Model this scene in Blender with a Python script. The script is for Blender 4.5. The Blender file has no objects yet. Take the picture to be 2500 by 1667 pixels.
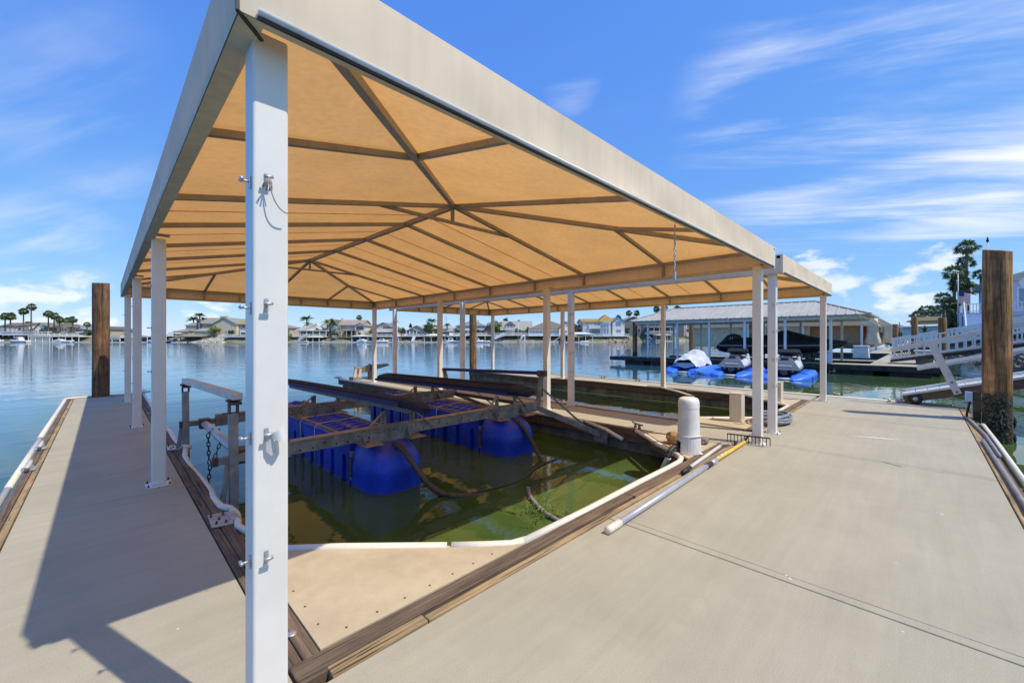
import bpy, bmesh, math, random
from mathutils import Vector, Matrix, Euler
random.seed(7)
R = math.radians
SC = bpy.context.scene
COL = SC.collection

# ---------------------------------------------------------------- camera, sky, sun, exposure
cam_d = bpy.data.cameras.new('camera')
cam = bpy.data.objects.new('camera', cam_d)
COL.objects.link(cam)
cam.location = (0, 0, 1.5)
cam.rotation_euler = (R(90), 0, R(-45))
cam_d.sensor_width = 36.0
cam_d.lens = 36.0 * 997 / 2500
cam_d.shift_y = -8.0 / 2500
cam_d.clip_start = 0.05
cam_d.clip_end = 6000
SC.camera = cam

SUN_VEC = Vector((0.21, -0.625, 1.0)).normalized()      # from the ground to the sun
world = bpy.data.worlds.new('World')
SC.world = world
world.use_nodes = True


def build_world():
    nt = world.node_tree
    nt.nodes.clear()
    N, L = nt.nodes.new, nt.links.new
    out = N('ShaderNodeOutputWorld')
    bg = N('ShaderNodeBackground')
    bg.inputs['Strength'].default_value = 0.15
    sky = N('ShaderNodeTexSky')
    sky.sky_type = 'NISHITA'
    sky.sun_disc = False
    sky.sun_elevation = math.asin(SUN_VEC.z)
    sky.sun_rotation = math.atan2(SUN_VEC.x, SUN_VEC.y)
    sky.altitude = 0
    sky.air_density = 1.0
    sky.dust_density = 0.0
    sky.ozone_density = 6.0
    # the photograph's rendering of the sky: a compressed range, the same for every direction
    sp_ = N('ShaderNodeSeparateColor')
    hs = N('ShaderNodeCombineColor')
    L(sky.outputs[0], sp_.inputs[0])
    for i, (pw, k) in enumerate(SKY_RESPONSE):
        p_ = N('ShaderNodeMath')
        p_.operation = 'POWER'
        L(sp_.outputs[i], p_.inputs[0])
        p_.inputs[1].default_value = pw
        q_ = N('ShaderNodeMath')
        q_.operation = 'MULTIPLY'
        L(p_.outputs[0], q_.inputs[0])
        q_.inputs[1].default_value = k
        L(q_.outputs[0], hs.inputs[i])
    tc = N('ShaderNodeTexCoord')
    sep = N('ShaderNodeSeparateXYZ')
    L(tc.outputs['Generated'], sep.inputs[0])

    def math_(op, a, b=None, c=None, clamp=False):
        m = N('ShaderNodeMath')
        m.operation = op
        m.use_clamp = clamp
        for i, v in enumerate((a, b, c)):
            if v is None:
                continue
            if isinstance(v, (int, float)):
                m.inputs[i].default_value = v
            else:
                L(v, m.inputs[i])
        return m.outputs[0]

    def maprange(v, a, b, c=0.0, d=1.0):
        m = N('ShaderNodeMapRange')
        m.interpolation_type = 'SMOOTHSTEP'
        m.inputs['From Min'].default_value = a
        m.inputs['From Max'].default_value = b
        m.inputs['To Min'].default_value = c
        m.inputs['To Max'].default_value = d
        L(v, m.inputs['Value'])
        return m.outputs['Result']

    # a cloud deck seen from below: direction / height
    zc = math_('MAXIMUM', sep.outputs['Z'], 0.02)
    px = math_('DIVIDE', sep.outputs['X'], math_('ADD', zc, 0.12))
    py = math_('DIVIDE', sep.outputs['Y'], math_('ADD', zc, 0.12))

    def noise(vec, scale, detail, rough, dist=0.0):
        n = N('ShaderNodeTexNoise')
        n.inputs['Scale'].default_value = scale
        n.inputs['Detail'].default_value = detail
        n.inputs['Roughness'].default_value = rough
        n.inputs['Distortion'].default_value = dist
        L(vec, n.inputs['Vector'])
        return n.outputs['Fac']

    comb = N('ShaderNodeCombineXYZ')
    L(px, comb.inputs[0])
    L(py, comb.inputs[1])
    mp = N('ShaderNodeMapping')
    mp.vector_type = 'POINT'
    mp.inputs['Scale'].default_value = (0.55, 2.4, 1)
    mp.inputs['Location'].default_value = CIRRUS_AT
    mr0 = N('ShaderNodeMapping')
    mr0.inputs['Rotation'].default_value = (0, 0, R(CIRRUS_TURN))
    L(comb.outputs[0], mr0.inputs['Vector'])
    L(mr0.outputs[0], mp.inputs['Vector'])
    wisps = noise(mp.outputs[0], 1.3, 9, 0.55, 0.45)
    big = noise(comb.outputs[0], 0.55, 3, 0.5, 0.3)
    wv = math_('ADD', math_('MULTIPLY', wisps, 0.8), math_('MULTIPLY', big, 0.55))
    cirrus = maprange(wv, 0.72, 1.05, 0.0, 0.5)

    # banks of cirrus and of cumulus lie where they lie; each is a direction and a width
    def bank(d, width):
        v = Vector(d).normalized()
        dot = N('ShaderNodeVectorMath')
        dot.operation = 'DOT_PRODUCT'
        nrm = N('ShaderNodeVectorMath')
        nrm.operation = 'NORMALIZE'
        L(tc.outputs['Generated'], nrm.inputs[0])
        L(nrm.outputs[0], dot.inputs[0])
        dot.inputs[1].default_value = v
        return maprange(dot.outputs['Value'], math.cos(R(width)), math.cos(R(width * 0.25)))

    banks = None
    for d, w, k in CIRRUS_BANKS:
        b = math_('MULTIPLY', bank(d, w), k)
        banks = b if banks is None else math_('MAXIMUM', banks, b)
    cir2 = math_('MULTIPLY', maprange(wv, 0.60, 0.92), banks)
    cirrus = math_('MAXIMUM', math_('MULTIPLY', cirrus, 0.12), cir2)

    # low cumulus all round the horizon
    cu_map = N('ShaderNodeMapping')
    cu_map.inputs['Scale'].default_value = (1.0, 1.0, 2.2)
    L(tc.outputs['Generated'], cu_map.inputs['Vector'])
    cu = noise(cu_map.outputs[0], 11.0, 9, 0.55, 0.3)
    cub = None
    for d, w, k in CUMULUS_BANKS:
        b = math_('MULTIPLY', bank(d, w), k)
        cub = b if cub is None else math_('MAXIMUM', cub, b)
    low = math_('MULTIPLY', maprange(sep.outputs['Z'], 0.0, 0.03), maprange(sep.outputs['Z'], 0.34, 0.12))
    cu_f = maprange(math_('ADD', cu, math_('MULTIPLY', cub, 0.24)), 0.67, 0.84, 0.0, 0.7)
    cum = math_('MULTIPLY', cu_f, low)
    cloud = math_('MAXIMUM', cirrus, cum, clamp=True)

    mix = N('ShaderNodeMixRGB')
    L(cloud, mix.inputs['Fac'])
    L(hs.outputs[0], mix.inputs['Color1'])
    mix.inputs['Color2'].default_value = (CLOUD, CLOUD * 1.01, CLOUD * 1.03, 1)
    L(mix.outputs[0], bg.inputs['Color'])
    L(bg.outputs[0], out.inputs['Surface'])


CLOUD = 4.4
CIRRUS_TURN = 60
CIRRUS_AT = (7.3, 2.2, 0)
SKY_RESPONSE = ((0.80, 0.54), (0.60, 0.97), (0.20, 2.85))
CIRRUS_BANKS = [((1.291, 0.124, 0.583), 18, 1), ((1.517, -0.103, 0.476), 13, 0.95), ((1.117, 0.297, 0.551), 8, 0.9), ((1.517, -0.103, 0.711), 14, 0.8),
                ((0.808, 0.606, 0.625), 4, 0.45), ((-0.066, 1.481, 0.593), 9, 0.34), ((-0.036, 1.45, 0.476), 7, 0.30), ((-0.089, 1.503, 0.231), 6, 0.42),
                ((-0.089, 1.503, 0.743), 9, 0.2), ((1.366, 0.048, 0.316), 6, 0.5)]
CUMULUS_BANKS = [((1.245, 0.169, 0.183), 4, 1), ((1.253, 0.161, 0.124), 5, 0.8), ((1.404, 0.01, 0.135), 6, 1), ((1.585, -0.171, 0.146), 4, 0.6),
                 ((-0.134, 1.548, 0.082), 5, 1), ((-0.036, 1.45, 0.066), 5, 0.9), ((0.182, 1.232, 0.076), 4, 0.7)]
build_world()

sun_d = bpy.data.lights.new('sun', 'SUN')
sun_d.energy = 2.35
sun_d.angle = R(0.53)
sun_d.color = (1.0, 0.94, 0.82)
sun = bpy.data.objects.new('sun', sun_d)
COL.objects.link(sun)
sun.location = (0, 0, 40)
sun.rotation_euler = (-SUN_VEC).to_track_quat('-Z', 'Y').to_euler()

SC.view_settings.view_transform = 'Standard'
SC.view_settings.look = 'None'
SC.view_settings.gamma = 1.0
SC.view_settings.use_curve_mapping = False
SC.view_settings.exposure = 0.70
SC.render.engine = 'CYCLES'
SC.cycles.use_denoising = True
SC.cycles.max_bounces = 8
SC.cycles.diffuse_bounces = 4
SC.cycles.glossy_bounces = 4
SC.cycles.transmission_bounces = 4
SC.cycles.caustics_reflective = False
SC.cycles.caustics_refractive = False
SC.cycles.sample_clamp_indirect = 6

WATER = -0.38


# ---------------------------------------------------------------- materials
def alb(c, k=1.26, cap=0.86):
    """the photograph is exposed for bright dry surfaces: one shared lift of the base colours"""
    return tuple(min(cap, v * k) for v in c)


def mat(name, col, rough=0.6, var=0.0, vscale=4.0, stretch=(1, 1, 1), bump=0.0, bscale=40.0, metallic=0.0, spec=0.5, col2=None,
        detail=6, obj=False, grime=0.0, gscale=1.2, coat=0.0):
    col = alb(col)
    col2 = alb(col2) if col2 else None
    m = bpy.data.materials.new(name)
    m.use_nodes = True
    nt = m.node_tree
    N, L = nt.nodes.new, nt.links.new
    b = nt.nodes['Principled BSDF']
    b.inputs['Roughness'].default_value = rough
    b.inputs['Metallic'].default_value = metallic
    b.inputs['Specular IOR Level'].default_value = spec
    b.inputs['Coat Weight'].default_value = coat
    b.inputs['Base Color'].default_value = (*col, 1)
    if obj:
        vec = N('ShaderNodeTexCoord').outputs['Object']
    else:
        vec = N('ShaderNodeNewGeometry').outputs['Position']
    mp = N('ShaderNodeMapping')
    mp.inputs['Scale'].default_value = stretch
    L(vec, mp.inputs['Vector'])
    last = None
    if var > 0 or col2:
        n = N('ShaderNodeTexNoise')
        n.inputs['Scale'].default_value = vscale
        n.inputs['Detail'].default_value = detail
        n.inputs['Roughness'].default_value = 0.65
        L(mp.outputs[0], n.inputs['Vector'])
        r = N('ShaderNodeValToRGB')
        c2 = col2 or tuple(min(1, c * (1 + var)) for c in col)
        c1 = col if col2 else tuple(c * (1 - var) for c in col)
        r.color_ramp.elements[0].color = (*c1, 1)
        r.color_ramp.elements[1].color = (*c2, 1)
        r.color_ramp.elements[0].position = 0.36
        r.color_ramp.elements[1].position = 0.64
        L(n.outputs['Fac'], r.inputs['Fac'])
        last = r.outputs['Color']
    if grime > 0:
        n2 = N('ShaderNodeTexNoise')
        n2.inputs['Scale'].default_value = gscale
        n2.inputs['Detail'].default_value = 8
        n2.inputs['Roughness'].default_value = 0.7
        L(vec, n2.inputs['Vector'])
        r2 = N('ShaderNodeMapRange')
        r2.inputs['From Min'].default_value = 0.42
        r2.inputs['From Max'].default_value = 0.75
        r2.inputs['To Min'].default_value = 0.0
        r2.inputs['To Max'].default_value = grime
        L(n2.outputs['Fac'], r2.inputs['Value'])
        mx = N('ShaderNodeMixRGB')
        mx.blend_type = 'MULTIPLY'
        L(r2.outputs['Result'], mx.inputs['Fac'])
        if last:
            L(last, mx.inputs['Color1'])
        else:
            mx.inputs['Color1'].default_value = (*col, 1)
        mx.inputs['Color2'].default_value = (0.32, 0.27, 0.2, 1)
        last = mx.outputs[0]
    if last:
        L(last, b.inputs['Base Color'])
    if bump > 0:
        nb = N('ShaderNodeTexNoise')
        nb.inputs['Scale'].default_value = bscale
        nb.inputs['Detail'].default_value = 5
        L(mp.outputs[0], nb.inputs['Vector'])
        bp = N('ShaderNodeBump')
        bp.inputs['Strength'].default_value = bump
        bp.inputs['Distance'].default_value = 0.01
        L(nb.outputs['Fac'], bp.inputs['Height'])
        L(bp.outputs[0], b.inputs['Normal'])
    return m


def canvas_mat(name, diff, trans, streak=0.84, mottle=0.82):
    m = bpy.data.materials.new(name)
    m.use_nodes = True
    nt = m.node_tree
    N, L = nt.nodes.new, nt.links.new
    nt.nodes.remove(nt.nodes['Principled BSDF'])
    out = nt.nodes['Material Output']
    pos = N('ShaderNodeNewGeometry')
    n = N('ShaderNodeTexNoise')
    n.inputs['Scale'].default_value = 1.3
    n.inputs['Detail'].default_value = 9
    n.inputs['Roughness'].default_value = 0.65
    L(pos.outputs['Position'], n.inputs['Vector'])
    mr = N('ShaderNodeMapRange')
    mr.inputs['From Min'].default_value = 0.3
    mr.inputs['From Max'].default_value = 0.7
    mr.inputs['To Min'].default_value = mottle
    mr.inputs['To Max'].default_value = 1.08
    L(n.outputs['Fac'], mr.inputs['Value'])
    mp = N('ShaderNodeMapping')
    mp.inputs['Scale'].default_value = (6, 6, 0.35)
    L(pos.outputs['Position'], mp.inputs['Vector'])
    ns = N('ShaderNodeTexNoise')
    ns.inputs['Scale'].default_value = 3
    ns.inputs['Detail'].default_value = 6
    L(mp.outputs[0], ns.inputs['Vector'])
    mr2 = N('ShaderNodeMapRange')
    mr2.inputs['From Min'].default_value = 0.35
    mr2.inputs['From Max'].default_value = 0.8
    mr2.inputs['To Min'].default_value = 1.03
    mr2.inputs['To Max'].default_value = streak
    L(ns.outputs['Fac'], mr2.inputs['Value'])
    mu = N('ShaderNodeMath')
    mu.operation = 'MULTIPLY'
    L(mr.outputs[0], mu.inputs[0])
    L(mr2.outputs[0], mu.inputs[1])

    def tint(c):
        x = N('ShaderNodeMixRGB')
        x.blend_type = 'MULTIPLY'
        x.inputs['Fac'].default_value = 1
        x.inputs['Color1'].default_value = (*c, 1)
        L(mu.outputs[0], x.inputs['Color2'])
        return x.outputs[0]
    d = N('ShaderNodeBsdfDiffuse')
    t = N('ShaderNodeBsdfTranslucent')
    L(tint(diff), d.inputs['Color'])
    L(tint(trans), t.inputs['Color'])
    bp = N('ShaderNodeBump')
    bp.inputs['Strength'].default_value = 0.1
    bp.inputs['Distance'].default_value = 0.02
    L(n.outputs['Fac'], bp.inputs['Height'])
    L(bp.outputs[0], d.inputs['Normal'])
    a = N('ShaderNodeAddShader')
    L(d.outputs[0], a.inputs[0])
    L(t.outputs[0], a.inputs[1])
    L(a.outputs[0], out.inputs['Surface'])
    return m


def water_mat():
    m = bpy.data.materials.new('water')
    m.use_nodes = True
    nt = m.node_tree
    N, L = nt.nodes.new, nt.links.new
    b = nt.nodes['Principled BSDF']
    b.inputs['Roughness'].default_value = 0.015
    b.inputs['IOR'].default_value = 1.33
    b.inputs['Specular IOR Level'].default_value = 0.5
    pos = N('ShaderNodeNewGeometry').outputs['Position']
    nc = N('ShaderNodeTexNoise')
    nc.inputs['Scale'].default_value = 0.9
    nc.inputs['Detail'].default_value = 4
    L(pos, nc.inputs['Vector'])
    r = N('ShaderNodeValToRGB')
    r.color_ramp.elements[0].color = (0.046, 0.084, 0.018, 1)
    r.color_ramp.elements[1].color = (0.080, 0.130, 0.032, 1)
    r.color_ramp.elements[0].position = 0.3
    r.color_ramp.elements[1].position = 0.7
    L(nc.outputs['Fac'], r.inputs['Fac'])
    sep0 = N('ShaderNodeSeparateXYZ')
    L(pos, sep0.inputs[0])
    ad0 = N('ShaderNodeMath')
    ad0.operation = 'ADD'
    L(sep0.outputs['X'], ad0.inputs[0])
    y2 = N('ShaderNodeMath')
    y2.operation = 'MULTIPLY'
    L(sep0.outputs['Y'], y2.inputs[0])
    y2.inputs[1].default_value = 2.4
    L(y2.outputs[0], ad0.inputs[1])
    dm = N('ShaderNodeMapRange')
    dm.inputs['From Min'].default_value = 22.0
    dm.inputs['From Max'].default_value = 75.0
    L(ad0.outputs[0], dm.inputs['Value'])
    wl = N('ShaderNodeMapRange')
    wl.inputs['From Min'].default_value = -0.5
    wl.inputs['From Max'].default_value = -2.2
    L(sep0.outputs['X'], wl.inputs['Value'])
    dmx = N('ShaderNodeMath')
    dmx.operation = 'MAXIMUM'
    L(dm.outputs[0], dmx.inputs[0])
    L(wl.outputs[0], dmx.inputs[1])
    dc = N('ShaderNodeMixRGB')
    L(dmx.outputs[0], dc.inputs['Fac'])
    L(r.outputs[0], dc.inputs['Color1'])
    dc.inputs['Color2'].default_value = (0.016, 0.115, 0.235, 1)  # blue of the reflected sky, put into the base colour of open water
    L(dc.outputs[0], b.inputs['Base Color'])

    def noise(scale, stretch, detail, dist=0.0):
        mp = N('ShaderNodeMapping')
        mp.inputs['Rotation'].default_value = (0, 0, R(-45))
        mp.inputs['Scale'].default_value = stretch
        L(pos, mp.inputs['Vector'])
        n = N('ShaderNodeTexNoise')
        n.inputs['Scale'].default_value = scale
        n.inputs['Detail'].default_value = detail
        n.inputs['Distortion'].default_value = dist
        L(mp.outputs[0], n.inputs['Vector'])
        return n.outputs['Fac']
    n1 = noise(0.55, (0.6, 1.5, 1), 3, 0.4)
    n2 = noise(2.6, (0.5, 1.6, 1), 3, 0.3)
    # the wind barely reaches the water between the docks, so ripples grow away from them
    sep = N('ShaderNodeSeparateXYZ')
    L(pos, sep.inputs[0])
    ad = N('ShaderNodeMath')
    ad.operation = 'ADD'
    L(sep.outputs['X'], ad.inputs[0])
    L(sep.outputs['Y'], ad.inputs[1])
    mr = N('ShaderNodeMapRange')
    mr.inputs['From Min'].default_value = 12.0
    mr.inputs['From Max'].default_value = 70.0
    mr.inputs['To Min'].default_value = 0.10
    mr.inputs['To Max'].default_value = 0.38
    L(ad.outputs[0], mr.inputs['Value'])
    b1 = N('ShaderNodeBump')
    b1.inputs['Distance'].default_value = 0.12
    L(mr.outputs[0], b1.inputs['Strength'])
    L(n1, b1.inputs['Height'])
    b2 = N('ShaderNodeBump')
    b2.inputs['Distance'].default_value = 0.03
    L(mr.outputs[0], b2.inputs['Strength'])
    L(n2, b2.inputs['Height'])
    L(b1.outputs[0], b2.inputs['Normal'])
    L(b2.outputs[0], b.inputs['Normal'])
    return m


def pile_mat(name, algae_top, c1=(0.17, 0.085, 0.033), c2=(0.42, 0.26, 0.12)):
    """weathered brown timber with long vertical grain, a dark weedy skirt up to the tide mark"""
    m = mat(name, c1, 0.85, col2=c2, vscale=9, stretch=(1, 1, 0.09), bump=0.9, bscale=22)
    nt = m.node_tree
    N, L = nt.nodes.new, nt.links.new
    b = nt.nodes['Principled BSDF']
    src = b.inputs['Base Color'].links[0].from_socket
    pos = N('ShaderNodeNewGeometry').outputs['Position']
    # long weather streaks
    mp = N('ShaderNodeMapping')
    mp.inputs['Scale'].default_value = (14, 14, 0.5)
    L(pos, mp.inputs['Vector'])
    st = N('ShaderNodeTexNoise')
    st.inputs['Scale'].default_value = 1
    st.inputs['Detail'].default_value = 4
    L(mp.outputs[0], st.inputs['Vector'])
    rs = N('ShaderNodeMapRange')
    rs.inputs['From Min'].default_value = 0.45
    rs.inputs['From Max'].default_value = 0.68
    rs.inputs['To Max'].default_value = 0.75
    L(st.outputs['Fac'], rs.inputs['Value'])
    g = N('ShaderNodeMixRGB')
    L(rs.outputs[0], g.inputs['Fac'])
    L(src, g.inputs['Color1'])
    g.inputs['Color2'].default_value = (0.07, 0.045, 0.025, 1)
    mpc = N('ShaderNodeMapping')
    mpc.inputs['Scale'].default_value = (1, 1, 0.028)
    L(pos, mpc.inputs['Vector'])
    ck = N('ShaderNodeTexNoise')
    ck.inputs['Scale'].default_value = 62
    ck.inputs['Detail'].default_value = 5
    ck.inputs['Roughness'].default_value = 0.65
    L(mpc.outputs[0], ck.inputs['Vector'])
    cr_ = N('ShaderNodeValToRGB')
    cr_.color_ramp.elements[0].color = (0.2, 0.17, 0.15, 1)
    cr_.color_ramp.elements[1].color = (1.1, 1.06, 1.0, 1)
    cr_.color_ramp.elements[0].position = 0.36
    cr_.color_ramp.elements[1].position = 0.5
    L(ck.outputs['Fac'], cr_.inputs['Fac'])
    bl = N('ShaderNodeTexNoise')
    bl.inputs['Scale'].default_value = 3.0
    bl.inputs['Detail'].default_value = 7
    bl.inputs['Roughness'].default_value = 0.7
    L(pos, bl.inputs['Vector'])
    br_ = N('ShaderNodeValToRGB')
    br_.color_ramp.elements[0].color = (0.55, 0.52, 0.52, 1)
    br_.color_ramp.elements[1].color = (1.25, 1.12, 0.95, 1)
    br_.color_ramp.elements[0].position = 0.35
    br_.color_ramp.elements[1].position = 0.65
    L(bl.outputs['Fac'], br_.inputs['Fac'])
    gg = g
    for f_ in (cr_, br_):
        xx = N('ShaderNodeMixRGB')
        xx.blend_type = 'MULTIPLY'
        xx.inputs['Fac'].default_value = 1
        L(gg.outputs[0], xx.inputs['Color1'])
        L(f_.outputs[0], xx.inputs['Color2'])
        gg = xx
    g = gg
    sep = N('ShaderNodeSeparateXYZ')
    L(pos, sep.inputs[0])
    nz = N('ShaderNodeTexNoise')
    nz.inputs['Scale'].default_value = 7
    nz.inputs['Detail'].default_value = 6
    L(pos, nz.inputs['Vector'])
    a = N('ShaderNodeMath')
    a.operation = 'MULTIPLY_ADD'
    L(nz.outputs['Fac'], a.inputs[0])
    a.inputs[1].default_value = 0.5
    L(sep.outputs['Z'], a.inputs[2])
    mr = N('ShaderNodeMapRange')
    mr.inputs['From Min'].default_value = algae_top + 0.34
    mr.inputs['From Max'].default_value = algae_top + 0.2
    L(a.outputs[0], mr.inputs['Value'])
    al = N('ShaderNodeTexNoise')
    al.inputs['Scale'].default_value = 24
    al.inputs['Detail'].default_value = 6
    L(pos, al.inputs['Vector'])
    ar = N('ShaderNodeValToRGB')
    ar.color_ramp.elements[0].color = (0.012, 0.011, 0.006, 1)
    ar.color_ramp.elements[1].color = (0.16, 0.14, 0.07, 1)
    ar.color_ramp.elements[0].position = 0.42
    ar.color_ramp.elements[1].position = 0.75
    L(al.outputs['Fac'], ar.inputs['Fac'])
    x = N('ShaderNodeMixRGB')
    L(mr.outputs[0], x.inputs['Fac'])
    L(g.outputs[0], x.inputs['Color1'])
    L(ar.outputs[0], x.inputs['Color2'])
    L(x.outputs[0], b.inputs['Base Color'])
    return m


def roof_mat(name, col, rows=3.0):
    m = mat(name, col, 0.85, var=0.22, vscale=2.5)
    nt = m.node_tree
    N, L = nt.nodes.new, nt.links.new
    b = nt.nodes['Principled BSDF']
    src = b.inputs['Base Color'].links[0].from_socket
    w = N('ShaderNodeTexWave')
    w.bands_direction = 'Z'
    w.inputs['Scale'].default_value = rows
    w.inputs['Distortion'].default_value = 0.4
    pos = N('ShaderNodeNewGeometry').outputs['Position']
    L(pos, w.inputs['Vector'])
    mr = N('ShaderNodeMapRange')
    mr.inputs['To Min'].default_value = 0.78
    mr.inputs['To Max'].default_value = 1.0
    L(w.outputs['Fac'], mr.inputs['Value'])
    x = N('ShaderNodeMixRGB')
    x.blend_type = 'MULTIPLY'
    x.inputs['Fac'].default_value = 1
    L(src, x.inputs['Color1'])
    L(mr.outputs[0], x.inputs['Color2'])
    L(x.outputs[0], b.inputs['Base Color'])
    return m


def concrete_mat():
    m = mat('concrete', (0.362, 0.322, 0.228), 0.9, var=0.06, vscale=1.4, detail=10, bump=0.2, bscale=160)
    nt = m.node_tree
    N, L = nt.nodes.new, nt.links.new
    b = nt.nodes['Principled BSDF']
    src = b.inputs['Base Color'].links[0].from_socket
    pos = N('ShaderNodeNewGeometry').outputs['Position']
    sp = N('ShaderNodeTexNoise')
    sp.inputs['Scale'].default_value = 190
    sp.inputs['Detail'].default_value = 2
    L(pos, sp.inputs['Vector'])
    mr = N('ShaderNodeMapRange')
    mr.inputs['From Min'].default_value = 0.3
    mr.inputs['From Max'].default_value = 0.7
    mr.inputs['To Min'].default_value = 0.86
    mr.inputs['To Max'].default_value = 1.1
    L(sp.outputs['Fac'], mr.inputs['Value'])
    mp = N('ShaderNodeMapping')
    mp.inputs['Scale'].default_value = (0.7, 9, 1)
    L(pos, mp.inputs['Vector'])
    br = N('ShaderNodeTexNoise')
    br.inputs['Scale'].default_value = 1.1
    br.inputs['Detail'].default_value = 8
    br.inputs['Roughness'].default_value = 0.7
    L(mp.outputs[0], br.inputs['Vector'])
    mr2 = N('ShaderNodeMapRange')
    mr2.inputs['From Min'].default_value = 0.3
    mr2.inputs['From Max'].default_value = 0.72
    mr2.inputs['To Min'].default_value = 0.93
    mr2.inputs['To Max'].default_value = 1.06
    L(br.outputs['Fac'], mr2.inputs['Value'])
    st = N('ShaderNodeTexNoise')
    st.inputs['Scale'].default_value = 0.55
    st.inputs['Detail'].default_value = 9
    st.inputs['Roughness'].default_value = 0.72
    L(pos, st.inputs['Vector'])
    mr3 = N('ShaderNodeMapRange')
    mr3.inputs['From Min'].default_value = 0.45
    mr3.inputs['From Max'].default_value = 0.75
    mr3.inputs['To Min'].default_value = 1.0
    mr3.inputs['To Max'].default_value = 0.93
    L(st.outputs['Fac'], mr3.inputs['Value'])
    vo = N('ShaderNodeTexVoronoi')
    vo.inputs['Scale'].default_value = 3.1
    vo.inputs['Randomness'].default_value = 1.0
    L(pos, vo.inputs['Vector'])
    mr4 = N('ShaderNodeMapRange')
    mr4.inputs['From Min'].default_value = 0.012
    mr4.inputs['From Max'].default_value = 0.030
    mr4.inputs['To Min'].default_value = 0.55
    mr4.inputs['To Max'].default_value = 1.0
    L(vo.outputs['Distance'], mr4.inputs['Value'])
    wt = N('ShaderNodeTexNoise')
    wt.inputs['Scale'].default_value = 2.3
    wt.inputs['Detail'].default_value = 10
    wt.inputs['Roughness'].default_value = 0.75
    wt.inputs['Distortion'].default_value = 1.2
    L(pos, wt.inputs['Vector'])
    mr5 = N('ShaderNodeMapRange')
    mr5.inputs['From Min'].default_value = 0.28
    mr5.inputs['From Max'].default_value = 0.42
    mr5.inputs['To Min'].default_value = 0.93
    mr5.inputs['To Max'].default_value = 1.0
    L(wt.outputs['Fac'], mr5.inputs['Value'])
    cur = src
    for f in (mr, mr2, mr3, mr4, mr5):
        x = N('ShaderNodeMixRGB')
        x.blend_type = 'MULTIPLY'
        x.inputs['Fac'].default_value = 1
        L(cur, x.inputs['Color1'])
        L(f.outputs[0], x.inputs['Color2'])
        cur = x.outputs[0]
    L(cur, b.inputs['Base Color'])
    return m


def wood(name, c1, c2, axis):
    """weathered board: long fine grain, dark checks, grey patches"""
    c1, c2 = alb(c1), alb(c2)
    m = bpy.data.materials.new(name)
    m.use_nodes = True
    nt = m.node_tree
    N, L = nt.nodes.new, nt.links.new
    b = nt.nodes['Principled BSDF']
    b.inputs['Roughness'].default_value = 0.88
    pos = N('ShaderNodeNewGeometry').outputs['Position']

    def noise(st, scale, detail, rough=0.6, dist=0.0):
        mp = N('ShaderNodeMapping')
        mp.inputs['Scale'].default_value = (st, 1, 1) if axis == 'x' else (1, st, 1)
        L(pos, mp.inputs['Vector'])
        n = N('ShaderNodeTexNoise')
        n.inputs['Scale'].default_value = scale
        n.inputs['Detail'].default_value = detail
        n.inputs['Roughness'].default_value = rough
        n.inputs['Distortion'].default_value = dist
        L(mp.outputs[0], n.inputs['Vector'])
        return n.outputs['Fac']

    def ramp(f, a, ca, b_, cb):
        r = N('ShaderNodeValToRGB')
        r.color_ramp.elements[0].position, r.color_ramp.elements[1].position = a, b_
        r.color_ramp.elements[0].color, r.color_ramp.elements[1].color = (*ca, 1), (*cb, 1)
        L(f, r.inputs['Fac'])
        return r.outputs[0]

    def mul(a, c):
        x = N('ShaderNodeMixRGB')
        x.blend_type = 'MULTIPLY'
        x.inputs['Fac'].default_value = 1
        L(a, x.inputs['Color1'])
        L(c, x.inputs['Color2'])
        return x.outputs[0]
    g = noise(0.035, 60, 6, 0.7, 0.2)
    base = ramp(g, 0.3, c1, 0.7, c2)
    patch = ramp(noise(0.35, 5, 6), 0.35, (0.62, 0.62, 0.66), 0.65, (1.12, 1.06, 1.0))
    chk = noise(0.02, 95, 3, 0.5)
    check = ramp(chk, 0.33, (0.22, 0.2, 0.18), 0.41, (1, 1, 1))
    L(mul(mul(base, patch), check), b.inputs['Base Color'])
    bp = N('ShaderNodeBump')
    bp.inputs['Strength'].default_value = 0.9
    bp.inputs['Distance'].default_value = 0.006
    L(g, bp.inputs['Height'])
    L(bp.outputs[0], b.inputs['Normal'])
    return m


M = {}
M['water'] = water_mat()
M['concrete'] = concrete_mat()
M['float_concrete'] = mat('float_concrete', (0.20, 0.18, 0.15), 0.9, var=0.35, vscale=3, bump=0.5, bscale=30, grime=0.8, gscale=4)
M['wood_dark'] = wood('wood_dark', (0.075, 0.05, 0.032), (0.22, 0.155, 0.10), 'x')
M['wood_dark_y'] = wood('wood_dark_y', (0.075, 0.05, 0.032), (0.22, 0.155, 0.10), 'y')
M['wood_pale'] = wood('wood_pale', (0.22, 0.145, 0.065), (0.46, 0.345, 0.185), 'x')
M['wood_pale_y'] = wood('wood_pale_y', (0.22, 0.145, 0.065), (0.46, 0.345, 0.185), 'y')
M['vinyl'] = mat('vinyl', (0.70, 0.62, 0.50), 0.5, var=0.06, vscale=5, grime=0.3, gscale=5)
M['ply'] = mat('ply', (0.455, 0.365, 0.235), 0.75, var=0.09, vscale=2.2, detail=9, bump=0.15, bscale=60, grime=0.25, gscale=2.5)
M['paint'] = mat('paint', (0.685, 0.65, 0.60), 0.38, var=0.03, vscale=2, grime=0.12, gscale=3)
M['paint_dull'] = mat('paint_dull', (0.56, 0.54, 0.50), 0.5, var=0.05, vscale=2, grime=0.3, gscale=5)
M['canvas'] = canvas_mat('canvas', (0.50, 0.45, 0.37), (0.435, 0.195, 0.046), 0.9, 0.9)
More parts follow.
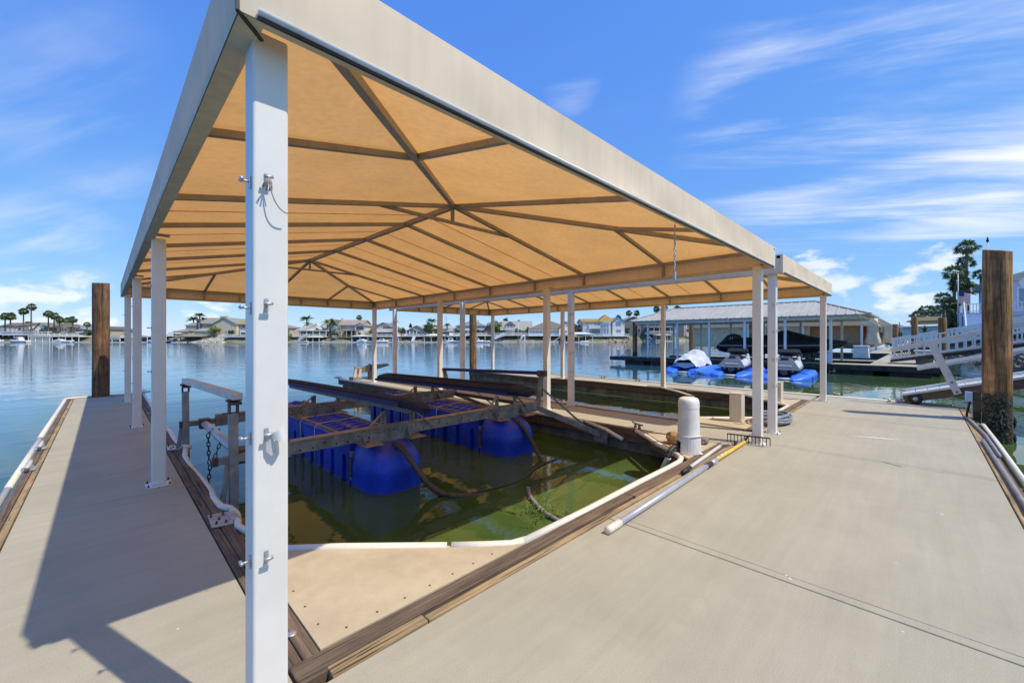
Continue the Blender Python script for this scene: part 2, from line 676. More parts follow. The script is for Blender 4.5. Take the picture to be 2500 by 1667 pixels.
M['valance'] = canvas_mat('valance', (0.76, 0.655, 0.50), (0.17, 0.062, 0.010), 0.93, 0.92)
M['hem'] = canvas_mat('hem', (0.62, 0.55, 0.40), (0.04, 0.018, 0.004))
M['curtain'] = canvas_mat('curtain', (0.62, 0.50, 0.33), (0.30, 0.21, 0.10))
M['tube'] = mat('tube', (0.31, 0.275, 0.23), 0.5, var=0.25, vscale=6, metallic=0.3, grime=0.5, gscale=6)
M['steel'] = mat('steel', (0.25, 0.235, 0.215), 0.6, var=0.3, vscale=7, metallic=0.3, bump=0.2, bscale=60, grime=0.45, gscale=5)
M['galv'] = mat('galv', (0.42, 0.42, 0.44), 0.45, var=0.15, vscale=8, metallic=0.6, grime=0.3, gscale=6)
M['galv_dull'] = mat('galv_dull', (0.30, 0.275, 0.26), 0.6, var=0.2, vscale=9, metallic=0.25, grime=0.35, gscale=6)
M['dusty'] = mat('dusty', (0.34, 0.235, 0.15), 0.9, var=0.25, vscale=8, grime=0.3)
M['black'] = mat('black', (0.012, 0.012, 0.014), 0.6, var=0.3, vscale=5)
M['rubber'] = mat('rubber', (0.02, 0.019, 0.018), 0.55, var=0.3, vscale=6)
M['dark_brown'] = mat('dark_brown', (0.07, 0.05, 0.032), 0.6, var=0.35, vscale=9)
M['bunk'] = mat('bunk', (0.012, 0.014, 0.035), 0.9, var=0.35, vscale=6, bump=0.4, bscale=120)
M['bunk_top'] = mat('bunk_top', (0.010, 0.010, 0.015), 0.95, spec=0.15, var=0.35, vscale=8, bump=0.4, bscale=120)
M['float_blue'] = mat('float_blue', (0.010, 0.050, 0.50), 0.45, var=0.25, vscale=2.2, grime=0.65, gscale=2.6)
def weather_float(m):
    """dust that has settled on the upward faces, a scum band along the waterline"""
    nt = m.node_tree
    N, L = nt.nodes.new, nt.links.new
    b = nt.nodes['Principled BSDF']
    src = b.inputs['Base Color'].links[0].from_socket
    geo = N('ShaderNodeNewGeometry')
    sp, sn = N('ShaderNodeSeparateXYZ'), N('ShaderNodeSeparateXYZ')
    L(geo.outputs['Position'], sp.inputs[0])
    L(geo.outputs['Normal'], sn.inputs[0])
    nz = N('ShaderNodeTexNoise')
    nz.inputs['Scale'].default_value = 5
    nz.inputs['Detail'].default_value = 8
    nz.inputs['Roughness'].default_value = 0.7
    L(geo.outputs['Position'], nz.inputs['Vector'])
    up = N('ShaderNodeMath')
    up.operation = 'MULTIPLY_ADD'
    L(nz.outputs['Fac'], up.inputs[0])
    up.inputs[1].default_value = 0.8
    L(sn.outputs['Z'], up.inputs[2])
    d = N('ShaderNodeMapRange')
    d.inputs['From Min'].default_value = 0.85
    d.inputs['From Max'].default_value = 1.55
    d.inputs['To Max'].default_value = 0.6
    L(up.outputs[0], d.inputs['Value'])
    x = N('ShaderNodeMixRGB')
    L(d.outputs[0], x.inputs['Fac'])
    L(src, x.inputs['Color1'])
    x.inputs['Color2'].default_value = (0.26, 0.17, 0.10, 1)
    wl = N('ShaderNodeMath')
    wl.operation = 'MULTIPLY_ADD'
    L(nz.outputs['Fac'], wl.inputs[0])
    wl.inputs[1].default_value = -0.12
    L(sp.outputs['Z'], wl.inputs[2])
    w = N('ShaderNodeMapRange')
    w.inputs['From Min'].default_value = WATER - 0.005
    w.inputs['From Max'].default_value = WATER - 0.05
    w.inputs['To Max'].default_value = 0.7
    L(wl.outputs[0], w.inputs['Value'])
    y = N('ShaderNodeMixRGB')
    L(w.outputs[0], y.inputs['Fac'])
    L(x.outputs[0], y.inputs['Color1'])
    y.inputs['Color2'].default_value = (0.10, 0.105, 0.07, 1)
    L(y.outputs[0], b.inputs['Base Color'])


weather_float(M['float_blue'])
M['float_light'] = mat('float_light', (0.045, 0.17, 0.66), 0.4, var=0.18, vscale=2, grime=0.2)
M['white'] = mat('white', (0.68, 0.655, 0.61), 0.4, var=0.03, vscale=3, grime=0.3, gscale=4)
M['pale_blue'] = mat('pale_blue', (0.42, 0.52, 0.66), 0.5, var=0.05)
M['beige_paint'] = mat('beige_paint', (0.58, 0.50, 0.38), 0.6, var=0.05, grime=0.2, gscale=4)
M['pole_grey'] = mat('pole_grey', (0.47, 0.46, 0.50), 0.35, metallic=0.4, var=0.08, vscale=8)
M['yellow'] = mat('yellow', (0.72, 0.46, 0.05), 0.5, var=0.1, vscale=14, grime=0.3, gscale=12)
M['pvc_grey'] = mat('pvc_grey', (0.24, 0.225, 0.225), 0.5, var=0.12, vscale=8, grime=0.4, gscale=6)
M['hose_grey'] = mat('hose_grey', (0.20, 0.225, 0.25), 0.45, var=0.2, vscale=14)
M['pile'] = pile_mat('pile', 0.46)
M['pile_low'] = pile_mat('pile_low', -0.1)
M['pile_weathered'] = pile_mat('pile_weathered', -0.1, (0.085, 0.048, 0.026), (0.24, 0.14, 0.075))
M['rock'] = mat('rock', (0.20, 0.175, 0.14), 0.95, var=0.3, vscale=4, bump=0.6, bscale=14)
M['rock_brown'] = mat('rock_brown', (0.26, 0.15, 0.07), 0.9, var=0.35, vscale=16, bump=0.5, bscale=30)
M['weed'] = mat('weed', (0.10, 0.15, 0.025), 0.7, var=0.4, vscale=20)
M['crust'] = mat('crust', (0.05, 0.045, 0.03), 0.9, col2=(0.26, 0.23, 0.16), vscale=30)
M['leaf'] = mat('leaf', (0.035, 0.075, 0.018), 0.6, var=0.5, vscale=1.5, col2=(0.10, 0.15, 0.04))
M['leaf_yellow'] = mat('leaf_yellow', (0.13, 0.15, 0.03), 0.6, var=0.5, vscale=1.5, col2=(0.30, 0.29, 0.08))
M['leaf_dark'] = mat('leaf_dark', (0.018, 0.042, 0.014), 0.6, col2=(0.06, 0.09, 0.03), vscale=1.5)
M['leaf_flower'] = mat('leaf_flower', (0.10, 0.14, 0.06), 0.7, col2=(0.62, 0.60, 0.52), vscale=2.2)
M['palm'] = mat('palm', (0.04, 0.075, 0.02), 0.55, col2=(0.13, 0.16, 0.05), vscale=1.2)
M['palm_dark'] = mat('palm_dark', (0.035, 0.07, 0.024), 0.5, col2=(0.15, 0.19, 0.075), vscale=1.1)
M['palm_dead'] = mat('palm_dead', (0.16, 0.11, 0.06), 0.9, var=0.3)
M['trunk'] = mat('trunk', (0.12, 0.09, 0.065), 0.95, var=0.3, vscale=5, bump=0.6, bscale=10)
M['earth'] = mat('earth', (0.22, 0.18, 0.12), 0.95, var=0.3, vscale=0.4, col2=(0.12, 0.13, 0.05))
M['glass'] = mat('glass', (0.03, 0.04, 0.05), 0.08, spec=0.8)
M['glass_blue'] = mat('glass_blue', (0.16, 0.22, 0.28), 0.08, spec=0.8)
M['metal_roof'] = mat('metal_roof', (0.42, 0.385, 0.31), 0.5, var=0.05, vscale=1.5, metallic=0.0, grime=0.15)
M['cream'] = mat('cream', (0.58, 0.51, 0.37), 0.85, var=0.06, vscale=1.0, grime=0.15)
M['tarp'] = mat('tarp', (0.56, 0.47, 0.32), 0.9, var=0.12, vscale=1.2, bump=0.4, bscale=3)
M['brown_wall'] = mat('brown_wall', (0.33, 0.20, 0.11), 0.9, var=0.1)
M['red'] = mat('red', (0.40, 0.05, 0.02), 0.6)
M['red_canvas'] = mat('red_canvas', (0.42, 0.09, 0.06), 0.8)
M['navy'] = mat('navy', (0.015, 0.02, 0.12), 0.6)
M['grey_hull'] = mat('grey_hull', (0.16, 0.165, 0.175), 0.4, var=0.1)
M['silver_hull'] = mat('silver_hull', (0.52, 0.53, 0.55), 0.35, var=0.04)
M['tarp_grey'] = mat('tarp_grey', (0.52, 0.52, 0.50), 0.9, var=0.15, vscale=4, bump=0.8, bscale=9)
M['black_cover'] = mat('black_cover', (0.011, 0.011, 0.013), 0.75, var=0.3, vscale=1.2, bump=0.7, bscale=4)
M['dock_dark'] = mat('dock_dark', (0.045, 0.036, 0.03), 0.9, var=0.4, vscale=3)
M['blue_side'] = mat('blue_side', (0.40, 0.47, 0.60), 0.7, var=0.05)
M['rust'] = mat('rust', (0.20, 0.10, 0.05), 0.9, var=0.3, vscale=10)


# ---------------------------------------------------------------- mesh helpers
class MB:
    """collects geometry in world coordinates and links it as ONE mesh object"""

    def __init__(s):
        s.v, s.f, s.mi, s.sm = [], [], [], []
        s.cur = 0
        s.smooth = False

    def add(s, vs, fs, smooth=None):
        o = len(s.v)
        s.v += [tuple(v) for v in vs]
        for f in fs:
            s.f.append(tuple(i + o for i in f))
            s.mi.append(s.cur)
            s.sm.append(s.smooth if smooth is None else smooth)
        return s

    def box(s, x0, y0, z0, x1, y1, z1):
        x0, x1 = min(x0, x1), max(x0, x1)
        y0, y1 = min(y0, y1), max(y0, y1)
        z0, z1 = min(z0, z1), max(z0, z1)
        return s.add([(x0, y0, z0), (x1, y0, z0), (x1, y1, z0), (x0, y1, z0), (x0, y0, z1), (x1, y0, z1), (x1, y1, z1), (x0, y1, z1)],
                     [(0, 3, 2, 1), (4, 5, 6, 7), (0, 1, 5, 4), (1, 2, 6, 5), (2, 3, 7, 6), (3, 0, 4, 7)])

    def hexa(s, b, t):
        """a box from four bottom corners and four top corners (counter-clockwise from above)"""
        return s.add(list(b) + list(t), [(0, 3, 2, 1), (4, 5, 6, 7), (0, 1, 5, 4), (1, 2, 6, 5), (2, 3, 7, 6), (3, 0, 4, 7)])

    def prism(s, pts, z0, z1):
        n = len(pts)
        a = sum(pts[i][0] * pts[(i + 1) % n][1] - pts[(i + 1) % n][0] * pts[i][1] for i in range(n))
        if a < 0:
            pts = pts[::-1]
        vs = [(p[0], p[1], z0) for p in pts] + [(p[0], p[1], z1) for p in pts]
        fs = [tuple(range(n - 1, -1, -1)), tuple(range(n, 2 * n))] + [(i, (i + 1) % n, (i + 1) % n + n, i + n) for i in range(n)]
        return s.add(vs, fs)

    def extrude(s, pts, d):
        """closed polygon of 3d points pushed along d"""
        n = len(pts)
        d = Vector(d)
        vs = [Vector(p) for p in pts] + [Vector(p) + d for p in pts]
        fs = [tuple(range(n - 1, -1, -1)), tuple(range(n, 2 * n))] + [(i, (i + 1) % n, (i + 1) % n + n, i + n) for i in range(n)]
        return s.add(vs, fs)

    def bar(s, p, q, w, h, up=(0, 0, 1)):
        """square bar from p to q, w across, h along up"""
        p, q = Vector(p), Vector(q)
        d = (q - p).normalized()
        u = Vector(up)
        if abs(d.dot(u)) > 0.98:
            u = Vector((1, 0, 0))
        a = d.cross(u).normalized() * (w / 2)
        b = a.cross(d).normalized() * (h / 2)
        vs = []
        for c in (p, q):
            vs += [c - a - b, c + a - b, c + a + b, c - a + b]
        return s.add(vs, [(0, 3, 2, 1), (4, 5, 6, 7), (0, 1, 5, 4), (1, 2, 6, 5), (2, 3, 7, 6), (3, 0, 4, 7)])

    def tube(s, p, q, r, n=10, r2=None):
        return s.path([p, q], r, n, r2=r2)

    def path(s, pts, r, n=8, r2=None, closed=False, flat=1.0, up=(0, 0, 1)):
        pts = [Vector(p) for p in pts]
        k = len(pts)
        vs, fs = [], []
        ref = Vector(up)
        prev = None
        for i, p in enumerate(pts):
            if closed:
                d = pts[(i + 1) % k] - pts[i - 1]
            else:
                d = pts[min(i + 1, k - 1)] - pts[max(i - 1, 0)]
            d.normalize()
            if prev is None:
                a = d.cross(ref)
                if a.length < 0.05:
                    a = d.cross(Vector((1, 0, 0)))
            else:
                a = prev - d * prev.dot(d)
            a.normalize()
            prev = a
            b = d.cross(a).normalized()
            rr = r if r2 is None else r + (r2 - r) * i / (k - 1)
            for j in range(n):
                t = 2 * math.pi * j / n
                vs.append(p + a * (rr * math.cos(t)) + b * (rr * flat * math.sin(t)))
        m = k if closed else k - 1
        for i in range(m):
            o, o2 = i * n, ((i + 1) % k) * n
            for j in range(n):
                fs.append((o + j, o + (j + 1) % n, o2 + (j + 1) % n, o2 + j))
        if not closed:
            fs.append(tuple(range(n - 1, -1, -1)))
            fs.append(tuple(range((k - 1) * n, k * n)))
        return s.add(vs, fs, True)

    def lathe(s, c, prof, n=24, ax=(0, 0, 1), jit=None, sx=1.0, sy=1.0):
        """prof = [(r, z)...] turned about a vertical axis through c"""
        c = Vector(c)
        q = Vector((0, 0, 1)).rotation_difference(Vector(ax).normalized())
        vs, fs = [], []
        for i, (r, z) in enumerate(prof):
            for j in range(n):
                t = 2 * math.pi * j / n
                rr = r * (jit(i, j) if jit else 1)
                vs.append(c + q @ Vector((rr * math.cos(t) * sx, rr * math.sin(t) * sy, z)))
        k = len(prof)
        for i in range(k - 1):
            for j in range(n):
                fs.append((i * n + j, i * n + (j + 1) % n, (i + 1) * n + (j + 1) % n, (i + 1) * n + j))
        s.add(vs, fs, True)
        if prof[0][0] > 1e-4:
            s.add(vs[:n], [tuple(range(n - 1, -1, -1))], False)
        if prof[-1][0] > 1e-4:
            s.add(vs[-n:], [tuple(range(n))], False)
        return s

    def quad(s, a, b, c, d):
        return s.add([a, b, c, d], [(0, 1, 2, 3)])

    def loft(s, secs, caps=True, smooth=True):
        """rings of equal length joined"""
        n = len(secs[0])
        vs = [v for r in secs for v in r]
        fs = []
        for i in range(len(secs) - 1):
            for j in range(n):
                fs.append((i * n + j, i * n + (j + 1) % n, (i + 1) * n + (j + 1) % n, (i + 1) * n + j))
        s.add(vs, fs, smooth)
        if caps:
            s.add(secs[0], [tuple(range(n - 1, -1, -1))], False)
            s.add(secs[-1], [tuple(range(n))], False)
        return s

    def mesh(s, name, mats, off=Vector((0, 0, 0))):
        me = bpy.data.meshes.new(name)
        me.from_pydata([tuple(Vector(v) - off) for v in s.v], [], s.f)
        for m in (mats if isinstance(mats, (list, tuple)) else [mats]):
            me.materials.append(M[m] if isinstance(m, str) else m)
        me.polygons.foreach_set('material_index', s.mi)
        me.polygons.foreach_set('use_smooth', s.sm)
        me.update()
        bm = bmesh.new()
        bm.from_mesh(me)
        bmesh.ops.recalc_face_normals(bm, faces=bm.faces)
        bm.to_mesh(me)
        bm.free()
        return me

    def build(s, name, mats, parent=None, bevel=0.0, seg=2):
        if parent is None:
            xs, ys, zs = zip(*s.v)
            off = Vector(((min(xs) + max(xs)) / 2, (min(ys) + max(ys)) / 2, min(zs)))
        else:
            off = world_loc(parent)
        o = bpy.data.objects.new(name, s.mesh(name, mats, off))
        COL.objects.link(o)
        if parent is None:
            o.location = off
        else:
            o.parent = parent
        if bevel > 0:
            bv = o.modifiers.new('bevel', 'BEVEL')
            bv.width = bevel
            bv.segments = seg
            bv.limit_method = 'ANGLE'
        return o


def world_loc(o):
    v = Vector((0, 0, 0))
    while o is not None:
        v += o.location
        o = o.parent
    return v


def tag(o, label=None, cat=None, group=None, kind=None):
    for k, v in (('label', label), ('category', cat), ('group', group), ('kind', kind)):
        if v:
            o[k] = v
    return o


def empty(name, loc, label=None, cat=None, group=None, kind=None):
    o = bpy.data.objects.new(name, None)
    COL.objects.link(o)
    o.location = loc
    o.empty_display_size = 0.2
    return tag(o, label, cat, group, kind)


KIDS = {}


def copy_tree(o, loc=None, rotz=None, scale=None, parent=None):
    """a thing with copies of its parts and sub-parts; mesh data shared"""
    c = o.copy()
    COL.objects.link(c)
    if parent is not None:
        c.parent = parent
    if loc is not None:
        c.location = loc
    if rotz is not None:
        c.rotation_euler = (0, 0, rotz)
    if scale is not None:
        c.scale = (scale, scale, scale) if isinstance(scale, (int, float)) else scale
    for ch in [x for x in KIDS.get(o.name, [])]:
        copy_tree(ch, parent=c)
    return c


def note_kids(root):
    """remember a prototype's children once, so that copying needs no scan of the scene"""
    for ch in root.children:
        KIDS.setdefault(root.name, []).append(ch)
        note_kids(ch)


def place(mesh_ob, name, parent, at, rot=None):
    """one more object that shares mesh_ob's data"""
    o = bpy.data.objects.new(name, mesh_ob)
    COL.objects.link(o)
    o.parent = parent
    o.location = Vector(at) - world_loc(parent)
    if rot:
        o.rotation_euler = rot
    return o


def lerp(a, b, t):
    return a + (b - a) * t

# ---------------------------------------------------------------- the setting: water, shores
mb = MB()
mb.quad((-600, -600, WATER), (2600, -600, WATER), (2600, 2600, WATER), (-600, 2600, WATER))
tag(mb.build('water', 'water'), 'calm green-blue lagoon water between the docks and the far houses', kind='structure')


def wavy(a, b, n, amp, axis, seed, sag=0.0):
    """a run of points from a to b that wanders sideways like a strip come loose"""
    rnd = random.Random(seed)
    ph = [rnd.uniform(0, 6.28) for _ in range(4)]
    out = []
    for i in range(n + 1):
        t = i / n
        p = Vector(a).lerp(Vector(b), t)
        w = amp * (0.6 * math.sin(5 * t * 3.1 + ph[0]) + 0.4 * math.sin(11 * t * 3.1 + ph[1]))
        p[axis] += w
        p.z += sag * math.sin(8 * t + ph[2])
        out.append(p)
    return out


# ---- main walkway (runs along X) ------------------------------------------------
dock = empty('dock_walkway', (6.4, 0.6, 0.0), 'broad concrete floating walkway running along the near edge of both slips', kind='structure')


def slab(parent, x0, x1, y0, y1, z=0.0, th=0.12, name='concrete_slab'):
    g = 0.0045
    return MB().box(x0 + g, y0 + g, z - th, x1 - g, y1 - g, z).build(name, 'concrete', parent, bevel=0.007)


XJ = [-0.52, 2.98, 6.65, 9.82, 13.2]
for i in range(4):
    slab(dock, XJ[i], XJ[i + 1], -0.58, 1.84)
MB().box(-0.5, -0.56, -0.62, 13.18, 1.82, -0.122).build('float', 'float_concrete', dock)
for x in XJ[1:4]:
    MB().box(x + 0.075, -0.56, 0.0, x + 0.079, 1.82, 0.0012).build('tooled_line', 'float_concrete', dock)
# the pale board and the dark cap board along the slips
for a, b, m in ((0.72, 1.22, 'wood_pale'), (1.225, 3.9, 'wood_pale'), (3.905, 6.2, 'wood_pale'), (7.45, 9.9, 'wood_pale'), (9.905, 12.0, 'wood_pale')):
    MB().box(a, 1.846, -0.2, b, 1.895 if a > 1 else 1.915, 0.004).build('plank', m, dock, bevel=0.006)
for a, b in ((0.595, 3.55), (3.555, 6.16), (7.45, 9.7), (9.705, 12.0)):
    MB().box(a, 1.92 if a < 1 else 1.9, -0.18, b, 2.03, 0.008).build('plank', 'wood_dark', dock, bevel=0.008)
MB().box(0.595, 1.899, -0.17, 1.22, 1.917, -0.002).build('plank', 'wood_dark', dock)
for a, b in ((-0.5, 3.4), (3.41, 8.1), (8.11, 13.2)):
    MB().box(a, -0.69, -0.18, b, -0.586, 0.002).build('plank', 'wood_pale', dock, bevel=0.006)
MB().box(-0.5, -0.75, -0.2, 13.2, -0.693, -0.03).build('plank', 'wood_dark', dock, bevel=0.006)
MB().box(13.206, -0.58, -0.2, 13.27, 1.95, -0.004).build('plank', 'wood_dark_y', dock, bevel=0.006)


def rail(parent, pts, r=0.032, name='rub_rail', flat=1.0):
    return MB().path(pts, r, 8, flat=flat).build(name, 'vinyl', parent)


# rub rail along the water side of the first slip, mitred across the corner plates
rail(dock, [(2.18, 2.065, 0.0), (3.0, 2.06, -0.005), (3.9, 2.065, 0.0), (4.6, 2.06, -0.002), (4.93, 2.065, 0), (5.12, 2.12, 0), (5.2, 2.22, 0)], 0.034)
rail(dock, [(7.9, 2.065, 0), (9, 2.06, -0.005), (10.7, 2.065, 0)], 0.034)
rail(dock, [(-0.5, -0.775, 0.0), (3, -0.77, 0.0), (6.6, -0.775, 0.0)], 0.028)
rail(dock, [(6.63, -0.77, 0.0), (9, -0.775, 0.006), (10.75, -0.77, 0.0), (10.95, -0.76, -0.03)], 0.028)
# hairline crack and white scuffs on the slabs
MB().prism([(6.68, 0.33), (6.655, 0.27), (6.6, 0.2), (6.57, 0.15), (6.585, 0.15), (6.63, 0.22), (6.675, 0.28)], 0.0, 0.002).build('crack', 'rubber', dock)
mb = MB()
for k in range(7):
    x, y = lerp(8.15, 8.3, k / 6), lerp(0.72, 0.24, k / 6)
    w = 0.028 * math.sin((k + 0.6) / 7.2 * math.pi) + 0.004
    mb.prism([(x - w, y + 0.05), (x + w, y + 0.035), (x + w * 0.8, y - 0.05), (x - w, y - 0.035)], 0.0, 0.0025 + 0.0002 * k)
mb.build('paint_scuff', 'white', dock)


def gusset(parent, pts, z=0.012):
    return MB().prism(pts, z - 0.025, z).build('corner_plate', 'ply', parent, bevel=0.002)


SCREW = MB().lathe((0, 0, 0), [(0.0065, 0), (0.0065, 0.002), (0.003, 0.003)], 8).mesh('screw_mesh', 'dark_brown')


def screws(parent, a, b, n, z=0.0125):
    for i in range(n):
        t = (i + 0.5) / n
        place(SCREW, 'screw', parent, (lerp(a[0], b[0], t), lerp(a[1], b[1], t), z))


g1 = gusset(dock, [(0.735, 2.035), (2.16, 2.035), (0.735, 3.30)])
screws(dock, (0.80, 2.09), (1.98, 2.09), 7)
screws(dock, (0.79, 2.12), (0.79, 3.1), 5)
MB().prism([(0.735, 2.036), (2.1, 2.036), (0.735, 3.24)], -0.16, -0.016).build('corner_block', 'wood_dark', dock)
rail(dock, [(0.78, 3.30, 0.0), (1.2, 2.925, 0.004), (1.745, 2.41, 0.0)], 0.034)
rail(dock, [(1.77, 2.385, 0.002), (1.95, 2.225, 0.0), (2.1, 2.1, 0), (2.22, 2.066, 0)], 0.034)
# right-hand corner of the first slip
gusset(dock, [(6.15, 2.035), (6.15, 3.18), (5.12, 2.035)])
MB().prism([(6.15, 2.036), (6.15, 3.12), (5.2, 2.036)], -0.2, -0.016).build('corner_block', 'wood_dark', dock)
rail(dock, [(5.18, 2.18, 0), (5.3, 2.32, 0), (5.55, 2.62, 0.0), (5.9, 3.0, 0.0), (6.09, 3.24, 0)], 0.034)
# corners of the second slip
gusset(dock, [(7.46, 2.035), (8.75, 2.035), (7.46, 3.3)])
rail(dock, [(7.5, 3.32, 0), (8.1, 2.72, 0), (8.7, 2.1, 0)], 0.034)
gusset(dock, [(12.0, 2.035), (12.0, 3.3), (10.7, 2.035)])
rail(dock, [(12.0, 3.3, 0), (11.4, 2.75, 0), (10.75, 2.1, 0)], 0.034)


# ---- finger docks (run along Y) ---------------------------------------------------
def finger(x0, x1, y1, label, joints, left_rail, right_rail, cap=0.11, y0=1.9, cap2=None, dark_right=False):
    f = empty('finger_dock', ((x0 + x1) / 2, (y0 + y1) / 2, 0), label, kind='structure')
    cap2 = cap2 or cap
    js = [y0] + joints + [y1]
    for a, b in zip(js, js[1:]):
        slab(f, x0 + cap, x1 - cap2, a, b)
    MB().box(x0 + 0.09, y0 + 0.16, -0.62, x1 - 0.09, y1 - 0.05, -0.205).build('float', 'float_concrete', f)
    n = 4
    for side in (0, 1):
        xa, xb = (x0, x0 + cap - 0.003) if side == 0 else (x1 - cap2 + 0.003, x1)
        for k in range(n):
            a, b = lerp(y0 + 0.14, y1 + 0.14, k / n), lerp(y0 + 0.14, y1 + 0.14, (k + 1) / n) - 0.006
            xm = lerp(xa, xb, 0.55 if side == 0 else 0.45)
            out, inn = ((xa, xm - 0.002), (xm + 0.002, xb)) if side == 0 else ((xm + 0.002, xb), (xa, xm - 0.002))
            MB().box(out[0], a, -0.2, out[1], b, 0.006).build('plank', 'wood_dark_y', f, bevel=0.007)
            MB().box(inn[0], a + 0.02, -0.2, inn[1], b, 0.001).build('plank', 'wood_dark_y' if side == 1 and dark_right else 'wood_pale_y', f, bevel=0.006)
    MB().box(x0 + cap, y1 + 0.004, -0.2, x1 - cap, y1 + 0.07, 0.0).build('plank', 'wood_pale', f, bevel=0.006)
    MB().box(x0 + cap, y1 + 0.073, -0.2, x1 - cap, y1 + 0.14, 0.004).build('plank', 'wood_dark', f, bevel=0.006)
    for pts in left_rail + right_rail:
        rail(f, pts, 0.03)
    return f


f1 = finger(-0.63, 0.732, 14.75, 'narrow concrete finger dock on the left with the wooden pile at its end', [5.28, 8.68, 11.8],
            [[(-0.675, -0.5, -0.005), (-0.67, 3, 0), (-0.675, 6.4, 0)], [(-0.675, 6.43, 0.004), (-0.67, 9.3, 0)],
             [(-0.675, 9.33, 0.004), (-0.67, 12, 0), (-0.672, 14.9, 0), (-0.6, 14.97, 0), (-0.2, 14.97, 0)], [(0.12, 14.97, 0), (0.6, 14.97, 0)]],
            [[(0.80, 3.38, -0.04), (0.83, 3.62, -0.03), (0.76, 3.86, -0.01), (0.80, 4.1, 0.0), (0.79, 4.22, 0.01)],
             [(0.78, 4.24, 0.02), (0.74, 4.4, 0.0), (0.73, 4.7, -0.01), (0.755, 5.0, -0.02), (0.745, 5.5, -0.02), (0.725, 6.0, -0.02), (0.73, 6.6, 0.0), (0.78, 7.0, 0.02)],
             [(0.82, 6.98, 0.03), (0.76, 7.3, 0.0), (0.74, 7.8, -0.01), (0.75, 8.4, 0.01), (0.735, 9.5, -0.01), (0.74, 11, 0), (0.76, 14.8, 0)]], y0=1.848, cap2=0.142, dark_right=True)
MB().box(-0.63, -0.58, -0.2, -0.573, 2.0, 0.006).build('plank', 'wood_dark_y', f1, bevel=0.006)
MB().box(-0.569, -0.58, -0.2, -0.524, 2.0, 0.001).build('plank', 'wood_pale_y', f1, bevel=0.006)
f2 = finger(6.14, 7.46, 15.1, 'middle concrete finger dock between the two covered slips', [5.4, 8.9, 12.2],
            [[(6.10, 4.3, 0.0), (6.09, 6, 0.02), (6.11, 8.0, -0.01), (6.10, 11, 0.02), (6.105, 15.0, 0)], [(6.11, 4.25, 0.01), (6.0, 3.75, -0.04), (5.82, 3.35, -0.10)]],
            [[(7.5, 3.3, 0), (7.505, 8, 0.01), (7.5, 15.1, 0)]])
f3 = finger(12.0, 13.22, 14.7, 'farther concrete finger dock on the outer side of the second slip', [5.3, 8.6, 11.7],
            [[(11.96, 5.6, 0.0), (11.95, 8, 0.02), (11.96, 11, -0.02), (11.96, 14.7, 0)], [(11.96, 5.55, 0), (11.86, 5.0, -0.06), (11.7, 4.5, -0.14)], [(11.96, 3.3, 0), (11.955, 4.8, 0.0)]],
            [[(13.26, -0.5, 0), (13.26, 8, 0), (13.26, 14.6, 0)]])


# ---------------------------------------------------------------- canopies
HOOK = MB()
HOOK.box(-0.006, -0.004, -0.021, 0.006, 0.0, 0.021)
HOOK.tube((0, -0.003, 0.002), (0, -0.026, 0.002), 0.0045, 6)
HOOK.path([(-0.013, -0.027, 0.004), (0.0, -0.026, 0.002), (0.014, -0.028, 0.006)], 0.0065, 6)
HOOK = HOOK.mesh('hook_mesh', 'galv')
BOLT = MB().lathe((0, 0, 0), [(0.013, 0), (0.013, 0.006), (0.006, 0.008), (0.006, 0.024), (0.001, 0.026)], 6).mesh('bolt_mesh', 'rubber')
HOOK_Z = [0.755, 1.172, 1.613, 2.04]


def post(parent, x, y, ztop, s=0.115, hooks=(True, True), chamfer=True, plate=True, m='paint'):
    """square aluminium post with its near corner at (x, y)"""
    p = MB().box(x, y, 0.012, x + s, y + s, ztop).build('post', m, parent, bevel=0.010, seg=3)
    if plate:
        pl = MB().box(x - 0.045, y - 0.045, 0.0015, x + s + 0.045, y + s + 0.045, 0.0105).build('base_plate', m, p)
        for dx in (-0.027, s + 0.027):
            for dy in (-0.027, s + 0.027):
                place(BOLT, 'bolt', p, (x + dx, y + dy, 0.0105))
    for i, h in enumerate(HOOK_Z):
        if hooks[0]:
            place(HOOK, 'hook', p, (x + s * 0.36, y - 0.001, h))
        if hooks[1]:
            place(HOOK, 'hook', p, (x - 0.001, y + s * 0.25, h - 0.012), (0, 0, R(-90)))
    return p


